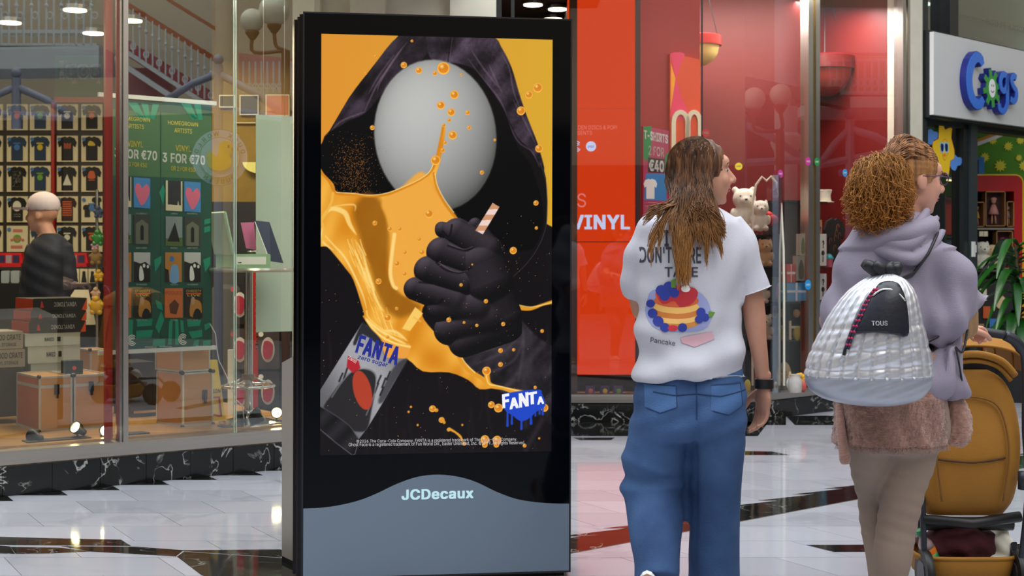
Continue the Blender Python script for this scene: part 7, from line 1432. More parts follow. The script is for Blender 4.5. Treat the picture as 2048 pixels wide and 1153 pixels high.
decal(tb_, [[(1352, 672), (1414, 660), (1420, 674), (1380, 690), (1356, 682)]], D1, pm('pink', (214, 168, 178)), to, .0024); decal_text(tb_, 'Pancake', 1296, 1342, 672, 682, D1, M_tk, to, 0, slant=6)
# --- jeans
def jean_folds(co, no):
 x, y, z = co[:, 0], co[:, 1], co[:, 2]; s_ = S(D1); py = HY - (z - CH) * s_; px = 1024 + x * s_; lf = np.clip((1385 - px) / 30, 0, 1)
 a = .010 * np.exp(-((py - 935 - (px - 1300) * .35) / 14) ** 2) * lf + .012 * np.exp(-((py - 975 + (px - 1310) * .12) / 13) ** 2) * lf - .010 * np.exp(-((py - 955) / 12) ** 2) * lf
 a += .004 * np.sin(px * .06 + py * .01) * np.clip((py - 880) / 100, 0, 1) + .006 * np.sin(py * .05 + px * .03) * np.clip((py - 1060) / 60, 0, 1) * lf
 a += -.010 * np.exp(-((px - 1382) / 7) ** 2) * np.clip((py - 790) / 40, 0, 1) + .003 * np.sin(py * .12 + px * .06) * np.clip((900 - py) / 60, 0, 1)
 return co + no * a[:, None]
mb = MB()
rings(mb, interp_rows([(728, 1379, 100, .115, 0), (760, 1380, 108, .125, 0), (800, 1379, 112, .135, -.01), (850, 1377, 114, .14, -.01), (880, 1376, 112, .12, 0)], 3), D1, 36, 2.4)
rings(mb, interp_rows([(835, 1430, 58, .12, 0), (880, 1432, 58, .118, 0), (950, 1430, 55, .105, 0), (1050, 1428, 53, .10, 0), (1150, 1427, 53, .10, .005), (1236, 1427, 55, .105, .01)], 4), D1, 28, 2.3)
mb.tube(smooth3([w1_(1322, 845), w1_(1314, 900, .02), w1_(1310, 960, .04), w1_(1311, 1000, .03), w1_(1308, 1050, -.05), w1_(1303, 1100, -.13), w1_(1303, 1142, -.19)], 3), [(.105, .115), (.106, .113), (.106, .11), (.107, .11), (.108, .108), (.110, .108), (.110, .106), (.110, .104), (.108, .102), (.106, .100), (.103, .098), (.100, .096), (.097, .094), (.092, .092), (.087, .09), (.082, .088), (.078, .086), (.076, .084), (.074, .082)], 22, ref=(1, 0, 0))
M_jean = mat('blue_denim', (66, 100, 146), .85, col2=(38, 66, 108), vscale=3.2, bump=.3, bscale=220); jn = remeshed(mb, .0075, 5, jean_folds); jo = jn.build('jeans', M_jean, per, True); jt = bvh(jn)
M_seam = mat('denim_seam', (28, 52, 92), .8); M_pk = mat('denim_pocket', (66, 102, 150), .85, bump=.3, bscale=220)
for s, q in ((0, [(1412, 764), (1474, 762), (1476, 806), (1446, 822), (1410, 812)]), (1, [(1284, 764), (1344, 766), (1344, 806), (1312, 818), (1284, 808)])):
 decal(jt, [q], D1, M_pk, jo, .0012, 'pocket'); mb = MB(); pts = []
 for (x0, y0), (x1, y1) in zip(q[:-1][1:] if False else q, q[1:]):
  for k in range(8): pts.append(on_back(jt, x0 + (x1 - x0) * k / 8, y0 + (y1 - y0) * k / 8, D1, .002))
 pts = [p for p in pts if p is not None]; mb.tube(pts, .0014, 5); mb.build('pocket_seam', M_seam, jo)
for path in ([(1383, 762), (1383, 830)], [(1300, 778), (1340, 784), (1383, 780), (1430, 786), (1486, 776)]):
 pts = []; 
 for (x0, y0), (x1, y1) in zip(path, path[1:]):
  for k in range(9): pts.append(on_back(jt, x0 + (x1 - x0) * k / 8, y0 + (y1 - y0) * k / 8, D1, .002))
 pts = [p for p in pts if p is not None]; mb = MB(); mb.tube(pts, .0018, 5); mb.build('seam', M_seam, jo)
# wrist band, shoes
mb = MB(); c0_ = w1_(1528, 768, 0); mb.tube([c0_ + Vector((0, 0, .016)), c0_ + Vector((.0, 0, -.016))], [.033, .033], 20); mb.build('wristband', M_rubber, per, True, auto=40)
def shoe(c, fwd, up, col, nm='shoe', k=1.0):
 mb = MB(); f = Vector(fwd).normalized(); u = Vector(up); u = (u - f * u.dot(f)).normalized(); s = f.cross(u); R_ = Matrix((f, s, u)).transposed()
 mb.ell(c + f * .06 * k + u * .03 * k, (.13 * k, .045 * k, .035 * k), 18, 10, 0, R_); mb.ell(c - f * .03 * k + u * .05 * k, (.055 * k, .04 * k, .055 * k), 16, 10, 0, R_); mb.ell(c + f * .1 * k + u * .025 * k, (.08 * k, .05 * k, .03 * k), 16, 10, 0, R_)
 o = remeshed(mb, .006, 2).build(nm, col, per, True); mb = MB(); mb.tube([c + u * .0, c + u * .016], [(.001, .001), (.001, .001)], 4) if False else None
 pts = [(c + f * (.055 + .135 * math.cos(t_)) * k + s * (.046 * math.sin(t_)) * k) for t_ in np.linspace(0, 2 * math.pi, 20, endpoint=False)]
 mb.add([p + u * -.002 for p in pts] + [p + u * .018 for p in pts], [tuple(range(19, -1, -1)), tuple(range(20, 40))] + [(i, (i + 1) % 20, (i + 1) % 20 + 20, i + 20) for i in range(20)]); mb.build('sole', M_rail, o)
shoe(w1_(1428, 1238, .0) * 1, (0, 1, 0), (0, 0, 1), mat('shoe_tan', (150, 96, 66), .6)); 
bpy.data.objects['shoe'].location.z += 0.0
shoe(w1_(1283, 1150, -.25), (.1, .35, -1), (-.1, -1, -.35), mat('shoe_tan', (150, 96, 66), .6))
# --- hair
HM1 = hair_mat('brown_hair', (62, 40, 28), (128, 86, 56), (176, 122, 64), w1_(0, 560).z, w1_(0, 380).z)
mb = MB(); Rz = Rh
mb.ell(hc + Rz @ Vector((-.018, 0, .040)), (.103, .088, .094), 22, 14, 0, Rz); mb.ell(hc + Rz @ Vector((-.050, 0, -.015)), (.078, .084, .095), 20, 12, 0, Rz); mb.ell(hc + Vector((-.05, -.015, -.09)), (.07, .07, .08), 18, 10)
cap = remeshed(mb, .008, 3, lambda co, no: co + no * (.0025 * np.sin(co[:, 0] * 240 + co[:, 2] * 30))[:, None]); 
# open the cap where the face is
keep = []; cv = np.array(cap.v); loc_ = (cv - np.array(hc)) @ np.array(Rh)
fm = (loc_[:, 0] > .052 - np.clip(loc_[:, 2] - .05, 0, 1) * -.55) & (loc_[:, 2] < .115); cap2 = MB(); cap2.v = cap.v; cap2.f = [f for f in cap.f if not all(fm[i] for i in f)]; cap2.m = [0] * len(cap2.f)
hcap = cap2.build('hair', HM1, per, True)
rh = random.Random(4); paths = []
def lerp(a, b, t): return a + (b - a) * t
locks = [(rh.gauss(1352, 9), rh.uniform(500, 572), rh.uniform(0, 6), 1) for _ in range(26)] + [(rh.gauss(1424, 8), rh.uniform(450, 530), rh.uniform(0, 6), 1) for _ in range(9)] + [(rh.uniform(1278, 1330), rh.uniform(430, 520), rh.uniform(0, 6), 1) for _ in range(8)] + [(rh.gauss(1390, 12), rh.uniform(430, 500), rh.uniform(0, 6), 1) for _ in range(10)]
for k in range(3000):
 th = math.pi + rh.uniform(-1, 1) * 2.05; ct_ = math.cos(th); u_ = rh.random(); ex, ey, w0, _ = locks[26 + rh.randrange(9) if ct_ > -.25 and u_ < .6 else 35 + rh.randrange(8) if ct_ < -.75 and u_ < .2 else 43 + rh.randrange(10) if u_ > .88 else rh.randrange(26)]; t_ = rh.random() ** 1.5; ph = rh.uniform(.10, 1.25)
 r = Vector((-.018 + .106 * math.cos(th) * math.sin(ph), .090 * math.sin(th) * math.sin(ph), .040 + .097 * math.cos(ph)))
 top = hc + Rh @ r; side = hc + Rh @ Vector((-.030 + .092 * math.cos(th), .092 * math.sin(th), -.01)) + Vector((rh.gauss(0, .003), rh.gauss(0, .003), rh.gauss(0, .004)))
 ex += rh.gauss(0, 1.3); ey += rh.gauss(0, 7) - 20 * t_; cl = 1345 + (ex - 1345) * .7 + (18 if ex > 1400 else 0)
 nk = w1_(lerp(1376 + 42 * (ct_ + .45), cl, .3) + rh.gauss(0, 2.5), 404 + rh.gauss(0, 4), -.082 + .035 * math.sin(th) + rh.gauss(0, .004)); md = w1_(lerp(1366 + 30 * (ct_ + .5), ex, .75) + rh.gauss(0, 4), lerp(410, ey, .5), -.142 + rh.gauss(0, .004)); en = w1_(ex, ey, -.150 + rh.gauss(0, .005))
 pts = smooth3([top, side, nk, md, en], 4); paths.append([p + Vector((.008 * math.sin(i * .8 + w0), 0, 0)) * max(0, (i - 5) / len(pts)) for i, p in enumerate(pts)])
strands('hair_strands', HM1, per, paths, .0015)
# ---------------------------------------------------------------- woman with the silver backpack
D2 = 4.65
w2_ = lambda px, py, dy=0.0: Q(px, py, dy, D2)
per2 = thing('person', 'woman with curly ginger ponytail, glasses and grey cape pushing a pushchair', 'person', (w2_(1790, 1280).x, D2, 0)); per = per2
Rh2 = Matrix.Rotation(math.radians(14), 3, 'Z') @ Matrix.Rotation(math.radians(4), 3, 'Y')
hc2 = w2_(1829, 362, .03); kh2 = 1.02
mb = MB(); face_solid(mb, hc2, Rh2, kh2)
mb.tube([hc2 + Vector((-.02, 0, -.05)), w2_(1805, 440, .02), w2_(1798, 470, .01)], [.054, .056, .062], 16)
rings(mb, interp_rows([(448, 1798, 50, .07, 0), (480, 1795, 76, .09, 0), (560, 1792, 88, .1, 0), (660, 1786, 72, .09, 0), (780, 1786, 80, .1, 0), (850, 1790, 90, .11, 0), (880, 1790, 70, .08, 0)], 3), D2, 24)
# right arm reaches to the handle
mb.tube(smooth3([w2_(1848, 512, .02), w2_(1892, 588, .05), w2_(1932, 640, .10), w2_(1962, 662, .22), w2_(1985, 668, .34)], 3), [.050, .049, .048, .047, .046, .045, .044, .042, .040, .037, .034, .031, .028], 14)
hand(mb, w2_(1985, 668, .34), (.75, .55, .02), (0, .1, -1), .75, 1.0, -1)
mb.tube(smooth3([w2_(1730, 512, .02), w2_(1716, 575, .05), w2_(1706, 630, .14), w2_(1700, 650, .30), w2_(1740, 650, .42)], 3), [.050, .049, .048, .047, .046, .045, .044, .042, .040, .037, .034, .031, .028], 14)
hand(mb, w2_(1740, 650, .42), (.5, .8, 0), (0, .1, -1), .6, 1.0, 1)
def leg(mb, pts, rad): mb.tube(smooth3(pts, 4), rad, 20, ref=(1, 0, 0))
LG = ([w2_(1822, 860), w2_(1820, 920, 0), w2_(1808, 970, .0), w2_(1801, 1010, 0), w2_(1792, 1060, .0), w2_(1783, 1110, -.015), w2_(1779, 1160, -.01), w2_(1777, 1225, .01), w2_(1776, 1262, .02)], [.093, .090, .086, .083, .080, .077, .0745, .072, .0705, .069, .068, .067, .066, .065, .064, .063, .0625, .062, .062, .062, .0615, .060, .057, .053, .050, .047, .044, .042, .041, .040, .040, .040, .040])
LL = ([w2_(1752, 860), w2_(1750, 920, .03), w2_(1764, 980, .10), w2_(1775, 1020, .14), w2_(1775, 1080, .12), w2_(1768, 1150, .04), w2_(1764, 1230, -.03)], [.090, .087, .084, .080, .076, .073, .070, .067, .064, .062, .061, .060, .060, .060, .059, .057, .054, .050, .046, .043, .041, .040, .039, .038, .038])
for pts, rad in (LG, LL): leg(mb, pts, [r * .9 for r in rad])
remeshed(mb, .0055, 3).build('body', M_skin2, per2, True); face_parts(per2, hc2, Rh2, kh2, mat('brow_fair', (140, 104, 70), .8))
# leggings
mb = MB()
for pts, rad in (LG, LL): leg(mb, pts, [(r * 1.03, r * 1.05) for r in rad])
rings(mb, interp_rows([(780, 1790, 100, .12, 0), (850, 1792, 108, .13, 0), (885, 1793, 100, .125, 0), (905, 1790, 84, .1, 0)], 3), D2, 28)
lg = remeshed(mb, .007, 4, lambda co, no: co + no * (.0015 * np.sin(co[:, 2] * 130 + co[:, 0] * 40) * (np.abs(co[:, 2] - .45) < .12))[:, None]); lg.build('leggings', mat('taupe_leggings', (140, 122, 108), .8, bump=.1, bscale=200), per2, True)
shoe(w2_(1776, 1284, .02), (0, 1, 0), (0, 0, 1), mat('shoe_grey', (190, 186, 180), .6)); shoe(w2_(1764, 1266, -.05), (0, .8, -.5), (0, .5, .8), mat('shoe_grey', (190, 186, 180), .6))
# fuzzy pink jumper
def fuzz(co, no): return co + no * (.004 * np.sin(co[:, 0] * 70 + co[:, 2] * 25) + .002 * np.random.RandomState(2).normal(0, 1, len(co)))[:, None]
mb = MB(); rings(mb, interp_rows([(700, 1780, 100, .13, 0), (780, 1778, 108, .145, 0), (840, 1777, 108, .15, 0), (888, 1777, 109, .155, 0)], 4), D2, 36, 2.4)
pj = remeshed(mb, .008, 3, fuzz); M_pink = mat('fuzzy_pink_wool', (186, 138, 120), .95, var=.25, vscale=40, bump=.8, bscale=90, sheen=.6, aniso=(1, 1, 4)); pjo = pj.build('jumper', M_pink, per2, True)
pt_ = bvh(pj); rf = random.Random(9); paths = []
for k in range(2600):
 px = rf.uniform(1668, 1888); py = 888 + rf.uniform(-4, 1) if k < 900 else rf.uniform(790, 888); h = on_back(pt_, px, py, D2, 0)
 if h is None: continue
 a = rf.uniform(-1, 1); paths.append([h, h + Vector((a * .004, -.006, -.004)), h + Vector((a * .010, -.008, -.014))])
strands('wool_fuzz', M_pink, pjo, paths, .0006)
mb = MB(); mb.tube(smooth3([w2_(1905, 790, .02), w2_(1918, 830, .0), w2_(1915, 868, -.0), w2_(1905, 893, 0)], 4), [(.028, .03), (.034, .03), (.038, .03), (.042, .032), (.044, .034), (.045, .034), (.045, .034), (.044, .034), (.043, .034), (.041, .033), (.038, .03), (.032, .028), (.022, .02)], 16); remeshed(mb, .007, 3, fuzz).build('scarf_end', M_pink, per2, True)
mb = MB(); mb.tube(smooth3([w2_(1672, 800, -.05), w2_(1670, 850, -.08), w2_(1676, 900, -.09), w2_(1678, 920, -.09)], 3), [.012, .013, .014, .015, .016, .017, .018, .019, .017, .013], 12); mb.build('cord_end', M_pink, per2, True)
# beige sleeve on the forearm
mb = MB(); mb.tube(smooth3([w2_(1925, 575, .05), w2_(1932, 620, .09), w2_(1942, 645, .13), w2_(1968, 662, .24), w2_(1982, 667, .31)], 4), [.066, .066, .066, .066, .065, .064, .063, .062, .061, .060, .058, .056, .052, .048, .044, .041, .038], 18)
remeshed(mb, .007, 4, lambda co, no: co + no * (.004 * np.sin(co[:, 0] * 110 + co[:, 2] * 60))[:, None]).build('sleeve', mat('beige_knit', (164, 128, 88), .9, var=.1, bump=.4, bscale=120), per2, True)
# the lilac-grey cape
def cape_f(co, no):
 s_ = S(D2); px = 1024 + co[:, 0] * s_; py = HY - (co[:, 2] - CH) * s_
 a = .016 * np.sin((px - 1900) * .060 + (py - 500) * .012) * np.clip((py - 470) / 80, 0, 1) + .006 * np.sin(px * .13 - py * .03) * np.clip((py - 520) / 60, 0, 1) + .008 * np.sin(px * .028 - py * .05) * np.clip((py - 440) / 60, 0, 1) * np.clip((1000 - py) / 100, 0, 1)
 a += .010 * np.sin(py * .09 + px * .03) * (py < 500) + .005 * np.sin(px * .11 + py * .03) * (py > 690)
 co = co + no * a[:, None]; px = 1024 + co[:, 0] * s_; py = HY - (co[:, 2] - CH) * s_; lim = np.where(px > 1872, 596 + (1974 - px) * 1.02 + 4 * np.sin(px * .2), 2000); sel = (py > lim) & (py < 740) & (px > 1872)
 co[sel, 2] = CH + (HY - lim[sel]) / s_ - (py[sel] - lim[sel]) / s_ * .06; return co
mb = MB()
rings(mb, interp_rows([(418, 1800, 40, .055, .0), (434, 1794, 64, .085, -.01), (452, 1787, 84, .115, -.02), (475, 1784, 98, .135, -.01), (505, 1794, 116, .145, 0), (540, 1802, 137, .15, .01), (575, 1806, 158, .15, .02), (604, 1809, 172, .15, .02), (632, 1800, 166, .148, .01), (665, 1776, 138, .145, 0), (697, 1762, 122, .14, 0)], 4), D2, 44, 2.1)
cape_m = mat('lilac_grey_cloth', (142, 134, 150), .75, var=.08, vscale=3, bump=.25, bscale=260, aniso=(.3, 1, 2))
cp_ = remeshed(mb, .008, 5, cape_f); cape = cp_.build('cape', cape_m, per2, True)
mb = MB(); rings(mb, interp_rows([(690, 1778, 106, .13, 0), (720, 1778, 114, .15, 0), (760, 1776, 120, .16, 0), (786, 1774, 112, .15, 0), (796, 1774, 98, .13, 0)], 4), D2, 40, 2.2)
remeshed(mb, .008, 5, cape_f).build('cape_skirt', cape_m, cape, True)
mb = MB(); pts = smooth3([w2_(1884, 692, .0), w2_(1900, 735, -.01), w2_(1912, 775, -.01), w2_(1918, 794, 0)], 4); mb.tube(pts, [(.012, .05), (.018, .055), (.024, .06), (.030, .062), (.036, .065), (.041, .065), (.045, .065), (.048, .065), (.049, .065), (.048, .06), (.044, .055), (.036, .05), (.022, .04)], 18); remeshed(mb, .007, 4, cape_f).build('cape_flap', cape_m, cape, True)
# hood folds
mb = MB()
for k, (x0, y0, x1, y1, xm, ym, dy) in enumerate(((1706, 462, 1868, 436, 1790, 492, -.14), (1716, 440, 1850, 420, 1790, 468, -.12), (1700, 480, 1880, 462, 1800, 520, -.15))): mb.tube(smooth3([w2_(x0, y0, -.06), w2_((x0 + xm) / 2, (y0 + ym) / 2 + 6, dy * .85), w2_(xm, ym, dy), w2_((x1 + xm) / 2, (y1 + ym) / 2 + 4, dy * .8), w2_(x1, y1, -.03)], 4), [.012 + .010 * math.sin(i / 16 * math.pi) for i in range(17)], 12)
remeshed(mb, .007, 4).build('hood', cape_m, cape, True)
mb = MB(); mb.tube(smooth3([w2_(1886, 690, -.13), w2_(1906, 700, -.10), w2_(1935, 660, .0)], 4), .004, 6); mb.tube(smooth3([w2_(1886, 690, -.13), w2_(1902, 720, -.08), w2_(1914, 770, -.06)], 4), .003, 6); mb.build('waist_tie', M_rubber, cape)
# glasses
f2 = lambda x, y, z: hc2 + Rh2 @ Vector((x * kh2, y * kh2, z * kh2))
gl = thing('glasses', None, None, (0, 0, 0)); bpy.data.objects.remove(gl); mb = MB()
for s in (-1, 1):
 mb.tube([f2(.098, s * (.030 + .024 * math.cos(t_)), .014 + .020 * math.sin(t_)) for t_ in np.linspace(0, 2 * math.pi, 25)], .0022, 6, cap=False); mb.tube([f2(.098, s * .054, .018), f2(.05, s * .080, .018), f2(-.01, s * .082, .012)], .0022, 6)
mb.tube([f2(.098, .006, .02), f2(.1, 0, .022), f2(.098, -.006, .02)], .002, 6); go_ = mb.build('glasses', mat('glasses_purple', (84, 46, 84), .25), per2, True); go_['label'] = 'purple framed glasses'
# curly hair
HM2 = hair_mat('ginger_hair', (96, 60, 34), (178, 126, 78), (188, 132, 72), w2_(0, 470).z, w2_(0, 300).z, .5)
mb = MB(); mb.ell(hc2 + Rh2 @ Vector((-.02, 0, .042)), (.103, .088, .095), 22, 14, 0, Rh2); mb.ell(hc2 + Rh2 @ Vector((-.055, 0, .005)), (.07, .08, .08), 20, 12, 0, Rh2)
cap = remeshed(mb, .008, 3, lambda co, no: co + no * (.0015 * np.sin(co[:, 0] * 30 + co[:, 2] * 320))[:, None]); cv = np.array(cap.v); loc_ = (cv - np.array(hc2)) @ np.array(Rh2)
fm = ((loc_[:, 0] > .056 + np.clip(loc_[:, 2] - .05, 0, 1) * .3) & (loc_[:, 2] < .108)) | ((loc_[:, 0] > .0) & (loc_[:, 2] < .0)); cap2 = MB(); cap2.v = cap.v; cap2.f = [f for f in cap.f if not all(fm[i] for i in f)]; cap2.m = [0] * len(cap2.f); cap2.build('hair', HM2, per2, True)
rh = random.Random(8); paths = []; tie = w2_(1764, 330, -.06)
for k in range(700):
 th = rh.uniform(-2.0, 2.0); ph = rh.uniform(.1, 1.35); fr_ = hc2 + Rh2 @ Vector((-.015 + .100 * math.cos(th) * math.sin(ph), .090 * math.sin(th) * math.sin(ph), .042 + .098 * math.cos(ph)))
 md = hc2 + Rh2 @ Vector((-.06, .088 * math.sin(th) * math.sin(ph), .055 + .085 * math.cos(ph))); md = md + Vector((rh.gauss(0, .003), rh.gauss(0, .003), rh.gauss(0, .004))); paths.append(smooth3([fr_, md, tie + Vector((rh.gauss(0, .012), rh.gauss(0, .012), rh.gauss(0, .012)))], 3))
strands('hair_strands', HM2, per2, paths, .0018)
paths = []; pc2 = w2_(1742, 388, -.10)
for k in range(2600):
 v = Vector((rh.gauss(0, 1), rh.gauss(0, .8), rh.gauss(0, 1))).normalized(); rr = rh.uniform(.35, 1) ** .6; en = pc2 + Vector((v.x * .112 * rr, v.y * .085 * rr, v.z * .122 * rr - .01)); st = tie + (en - tie) * .0
 md = (tie + en) / 2 + Vector((v.x * .03, v.y * .02, .03)); base_ = smooth3([tie + Vector((rh.gauss(0, .008), rh.gauss(0, .008), rh.gauss(0, .008))), md, en, en + Vector((v.x * .01, 0, -.02))], 5); ph0 = rh.uniform(0, 6); rc = rh.uniform(.003, .010); fr_ = rh.uniform(.9, 1.5)
 paths.append([p + Vector((rc * math.cos(ph0 + i * fr_), rc * math.sin(ph0 + i * fr_), rc * .6 * math.sin(ph0 + i * fr_ * .7))) * min(1, i / 5) for i, p in enumerate(base_)])
strands('ponytail_curls', hair_mat('ginger_curls', (120, 74, 30), (196, 138, 66), (176, 112, 44), w2_(0, 470).z, w2_(0, 330).z, .5), per2, paths, .0011)
mb = MB(); mb.ell(pc2 + Vector((0, .01, 0)), (.088, .06, .098), 20, 12); mb.ell((pc2 + tie) / 2, (.05, .05, .06), 16, 10); remeshed(mb, .009, 3, lambda co, no: co + no * (.008 * np.sin(co[:, 0] * 90 + co[:, 2] * 40) * np.sin(co[:, 2] * 110))[:, None]).build('ponytail', mat('ginger_core', (120, 76, 34), .9, var=.4, vscale=30), per2, True)
mb = MB(); mb.ell(tie, (.02, .022, .024), 12, 8); mb.build('hair_tie', M_rubber, per2, True)
# ---------------------------------------------------------------- silver backpack
bk_ = thing('backpack', 'shiny silver quilted drawstring backpack with black flap on the woman in the cape', 'backpack', tuple(w2_(1740, 800, -.28)))
DB = 4.37; wb = lambda px, py, dy=0.0: Q(px, py, dy, DB)
outl = [(548, 1771, 16), (562, 1768, 42), (590, 1760, 68), (630, 1750, 88), (670, 1744, 104), (705, 1740, 117), (735, 1738, 124), (760, 1737, 125), (780, 1738, 116), (796, 1741, 96), (806, 1744, 62), (809, 1746, 30)]
rows_ = [(py, cx, hw, .03 + .10 * math.sin(min(1, (hw / 125)) * math.pi / 2), 0) for py, cx, hw in outl]
rf_ = interp_rows(rows_, 10); mb = MB()
seg = 286; vs = []
qlines = [652, 697, 733]
for (py, cx, hw, hd, dy) in rf_:
 c = wb(cx, py, dy); w = hw / S(DB)
 for k in range(seg):
  th = 2 * math.pi * k / seg; ct, st = math.cos(th), math.sin(th)
  p = c + Vector((w * ct, hd * st, 0)); 
  u = (th / (2 * math.pi) * 26) % 1.0; gv = 1 - abs(2 * u - 1); puff = min(1, gv * 2.2) ** .5
  gh = min([1.0] + [min(1, abs(py - q - 5 * math.sin(cx * .02 + ct * 2)) / 9) ** .5 for q in qlines]) if py < 752 else 1
  pf_ = .011 * (puff * (.6 + .4 * gh) - .6) if py < 752 else .002; pf_ *= min(1, hw / 60)
  nz_ = Vector((ct * hd, st * w, 0)).normalized(); wr = .0010 * math.sin(py * .35 + ct * 14) * (1 - puff * .5)
  vs.append(p + nz_ * (pf_ + wr))
n = len(rf_); fs = [((i + 1) * seg + k, (i + 1) * seg + (k + 1) % seg, i * seg + (k + 1) % seg, i * seg + k) for i in range(n - 1) for k in range(seg)] + [tuple(range(seg)), tuple(range(n * seg - 1, (n - 1) * seg - 1, -1))]
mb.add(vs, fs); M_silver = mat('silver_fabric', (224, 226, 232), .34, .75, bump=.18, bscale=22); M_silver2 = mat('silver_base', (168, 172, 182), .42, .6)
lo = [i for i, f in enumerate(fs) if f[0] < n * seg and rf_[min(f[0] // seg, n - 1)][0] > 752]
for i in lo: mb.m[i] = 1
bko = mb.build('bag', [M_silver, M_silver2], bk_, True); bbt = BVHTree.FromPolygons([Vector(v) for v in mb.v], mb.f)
def on_bag(px, py, off=.006):
 h = bbt.ray_cast(wb(px, py, -1), Vector((0, 1, 0))); return (h[0] + Vector((0, -off, 0))) if h[0] is not None else wb(px, py, -.12 - off)
# flap
fl_q = [(1737, 572), (1752, 562), (1772, 562), (1784, 572), (1792, 600), (1796, 640), (1792, 668), (1762, 664), (1722, 660), (1686, 661), (1700, 640), (1716, 610)]
flat_ = MB(); rings(flat_, interp_rows([(a_, b_, c_ + 2, d_ + .006, e_) for a_, b_, c_, d_, e_ in rows_], 4), DB, 60); ft_ = bvh(flat_); M_lea = mat('black_leather', (24, 27, 38), .34, bump=.08, bscale=60)
n_ = len(bpy.data.objects); decal(ft_, [smooth_poly(fl_q, 3)], DB, M_lea, bk_, .010, 'flap'); flap = bk_.children[-1] if bk_.children[-1].name.startswith('flap') else [o for o in bk_.children if o.name.startswith('flap')][0]
sm_ = flap.modifiers.new('thickness', 'SOLIDIFY'); sm_.thickness = .007; sm_.offset = -1
decal_text(ft_, 'TOUS', 1720, 1750, 638, 647, DB, mat('silver_ink', (214, 214, 218), .4), flap, .012, .0185, 0)
mb = MB(); mb.tube(smooth3([on_bag(1727, 590, .014), on_bag(1745, 578, .016), on_bag(1770, 580, .017), on_bag(1790, 600, .014)], 4), .003, 6); mb.build('zip', M_chrome, flap, True)
# neck frill, cord, straps
mb = MB(); rb = random.Random(2)
for k in range(9): a = k / 9 * 2 * math.pi; mb.tube(smooth3([wb(1772, 556, 0) + Vector((.02 * math.cos(a), .02 * math.sin(a), 0)), wb(1770, 540, 0) + Vector((.035 * math.cos(a), .035 * math.sin(a), 0)), wb(1766, 530, 0) + Vector((.052 * math.cos(a) - .01, .04 * math.sin(a), rb.uniform(-.01, .01)))], 3), [.014, .015, .017, .019, .019, .017, .013], 8)
mb.build('neck_frill', mat('black_nylon', (22, 22, 26), .5), bk_, True)
cpt = bvh(cp_); mb = MB(); mb.tube([wb(1784, 566, .0)] + [on_back(cpt, x, y, D2, .008) or w2_(x, y, -.14) for x, y in ((1800, 548), (1814, 528), (1828, 508), (1842, 488), (1856, 470))], [(.014, .005)] * 6, 8, ref=(.7, 0, .7)); mb.tube(smooth3([wb(1850, 735, .10), wb(1866, 700, .14), w2_(1876, 660, -.09), w2_(1880, 620, -.08)], 4), [(.004, .010)] * 13, 8, ref=(1, .3, 0)); mb.build('strap', mat('black_nylon', (22, 22, 26), .5), bk_, True)
cord = smooth3([on_bag(1732, 578, .012), on_bag(1716, 600, .014), on_bag(1700, 628, .016), on_bag(1684, 660, .016), on_bag(1672, 694, .016)], 6)
for off, ph in ((0, 0), (.008, 1.5)):
 mb = MB(); mb.tube([p + Vector((off, -off * .4, 0)) for p in cord], .0042, 8); mb.build('cord', mat('navy_cord', (26, 26, 56), .7), bk_, True)
 mb = MB()
 for i in range(0, len(cord) - 1, 2): q_ = cord[i] + Vector((off, -off * .4 - .001, 0)); mb.ell(q_, .0048, 8, 6)
 mb.build('cord_fleck', mat('red_fleck', (176, 30, 70), .7), bk_, True).__setitem__('kind', 'stuff')
mb = MB(); mb.tube([cord[-1], cord[-1] + Vector((-.004, 0, -.018))], .005, 8); mb.build('cord_tip', M_rubber, bk_)
# ---------------------------------------------------------------- man in the cap inside the left shop
D3 = 9.9; w3_ = lambda px, py, dy=0.0: Q(px, py, dy, D3)
per = thing('person', 'man in pale flat-brimmed cap and navy jacket inside the left shop', 'person', (w3_(90, 880).x, D3, 0))
R3 = Matrix.Rotation(math.radians(172), 3, 'Z'); hc3 = w3_(84, 432, 0)
mb = MB(); face_solid(mb, hc3, R3, 1.08); mb.tube([hc3 + Vector((.01, 0, -.05)), w3_(95, 470), w3_(97, 485)], [.055, .06, .065], 14)
rings(mb, interp_rows([(474, 98, 24, .08, 0), (500, 98, 34, .1, 0), (560, 94, 32, .11, 0), (640, 92, 28, .1, 0), (700, 90, 26, .1, 0)], 3), D3, 20)
for s in (-10, 12): mb.tube([w3_(90 + s, 690), w3_(90 + s, 790), w3_(90 + s, 870)], [.085, .065, .05], 12)
for s, e in ((-26, 1), (28, -1)): mb.tube([w3_(98 + s, 490), w3_(96 + s * 1.15, 560), w3_(84 + s, 620, -.05)], [.05, .045, .035], 12); hand(mb, w3_(84 + s, 622, -.05), (-.2, -.1, -1), (-1, 0, 0), .4, 1.1, e)
remeshed(mb, .011, 3).build('body', M_skin, per, True); face_parts(per, hc3, R3, 1.08, mat('brow_grey', (150, 140, 130), .8))
M_navy = mat('navy_jacket', (20, 22, 36), .7, bump=.2, bscale=60); mb = MB()
rings(mb, interp_rows([(468, 100, 16, .08, 0), (484, 100, 34, .12, 0), (510, 98, 44, .15, 0), (560, 94, 42, .16, 0), (640, 92, 38, .15, 0), (705, 90, 38, .15, 0)], 4), D3, 28, 2.3)
for s in (-28, 30): mb.tube(smooth3([w3_(98 + s * .85, 492), w3_(96 + s * 1.25, 560), w3_(84 + s, 616, -.05)], 4), [.075, .075, .074, .072, .07, .066, .062, .058, .055], 14)
remeshed(mb, .012, 4, lambda co, no: co + no * (.003 * np.sin(co[:, 2] * 60 + co[:, 0] * 30))[:, None]).build('jacket', M_navy, per, True)
mb = MB()
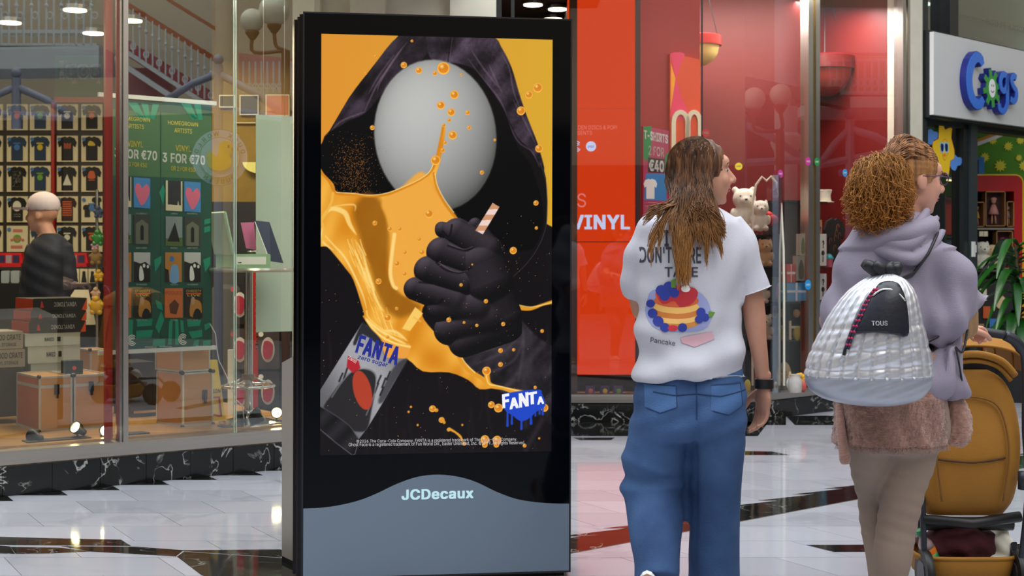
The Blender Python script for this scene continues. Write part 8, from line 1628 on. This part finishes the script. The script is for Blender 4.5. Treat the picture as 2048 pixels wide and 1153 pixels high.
for s in (-13, 14): mb.tube([w3_(90 + s, 690), w3_(90 + s, 790), w3_(90 + s, 868)], [.1, .085, .075], 14)
remeshed(mb, .014, 3).build('trousers', mat('dark_trousers', (34, 34, 40), .8), per, True)
for s in (-12, 13): shoe(Vector((w3_(90 + s, 0).x, D3, 0.003)), (-1, -.2, 0), (0, 0, 1), M_rubber)
mb = MB(); f3 = lambda x, y, z: hc3 + R3 @ Vector((x * 1.08, y * 1.08, z * 1.08)); mb.ell(f3(-.012, 0, .070), (.116, .1, .095), 20, 12, 0, R3)
cpm = remeshed(mb, .009, 2); cv = np.array(cpm.v); lz = (cv - np.array(hc3))[:, 2]; c9 = MB(); c9.v = cpm.v; c9.f = [f for f in cpm.f if not all(lz[i] < .045 for i in f)]; c9.m = [0] * len(c9.f)
M_cap = mat('cap_pale', (196, 178, 180), .7); co_ = c9.build('cap', M_cap, per, True)
mb = MB(); bp2 = [f3(.06 + .135 * math.cos(t_), .082 * math.sin(t_), .045 + .004 * math.cos(t_)) for t_ in np.linspace(-math.pi / 2, math.pi / 2, 13)]; mb.add([p + Vector((0, 0, -.008)) for p in bp2] + [p + Vector((0, 0, .008)) for p in bp2], [tuple(range(13)), tuple(range(25, 12, -1))] + [((i + 1) % 13, i, i + 13, (i + 1) % 13 + 13) for i in range(13)]); mb.build('peak', mat('peak_rose', (150, 124, 126), .7), co_)
# ---------------------------------------------------------------- pushchair
D4 = 5.25; w4 = lambda px, py, dy=0.0: Q(px, py, dy, D4)
M_must = mat('mustard_canvas', (158, 106, 24), .75, var=.15, vscale=4, bump=.15, bscale=200); M_md = mat('mustard_dark', (120, 78, 18), .75, bump=.15, bscale=200); M_fr = mat('graphite_tube', (44, 48, 56), .35, .3)
ps = thing('pushchair', 'mustard pushchair with graphite frame pushed by the woman in the cape', 'pushchair', (w4(1960, 1190).x, D4, 0))
FS_ = lambda px, py, dy: w4(px, py, dy)
def sheet(name, rows, m_, par, thick=.03, seg=20):
 """rows: (py, left px, right px, dy) - a padded panel"""
 mb = MB(); rr = interp_rows([(a, b, c, d_, 0) for a, b, c, d_ in rows], 4); vs = []
 for (py, l, r, dy, _) in rr:
  for k in range(seg):
   u = k / (seg - 1); bulge = (1 - (2 * u - 1) ** 6) * .03; vs.append(w4(l + (r - l) * u, py, dy - bulge))
 n = len(rr); m0 = len(vs); vs += [v + Vector((0, thick, 0)) for v in vs]
 fs = [(i * seg + k, i * seg + k + 1, (i + 1) * seg + k + 1, (i + 1) * seg + k) for i in range(n - 1) for k in range(seg - 1)]; fs2 = [tuple(x + m0 for x in reversed(f)) for f in fs]
 ring = [k for k in range(seg)] + [i * seg + seg - 1 for i in range(1, n)] + [(n - 1) * seg + k for k in range(seg - 2, -1, -1)] + [i * seg for i in range(n - 2, 0, -1)]
 side = [(ring[i], ring[(i + 1) % len(ring)], ring[(i + 1) % len(ring)] + m0, ring[i] + m0)[::-1] for i in range(len(ring))]
 mb.add(vs, [f[::-1] for f in fs] + [f[::-1] for f in fs2] + [s_[::-1] for s_ in side]); return mb.build(name, m_, par, True, auto=50)
back = sheet('seat_back', [(742, 1884, 1984, .05), (760, 1866, 2010, .03), (800, 1856, 2030, .02), (870, 1848, 2040, 0), (940, 1843, 2038, 0), (1000, 1846, 2030, .02), (1034, 1862, 2014, .05)], M_must, ps, .06)
mb = MB(); mb.tube(smooth3([w4(1878, 1000, -.036), w4(1866, 900, -.045), w4(1874, 820, -.03), w4(1900, 796, -.02), w4(1960, 796, -.02), w4(1996, 820, -.03), w4(2010, 900, -.045), w4(2000, 1000, -.036)], 5), .004, 6); mb.build('piping', M_md, back, True)
mb = MB(); mb.tube(smooth3([w4(1868, 917, -.035), w4(1940, 923, -.04), w4(2004, 914, -.035)], 5), .004, 6); mb.build('pocket_seam', mat('seam_brown', (66, 36, 10), .8), back, True)
# canopy
mb = MB(); vs = []; nu, nv = 22, 9
for j in range(nv):
 v = j / (nv - 1); th = math.radians(8 + 150 * v)
 for i in range(nu):
  u = i / (nu - 1); a = math.pi * u; px = 1955 - 98 * math.cos(a) ; c = w4(px, 745, .02); vs.append(Vector((c.x, D4 + .02 + .42 * (1 - math.cos(th)) * .5, c.z + (.155 * math.sin(a) ** .55) * (.55 + .45 * math.sin(th)) )))
mb.add(vs, [(j * nu + i, j * nu + i + 1, (j + 1) * nu + i + 1, (j + 1) * nu + i) for j in range(nv - 1) for i in range(nu - 1)]); can_ = mb.build('canopy', M_must, ps, True)
for j in (0, 3, 6): mb = MB(); mb.tube([vs[j * nu + i] + Vector((0, -.003, .002)) for i in range(nu)], .006, 6); mb.build('canopy_rib', M_must, can_, True)
mb = MB(); mb.tube(smooth3([w4(1880, 742, .0), w4(1900, 716, -.01), w4(1950, 708, -.02), w4(2000, 722, -.01), w4(2030, 752, 0)], 4), .014, 8); mb.tube(smooth3([w4(1884, 748, .01), w4(1900, 730, -.0), w4(1950, 722, -.01), w4(1996, 734, -.0), w4(2022, 762, 0)], 4), .009, 8); mb.build('canopy_roll', M_must, can_, True)
mb = MB(); mb.hexa([w4(1890, 742, .06), w4(2010, 742, .06), w4(2010, 742, .16), w4(1890, 742, .16), w4(1893, 722, .06), w4(2003, 722, .06), w4(2003, 722, .16), w4(1893, 722, .16)]); mb.build('shade_block', M_rubber, can_)  # solid black block in place of the shade under the canopy
# frame: handle and side tubes
for s, pts in ((0, [(1992, 668, -.10), (2012, 680, -.10), (2028, 705, -.09), (2038, 760, -.06), (2042, 860, -.04), (2046, 950, -.05), (2040, 1030, -.06), (2034, 1100, -.05), (2030, 1160, -.03)]), (1, [(1905, 664, .0), (1888, 690, .05), (1872, 760, .06), (1860, 860, .06), (1850, 950, .04), (1846, 1030, .0), (1848, 1100, .0), (1850, 1160, .0)])):
 mb = MB(); p_ = smooth3([w4(*q) for q in pts], 4); mb.tube(p_, [.020 if i < 8 and s == 0 else .011 for i in range(len(p_))], 12); mb.build('frame_tube', M_fr, ps, True)
mb = MB(); mb.tube(smooth3([w4(1905, 664, .0), w4(1950, 662, -.08), w4(1992, 668, -.10)], 4), .016, 12); mb.build('handle', mat('handle_grip', (30, 32, 38), .6), ps, True)
mb = MB(); mb.tube([w4(2038, 940, -.05), w4(2038, 975, -.05)], .022, 12); mb.build('hinge', M_fr, ps, True)
mb = MB(); mb.tube([w4(1846, 1040, .0), w4(1940, 1046, -.02), w4(2040, 1034, -.0)], .020, 10); mb.tube([w4(1846, 1056, .08), w4(2040, 1056, .08)], .026, 10); mb.build('cross_bar', M_rubber, ps, True)
# basket
mb = MB(); rr = [(1115, 1838, 2040, .16), (1122, 1840, 2038, .165), (1160, 1852, 2028, .15), (1176, 1870, 2010, .12)]; vs = []; sg = 28
for (py, l, r, hd) in rr:
 c = w4((l + r) / 2, py, .12); hw = (r - l) / 2 / S(D4)
 for k in range(sg): th = 2 * math.pi * k / sg; ct, st = math.cos(th), math.sin(th); vs.append(c + Vector((hw * math.copysign(abs(ct) ** .5, ct), hd * math.copysign(abs(st) ** .5, st), 0)))
mb.add(vs, [((i + 1) * sg + k, (i + 1) * sg + (k + 1) % sg, i * sg + (k + 1) % sg, i * sg + k) for i in range(3) for k in range(sg)] + [tuple(range(4 * sg - 1, 3 * sg - 1, -1))]); bsk = mb.build('basket', M_must, ps, True, auto=60)
mb = MB(); mb.tube([vs[k % sg] for k in range(sg + 1)], .008, 8, cap=False); mb.build('basket_rim', M_must, bsk, True)
for x, y in ((1850, .0), (2034, .0), (1860, .5), (2020, .5)):
 c = w4(x, 0, y); c.z = .09; mb = MB(); mb.lathe(c - Vector((.014, 0, 0)), [(.088, 0), (.092, .01), (.092, .018), (.088, .028)], 24, axis=(1, 0, 0)); wh = mb.build('wheel', M_rubber, ps, True, auto=40); mb = MB(); mb.lathe(c - Vector((.017, 0, 0)), [(.05, 0), (.055, .034)], 16, axis=(1, 0, 0)); mb.build('hub', M_fr, wh)
 mb = MB(); mb.tube([c, Vector((c.x, c.y * .7 + (D4 + .1) * .3, .2)), w4(x if x < 1900 else x, 1100, .05)], .011, 8); mb.build('wheel_arm', M_fr, ps)
# what the basket carries
def lump(name, label, cat, blobs, m_, vox=.01, fn=None):
 mb = MB(); 
 for (px, py, dy, rx, ry, rz) in blobs: mb.ell(w4(px, py, dy), (rx, ry, rz), 18, 12)
 o = remeshed(mb, vox, 4, fn); cz = min(v[2] for v in o.v); c = Vector((sum(v[0] for v in o.v) / len(o.v), D4 + .12, cz)); ob = o.build(name, m_, None, True, loc=c); tag(ob, label, cat); return ob
lump('folded_cloth', 'burgundy cloth bundled in the pushchair basket', 'cloth', [(1900, 1100, .10, .09, .10, .06), (1940, 1092, .10, .10, .11, .07), (1975, 1100, .12, .08, .1, .06), (1925, 1080, .12, .08, .08, .05), (1935, 1130, .1, .14, .1, .05)], mat('burgundy_cloth', (66, 14, 24), .9, bump=.3, bscale=80), .008, lambda co, no: co + no * (.006 * np.sin(co[:, 0] * 60 + co[:, 2] * 50))[:, None])
lump('white_cloth', 'white cloth tucked beside the burgundy bundle', 'cloth', [(2018, 1104, .1, .045, .08, .055), (2005, 1128, .06, .05, .06, .03), (2026, 1082, .14, .035, .06, .06), (1975, 1133, -.0, .06, .03, .02)], mat('white_towel', (226, 222, 206), .9), .007, lambda co, no: co + no * (.004 * np.sin(co[:, 0] * 100 + co[:, 2] * 80))[:, None])
t = thing('drink_bottle', 'small drink bottle with green cap leaning in the pushchair basket', 'bottle', tuple(w4(1862, 1122, .0))); ax_ = Vector((-.45, -.1, 1)).normalized(); b0_ = w4(1874, 1136, .03)
mb = MB(); mb.lathe(b0_, [(.026, 0), (.030, .01), (.030, .075)], 18, axis=ax_); mb.build('label', mat('bottle_orange', (226, 120, 26), .4), t, True, auto=40)
mb = MB(); mb.lathe(b0_ + ax_ * .03, [(.0305, 0), (.0305, .022)], 18, axis=ax_); mb.build('label_band', mat('bottle_green', (40, 140, 70), .4), t, True)
mb = MB(); mb.lathe(b0_ + ax_ * .075, [(.030, 0), (.026, .02), (.012, .045), (.012, .055)], 18, axis=ax_); mb.build('neck', mat('bottle_clear', (150, 130, 130), .2), t, True)
mb = MB(); mb.lathe(b0_ + ax_ * .13, [(.016, 0), (.016, .02)], 16, axis=ax_); mb.build('cap', mat('cap_green', (16, 120, 60), .4), t, True, auto=40)
# ================================================================ THE HALL BEHIND AND BESIDE THE CAMERA (seen in the glass)
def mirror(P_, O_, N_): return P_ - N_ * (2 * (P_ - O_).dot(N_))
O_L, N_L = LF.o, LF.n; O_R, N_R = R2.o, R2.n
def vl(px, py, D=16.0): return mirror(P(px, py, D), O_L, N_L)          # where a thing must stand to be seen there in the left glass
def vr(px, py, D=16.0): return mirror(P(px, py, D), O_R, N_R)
M_hw2 = mat('hall_white', (216, 218, 214), .5); M_hs = mat('hall_stone', (196, 178, 150), .6); M_hr = mat('rail_orange', (176, 84, 34), .4); M_hp = mat('stair_pink', (196, 96, 100), .6); M_low = mat('far_shopfront', (52, 44, 36), .5, var=.5, vscale=1)
mb = MB(); mb.box(10.0, 10.4, -14, 26, 0, 3.4); struct('wall_far_right', mb, M_low, None, 'dark far shopfronts across the mall, seen only in the glass')
mb = MB(); mb.box(-14, 10, -9.4, -9.0, 0, 3.2); struct('wall_rear', mb, M_low, None, 'dark shopfronts behind the viewer')
mb = MB(); mb.box(10.2, 10.6, -14, 26, 3.4, 8.5); mb.box(-14, 10.2, -9.8, -9.4, 3.2, 8.5); struct('wall_upper_hall', mb, M_hs, None, 'pale upper walls around the mall hall')
mb = MB(); mb.box(-9.4, -9.0, -9, 6, 0, 8.5); struct('wall_far_left', mb, M_hs, None, 'pale far left wall of the mall hall')
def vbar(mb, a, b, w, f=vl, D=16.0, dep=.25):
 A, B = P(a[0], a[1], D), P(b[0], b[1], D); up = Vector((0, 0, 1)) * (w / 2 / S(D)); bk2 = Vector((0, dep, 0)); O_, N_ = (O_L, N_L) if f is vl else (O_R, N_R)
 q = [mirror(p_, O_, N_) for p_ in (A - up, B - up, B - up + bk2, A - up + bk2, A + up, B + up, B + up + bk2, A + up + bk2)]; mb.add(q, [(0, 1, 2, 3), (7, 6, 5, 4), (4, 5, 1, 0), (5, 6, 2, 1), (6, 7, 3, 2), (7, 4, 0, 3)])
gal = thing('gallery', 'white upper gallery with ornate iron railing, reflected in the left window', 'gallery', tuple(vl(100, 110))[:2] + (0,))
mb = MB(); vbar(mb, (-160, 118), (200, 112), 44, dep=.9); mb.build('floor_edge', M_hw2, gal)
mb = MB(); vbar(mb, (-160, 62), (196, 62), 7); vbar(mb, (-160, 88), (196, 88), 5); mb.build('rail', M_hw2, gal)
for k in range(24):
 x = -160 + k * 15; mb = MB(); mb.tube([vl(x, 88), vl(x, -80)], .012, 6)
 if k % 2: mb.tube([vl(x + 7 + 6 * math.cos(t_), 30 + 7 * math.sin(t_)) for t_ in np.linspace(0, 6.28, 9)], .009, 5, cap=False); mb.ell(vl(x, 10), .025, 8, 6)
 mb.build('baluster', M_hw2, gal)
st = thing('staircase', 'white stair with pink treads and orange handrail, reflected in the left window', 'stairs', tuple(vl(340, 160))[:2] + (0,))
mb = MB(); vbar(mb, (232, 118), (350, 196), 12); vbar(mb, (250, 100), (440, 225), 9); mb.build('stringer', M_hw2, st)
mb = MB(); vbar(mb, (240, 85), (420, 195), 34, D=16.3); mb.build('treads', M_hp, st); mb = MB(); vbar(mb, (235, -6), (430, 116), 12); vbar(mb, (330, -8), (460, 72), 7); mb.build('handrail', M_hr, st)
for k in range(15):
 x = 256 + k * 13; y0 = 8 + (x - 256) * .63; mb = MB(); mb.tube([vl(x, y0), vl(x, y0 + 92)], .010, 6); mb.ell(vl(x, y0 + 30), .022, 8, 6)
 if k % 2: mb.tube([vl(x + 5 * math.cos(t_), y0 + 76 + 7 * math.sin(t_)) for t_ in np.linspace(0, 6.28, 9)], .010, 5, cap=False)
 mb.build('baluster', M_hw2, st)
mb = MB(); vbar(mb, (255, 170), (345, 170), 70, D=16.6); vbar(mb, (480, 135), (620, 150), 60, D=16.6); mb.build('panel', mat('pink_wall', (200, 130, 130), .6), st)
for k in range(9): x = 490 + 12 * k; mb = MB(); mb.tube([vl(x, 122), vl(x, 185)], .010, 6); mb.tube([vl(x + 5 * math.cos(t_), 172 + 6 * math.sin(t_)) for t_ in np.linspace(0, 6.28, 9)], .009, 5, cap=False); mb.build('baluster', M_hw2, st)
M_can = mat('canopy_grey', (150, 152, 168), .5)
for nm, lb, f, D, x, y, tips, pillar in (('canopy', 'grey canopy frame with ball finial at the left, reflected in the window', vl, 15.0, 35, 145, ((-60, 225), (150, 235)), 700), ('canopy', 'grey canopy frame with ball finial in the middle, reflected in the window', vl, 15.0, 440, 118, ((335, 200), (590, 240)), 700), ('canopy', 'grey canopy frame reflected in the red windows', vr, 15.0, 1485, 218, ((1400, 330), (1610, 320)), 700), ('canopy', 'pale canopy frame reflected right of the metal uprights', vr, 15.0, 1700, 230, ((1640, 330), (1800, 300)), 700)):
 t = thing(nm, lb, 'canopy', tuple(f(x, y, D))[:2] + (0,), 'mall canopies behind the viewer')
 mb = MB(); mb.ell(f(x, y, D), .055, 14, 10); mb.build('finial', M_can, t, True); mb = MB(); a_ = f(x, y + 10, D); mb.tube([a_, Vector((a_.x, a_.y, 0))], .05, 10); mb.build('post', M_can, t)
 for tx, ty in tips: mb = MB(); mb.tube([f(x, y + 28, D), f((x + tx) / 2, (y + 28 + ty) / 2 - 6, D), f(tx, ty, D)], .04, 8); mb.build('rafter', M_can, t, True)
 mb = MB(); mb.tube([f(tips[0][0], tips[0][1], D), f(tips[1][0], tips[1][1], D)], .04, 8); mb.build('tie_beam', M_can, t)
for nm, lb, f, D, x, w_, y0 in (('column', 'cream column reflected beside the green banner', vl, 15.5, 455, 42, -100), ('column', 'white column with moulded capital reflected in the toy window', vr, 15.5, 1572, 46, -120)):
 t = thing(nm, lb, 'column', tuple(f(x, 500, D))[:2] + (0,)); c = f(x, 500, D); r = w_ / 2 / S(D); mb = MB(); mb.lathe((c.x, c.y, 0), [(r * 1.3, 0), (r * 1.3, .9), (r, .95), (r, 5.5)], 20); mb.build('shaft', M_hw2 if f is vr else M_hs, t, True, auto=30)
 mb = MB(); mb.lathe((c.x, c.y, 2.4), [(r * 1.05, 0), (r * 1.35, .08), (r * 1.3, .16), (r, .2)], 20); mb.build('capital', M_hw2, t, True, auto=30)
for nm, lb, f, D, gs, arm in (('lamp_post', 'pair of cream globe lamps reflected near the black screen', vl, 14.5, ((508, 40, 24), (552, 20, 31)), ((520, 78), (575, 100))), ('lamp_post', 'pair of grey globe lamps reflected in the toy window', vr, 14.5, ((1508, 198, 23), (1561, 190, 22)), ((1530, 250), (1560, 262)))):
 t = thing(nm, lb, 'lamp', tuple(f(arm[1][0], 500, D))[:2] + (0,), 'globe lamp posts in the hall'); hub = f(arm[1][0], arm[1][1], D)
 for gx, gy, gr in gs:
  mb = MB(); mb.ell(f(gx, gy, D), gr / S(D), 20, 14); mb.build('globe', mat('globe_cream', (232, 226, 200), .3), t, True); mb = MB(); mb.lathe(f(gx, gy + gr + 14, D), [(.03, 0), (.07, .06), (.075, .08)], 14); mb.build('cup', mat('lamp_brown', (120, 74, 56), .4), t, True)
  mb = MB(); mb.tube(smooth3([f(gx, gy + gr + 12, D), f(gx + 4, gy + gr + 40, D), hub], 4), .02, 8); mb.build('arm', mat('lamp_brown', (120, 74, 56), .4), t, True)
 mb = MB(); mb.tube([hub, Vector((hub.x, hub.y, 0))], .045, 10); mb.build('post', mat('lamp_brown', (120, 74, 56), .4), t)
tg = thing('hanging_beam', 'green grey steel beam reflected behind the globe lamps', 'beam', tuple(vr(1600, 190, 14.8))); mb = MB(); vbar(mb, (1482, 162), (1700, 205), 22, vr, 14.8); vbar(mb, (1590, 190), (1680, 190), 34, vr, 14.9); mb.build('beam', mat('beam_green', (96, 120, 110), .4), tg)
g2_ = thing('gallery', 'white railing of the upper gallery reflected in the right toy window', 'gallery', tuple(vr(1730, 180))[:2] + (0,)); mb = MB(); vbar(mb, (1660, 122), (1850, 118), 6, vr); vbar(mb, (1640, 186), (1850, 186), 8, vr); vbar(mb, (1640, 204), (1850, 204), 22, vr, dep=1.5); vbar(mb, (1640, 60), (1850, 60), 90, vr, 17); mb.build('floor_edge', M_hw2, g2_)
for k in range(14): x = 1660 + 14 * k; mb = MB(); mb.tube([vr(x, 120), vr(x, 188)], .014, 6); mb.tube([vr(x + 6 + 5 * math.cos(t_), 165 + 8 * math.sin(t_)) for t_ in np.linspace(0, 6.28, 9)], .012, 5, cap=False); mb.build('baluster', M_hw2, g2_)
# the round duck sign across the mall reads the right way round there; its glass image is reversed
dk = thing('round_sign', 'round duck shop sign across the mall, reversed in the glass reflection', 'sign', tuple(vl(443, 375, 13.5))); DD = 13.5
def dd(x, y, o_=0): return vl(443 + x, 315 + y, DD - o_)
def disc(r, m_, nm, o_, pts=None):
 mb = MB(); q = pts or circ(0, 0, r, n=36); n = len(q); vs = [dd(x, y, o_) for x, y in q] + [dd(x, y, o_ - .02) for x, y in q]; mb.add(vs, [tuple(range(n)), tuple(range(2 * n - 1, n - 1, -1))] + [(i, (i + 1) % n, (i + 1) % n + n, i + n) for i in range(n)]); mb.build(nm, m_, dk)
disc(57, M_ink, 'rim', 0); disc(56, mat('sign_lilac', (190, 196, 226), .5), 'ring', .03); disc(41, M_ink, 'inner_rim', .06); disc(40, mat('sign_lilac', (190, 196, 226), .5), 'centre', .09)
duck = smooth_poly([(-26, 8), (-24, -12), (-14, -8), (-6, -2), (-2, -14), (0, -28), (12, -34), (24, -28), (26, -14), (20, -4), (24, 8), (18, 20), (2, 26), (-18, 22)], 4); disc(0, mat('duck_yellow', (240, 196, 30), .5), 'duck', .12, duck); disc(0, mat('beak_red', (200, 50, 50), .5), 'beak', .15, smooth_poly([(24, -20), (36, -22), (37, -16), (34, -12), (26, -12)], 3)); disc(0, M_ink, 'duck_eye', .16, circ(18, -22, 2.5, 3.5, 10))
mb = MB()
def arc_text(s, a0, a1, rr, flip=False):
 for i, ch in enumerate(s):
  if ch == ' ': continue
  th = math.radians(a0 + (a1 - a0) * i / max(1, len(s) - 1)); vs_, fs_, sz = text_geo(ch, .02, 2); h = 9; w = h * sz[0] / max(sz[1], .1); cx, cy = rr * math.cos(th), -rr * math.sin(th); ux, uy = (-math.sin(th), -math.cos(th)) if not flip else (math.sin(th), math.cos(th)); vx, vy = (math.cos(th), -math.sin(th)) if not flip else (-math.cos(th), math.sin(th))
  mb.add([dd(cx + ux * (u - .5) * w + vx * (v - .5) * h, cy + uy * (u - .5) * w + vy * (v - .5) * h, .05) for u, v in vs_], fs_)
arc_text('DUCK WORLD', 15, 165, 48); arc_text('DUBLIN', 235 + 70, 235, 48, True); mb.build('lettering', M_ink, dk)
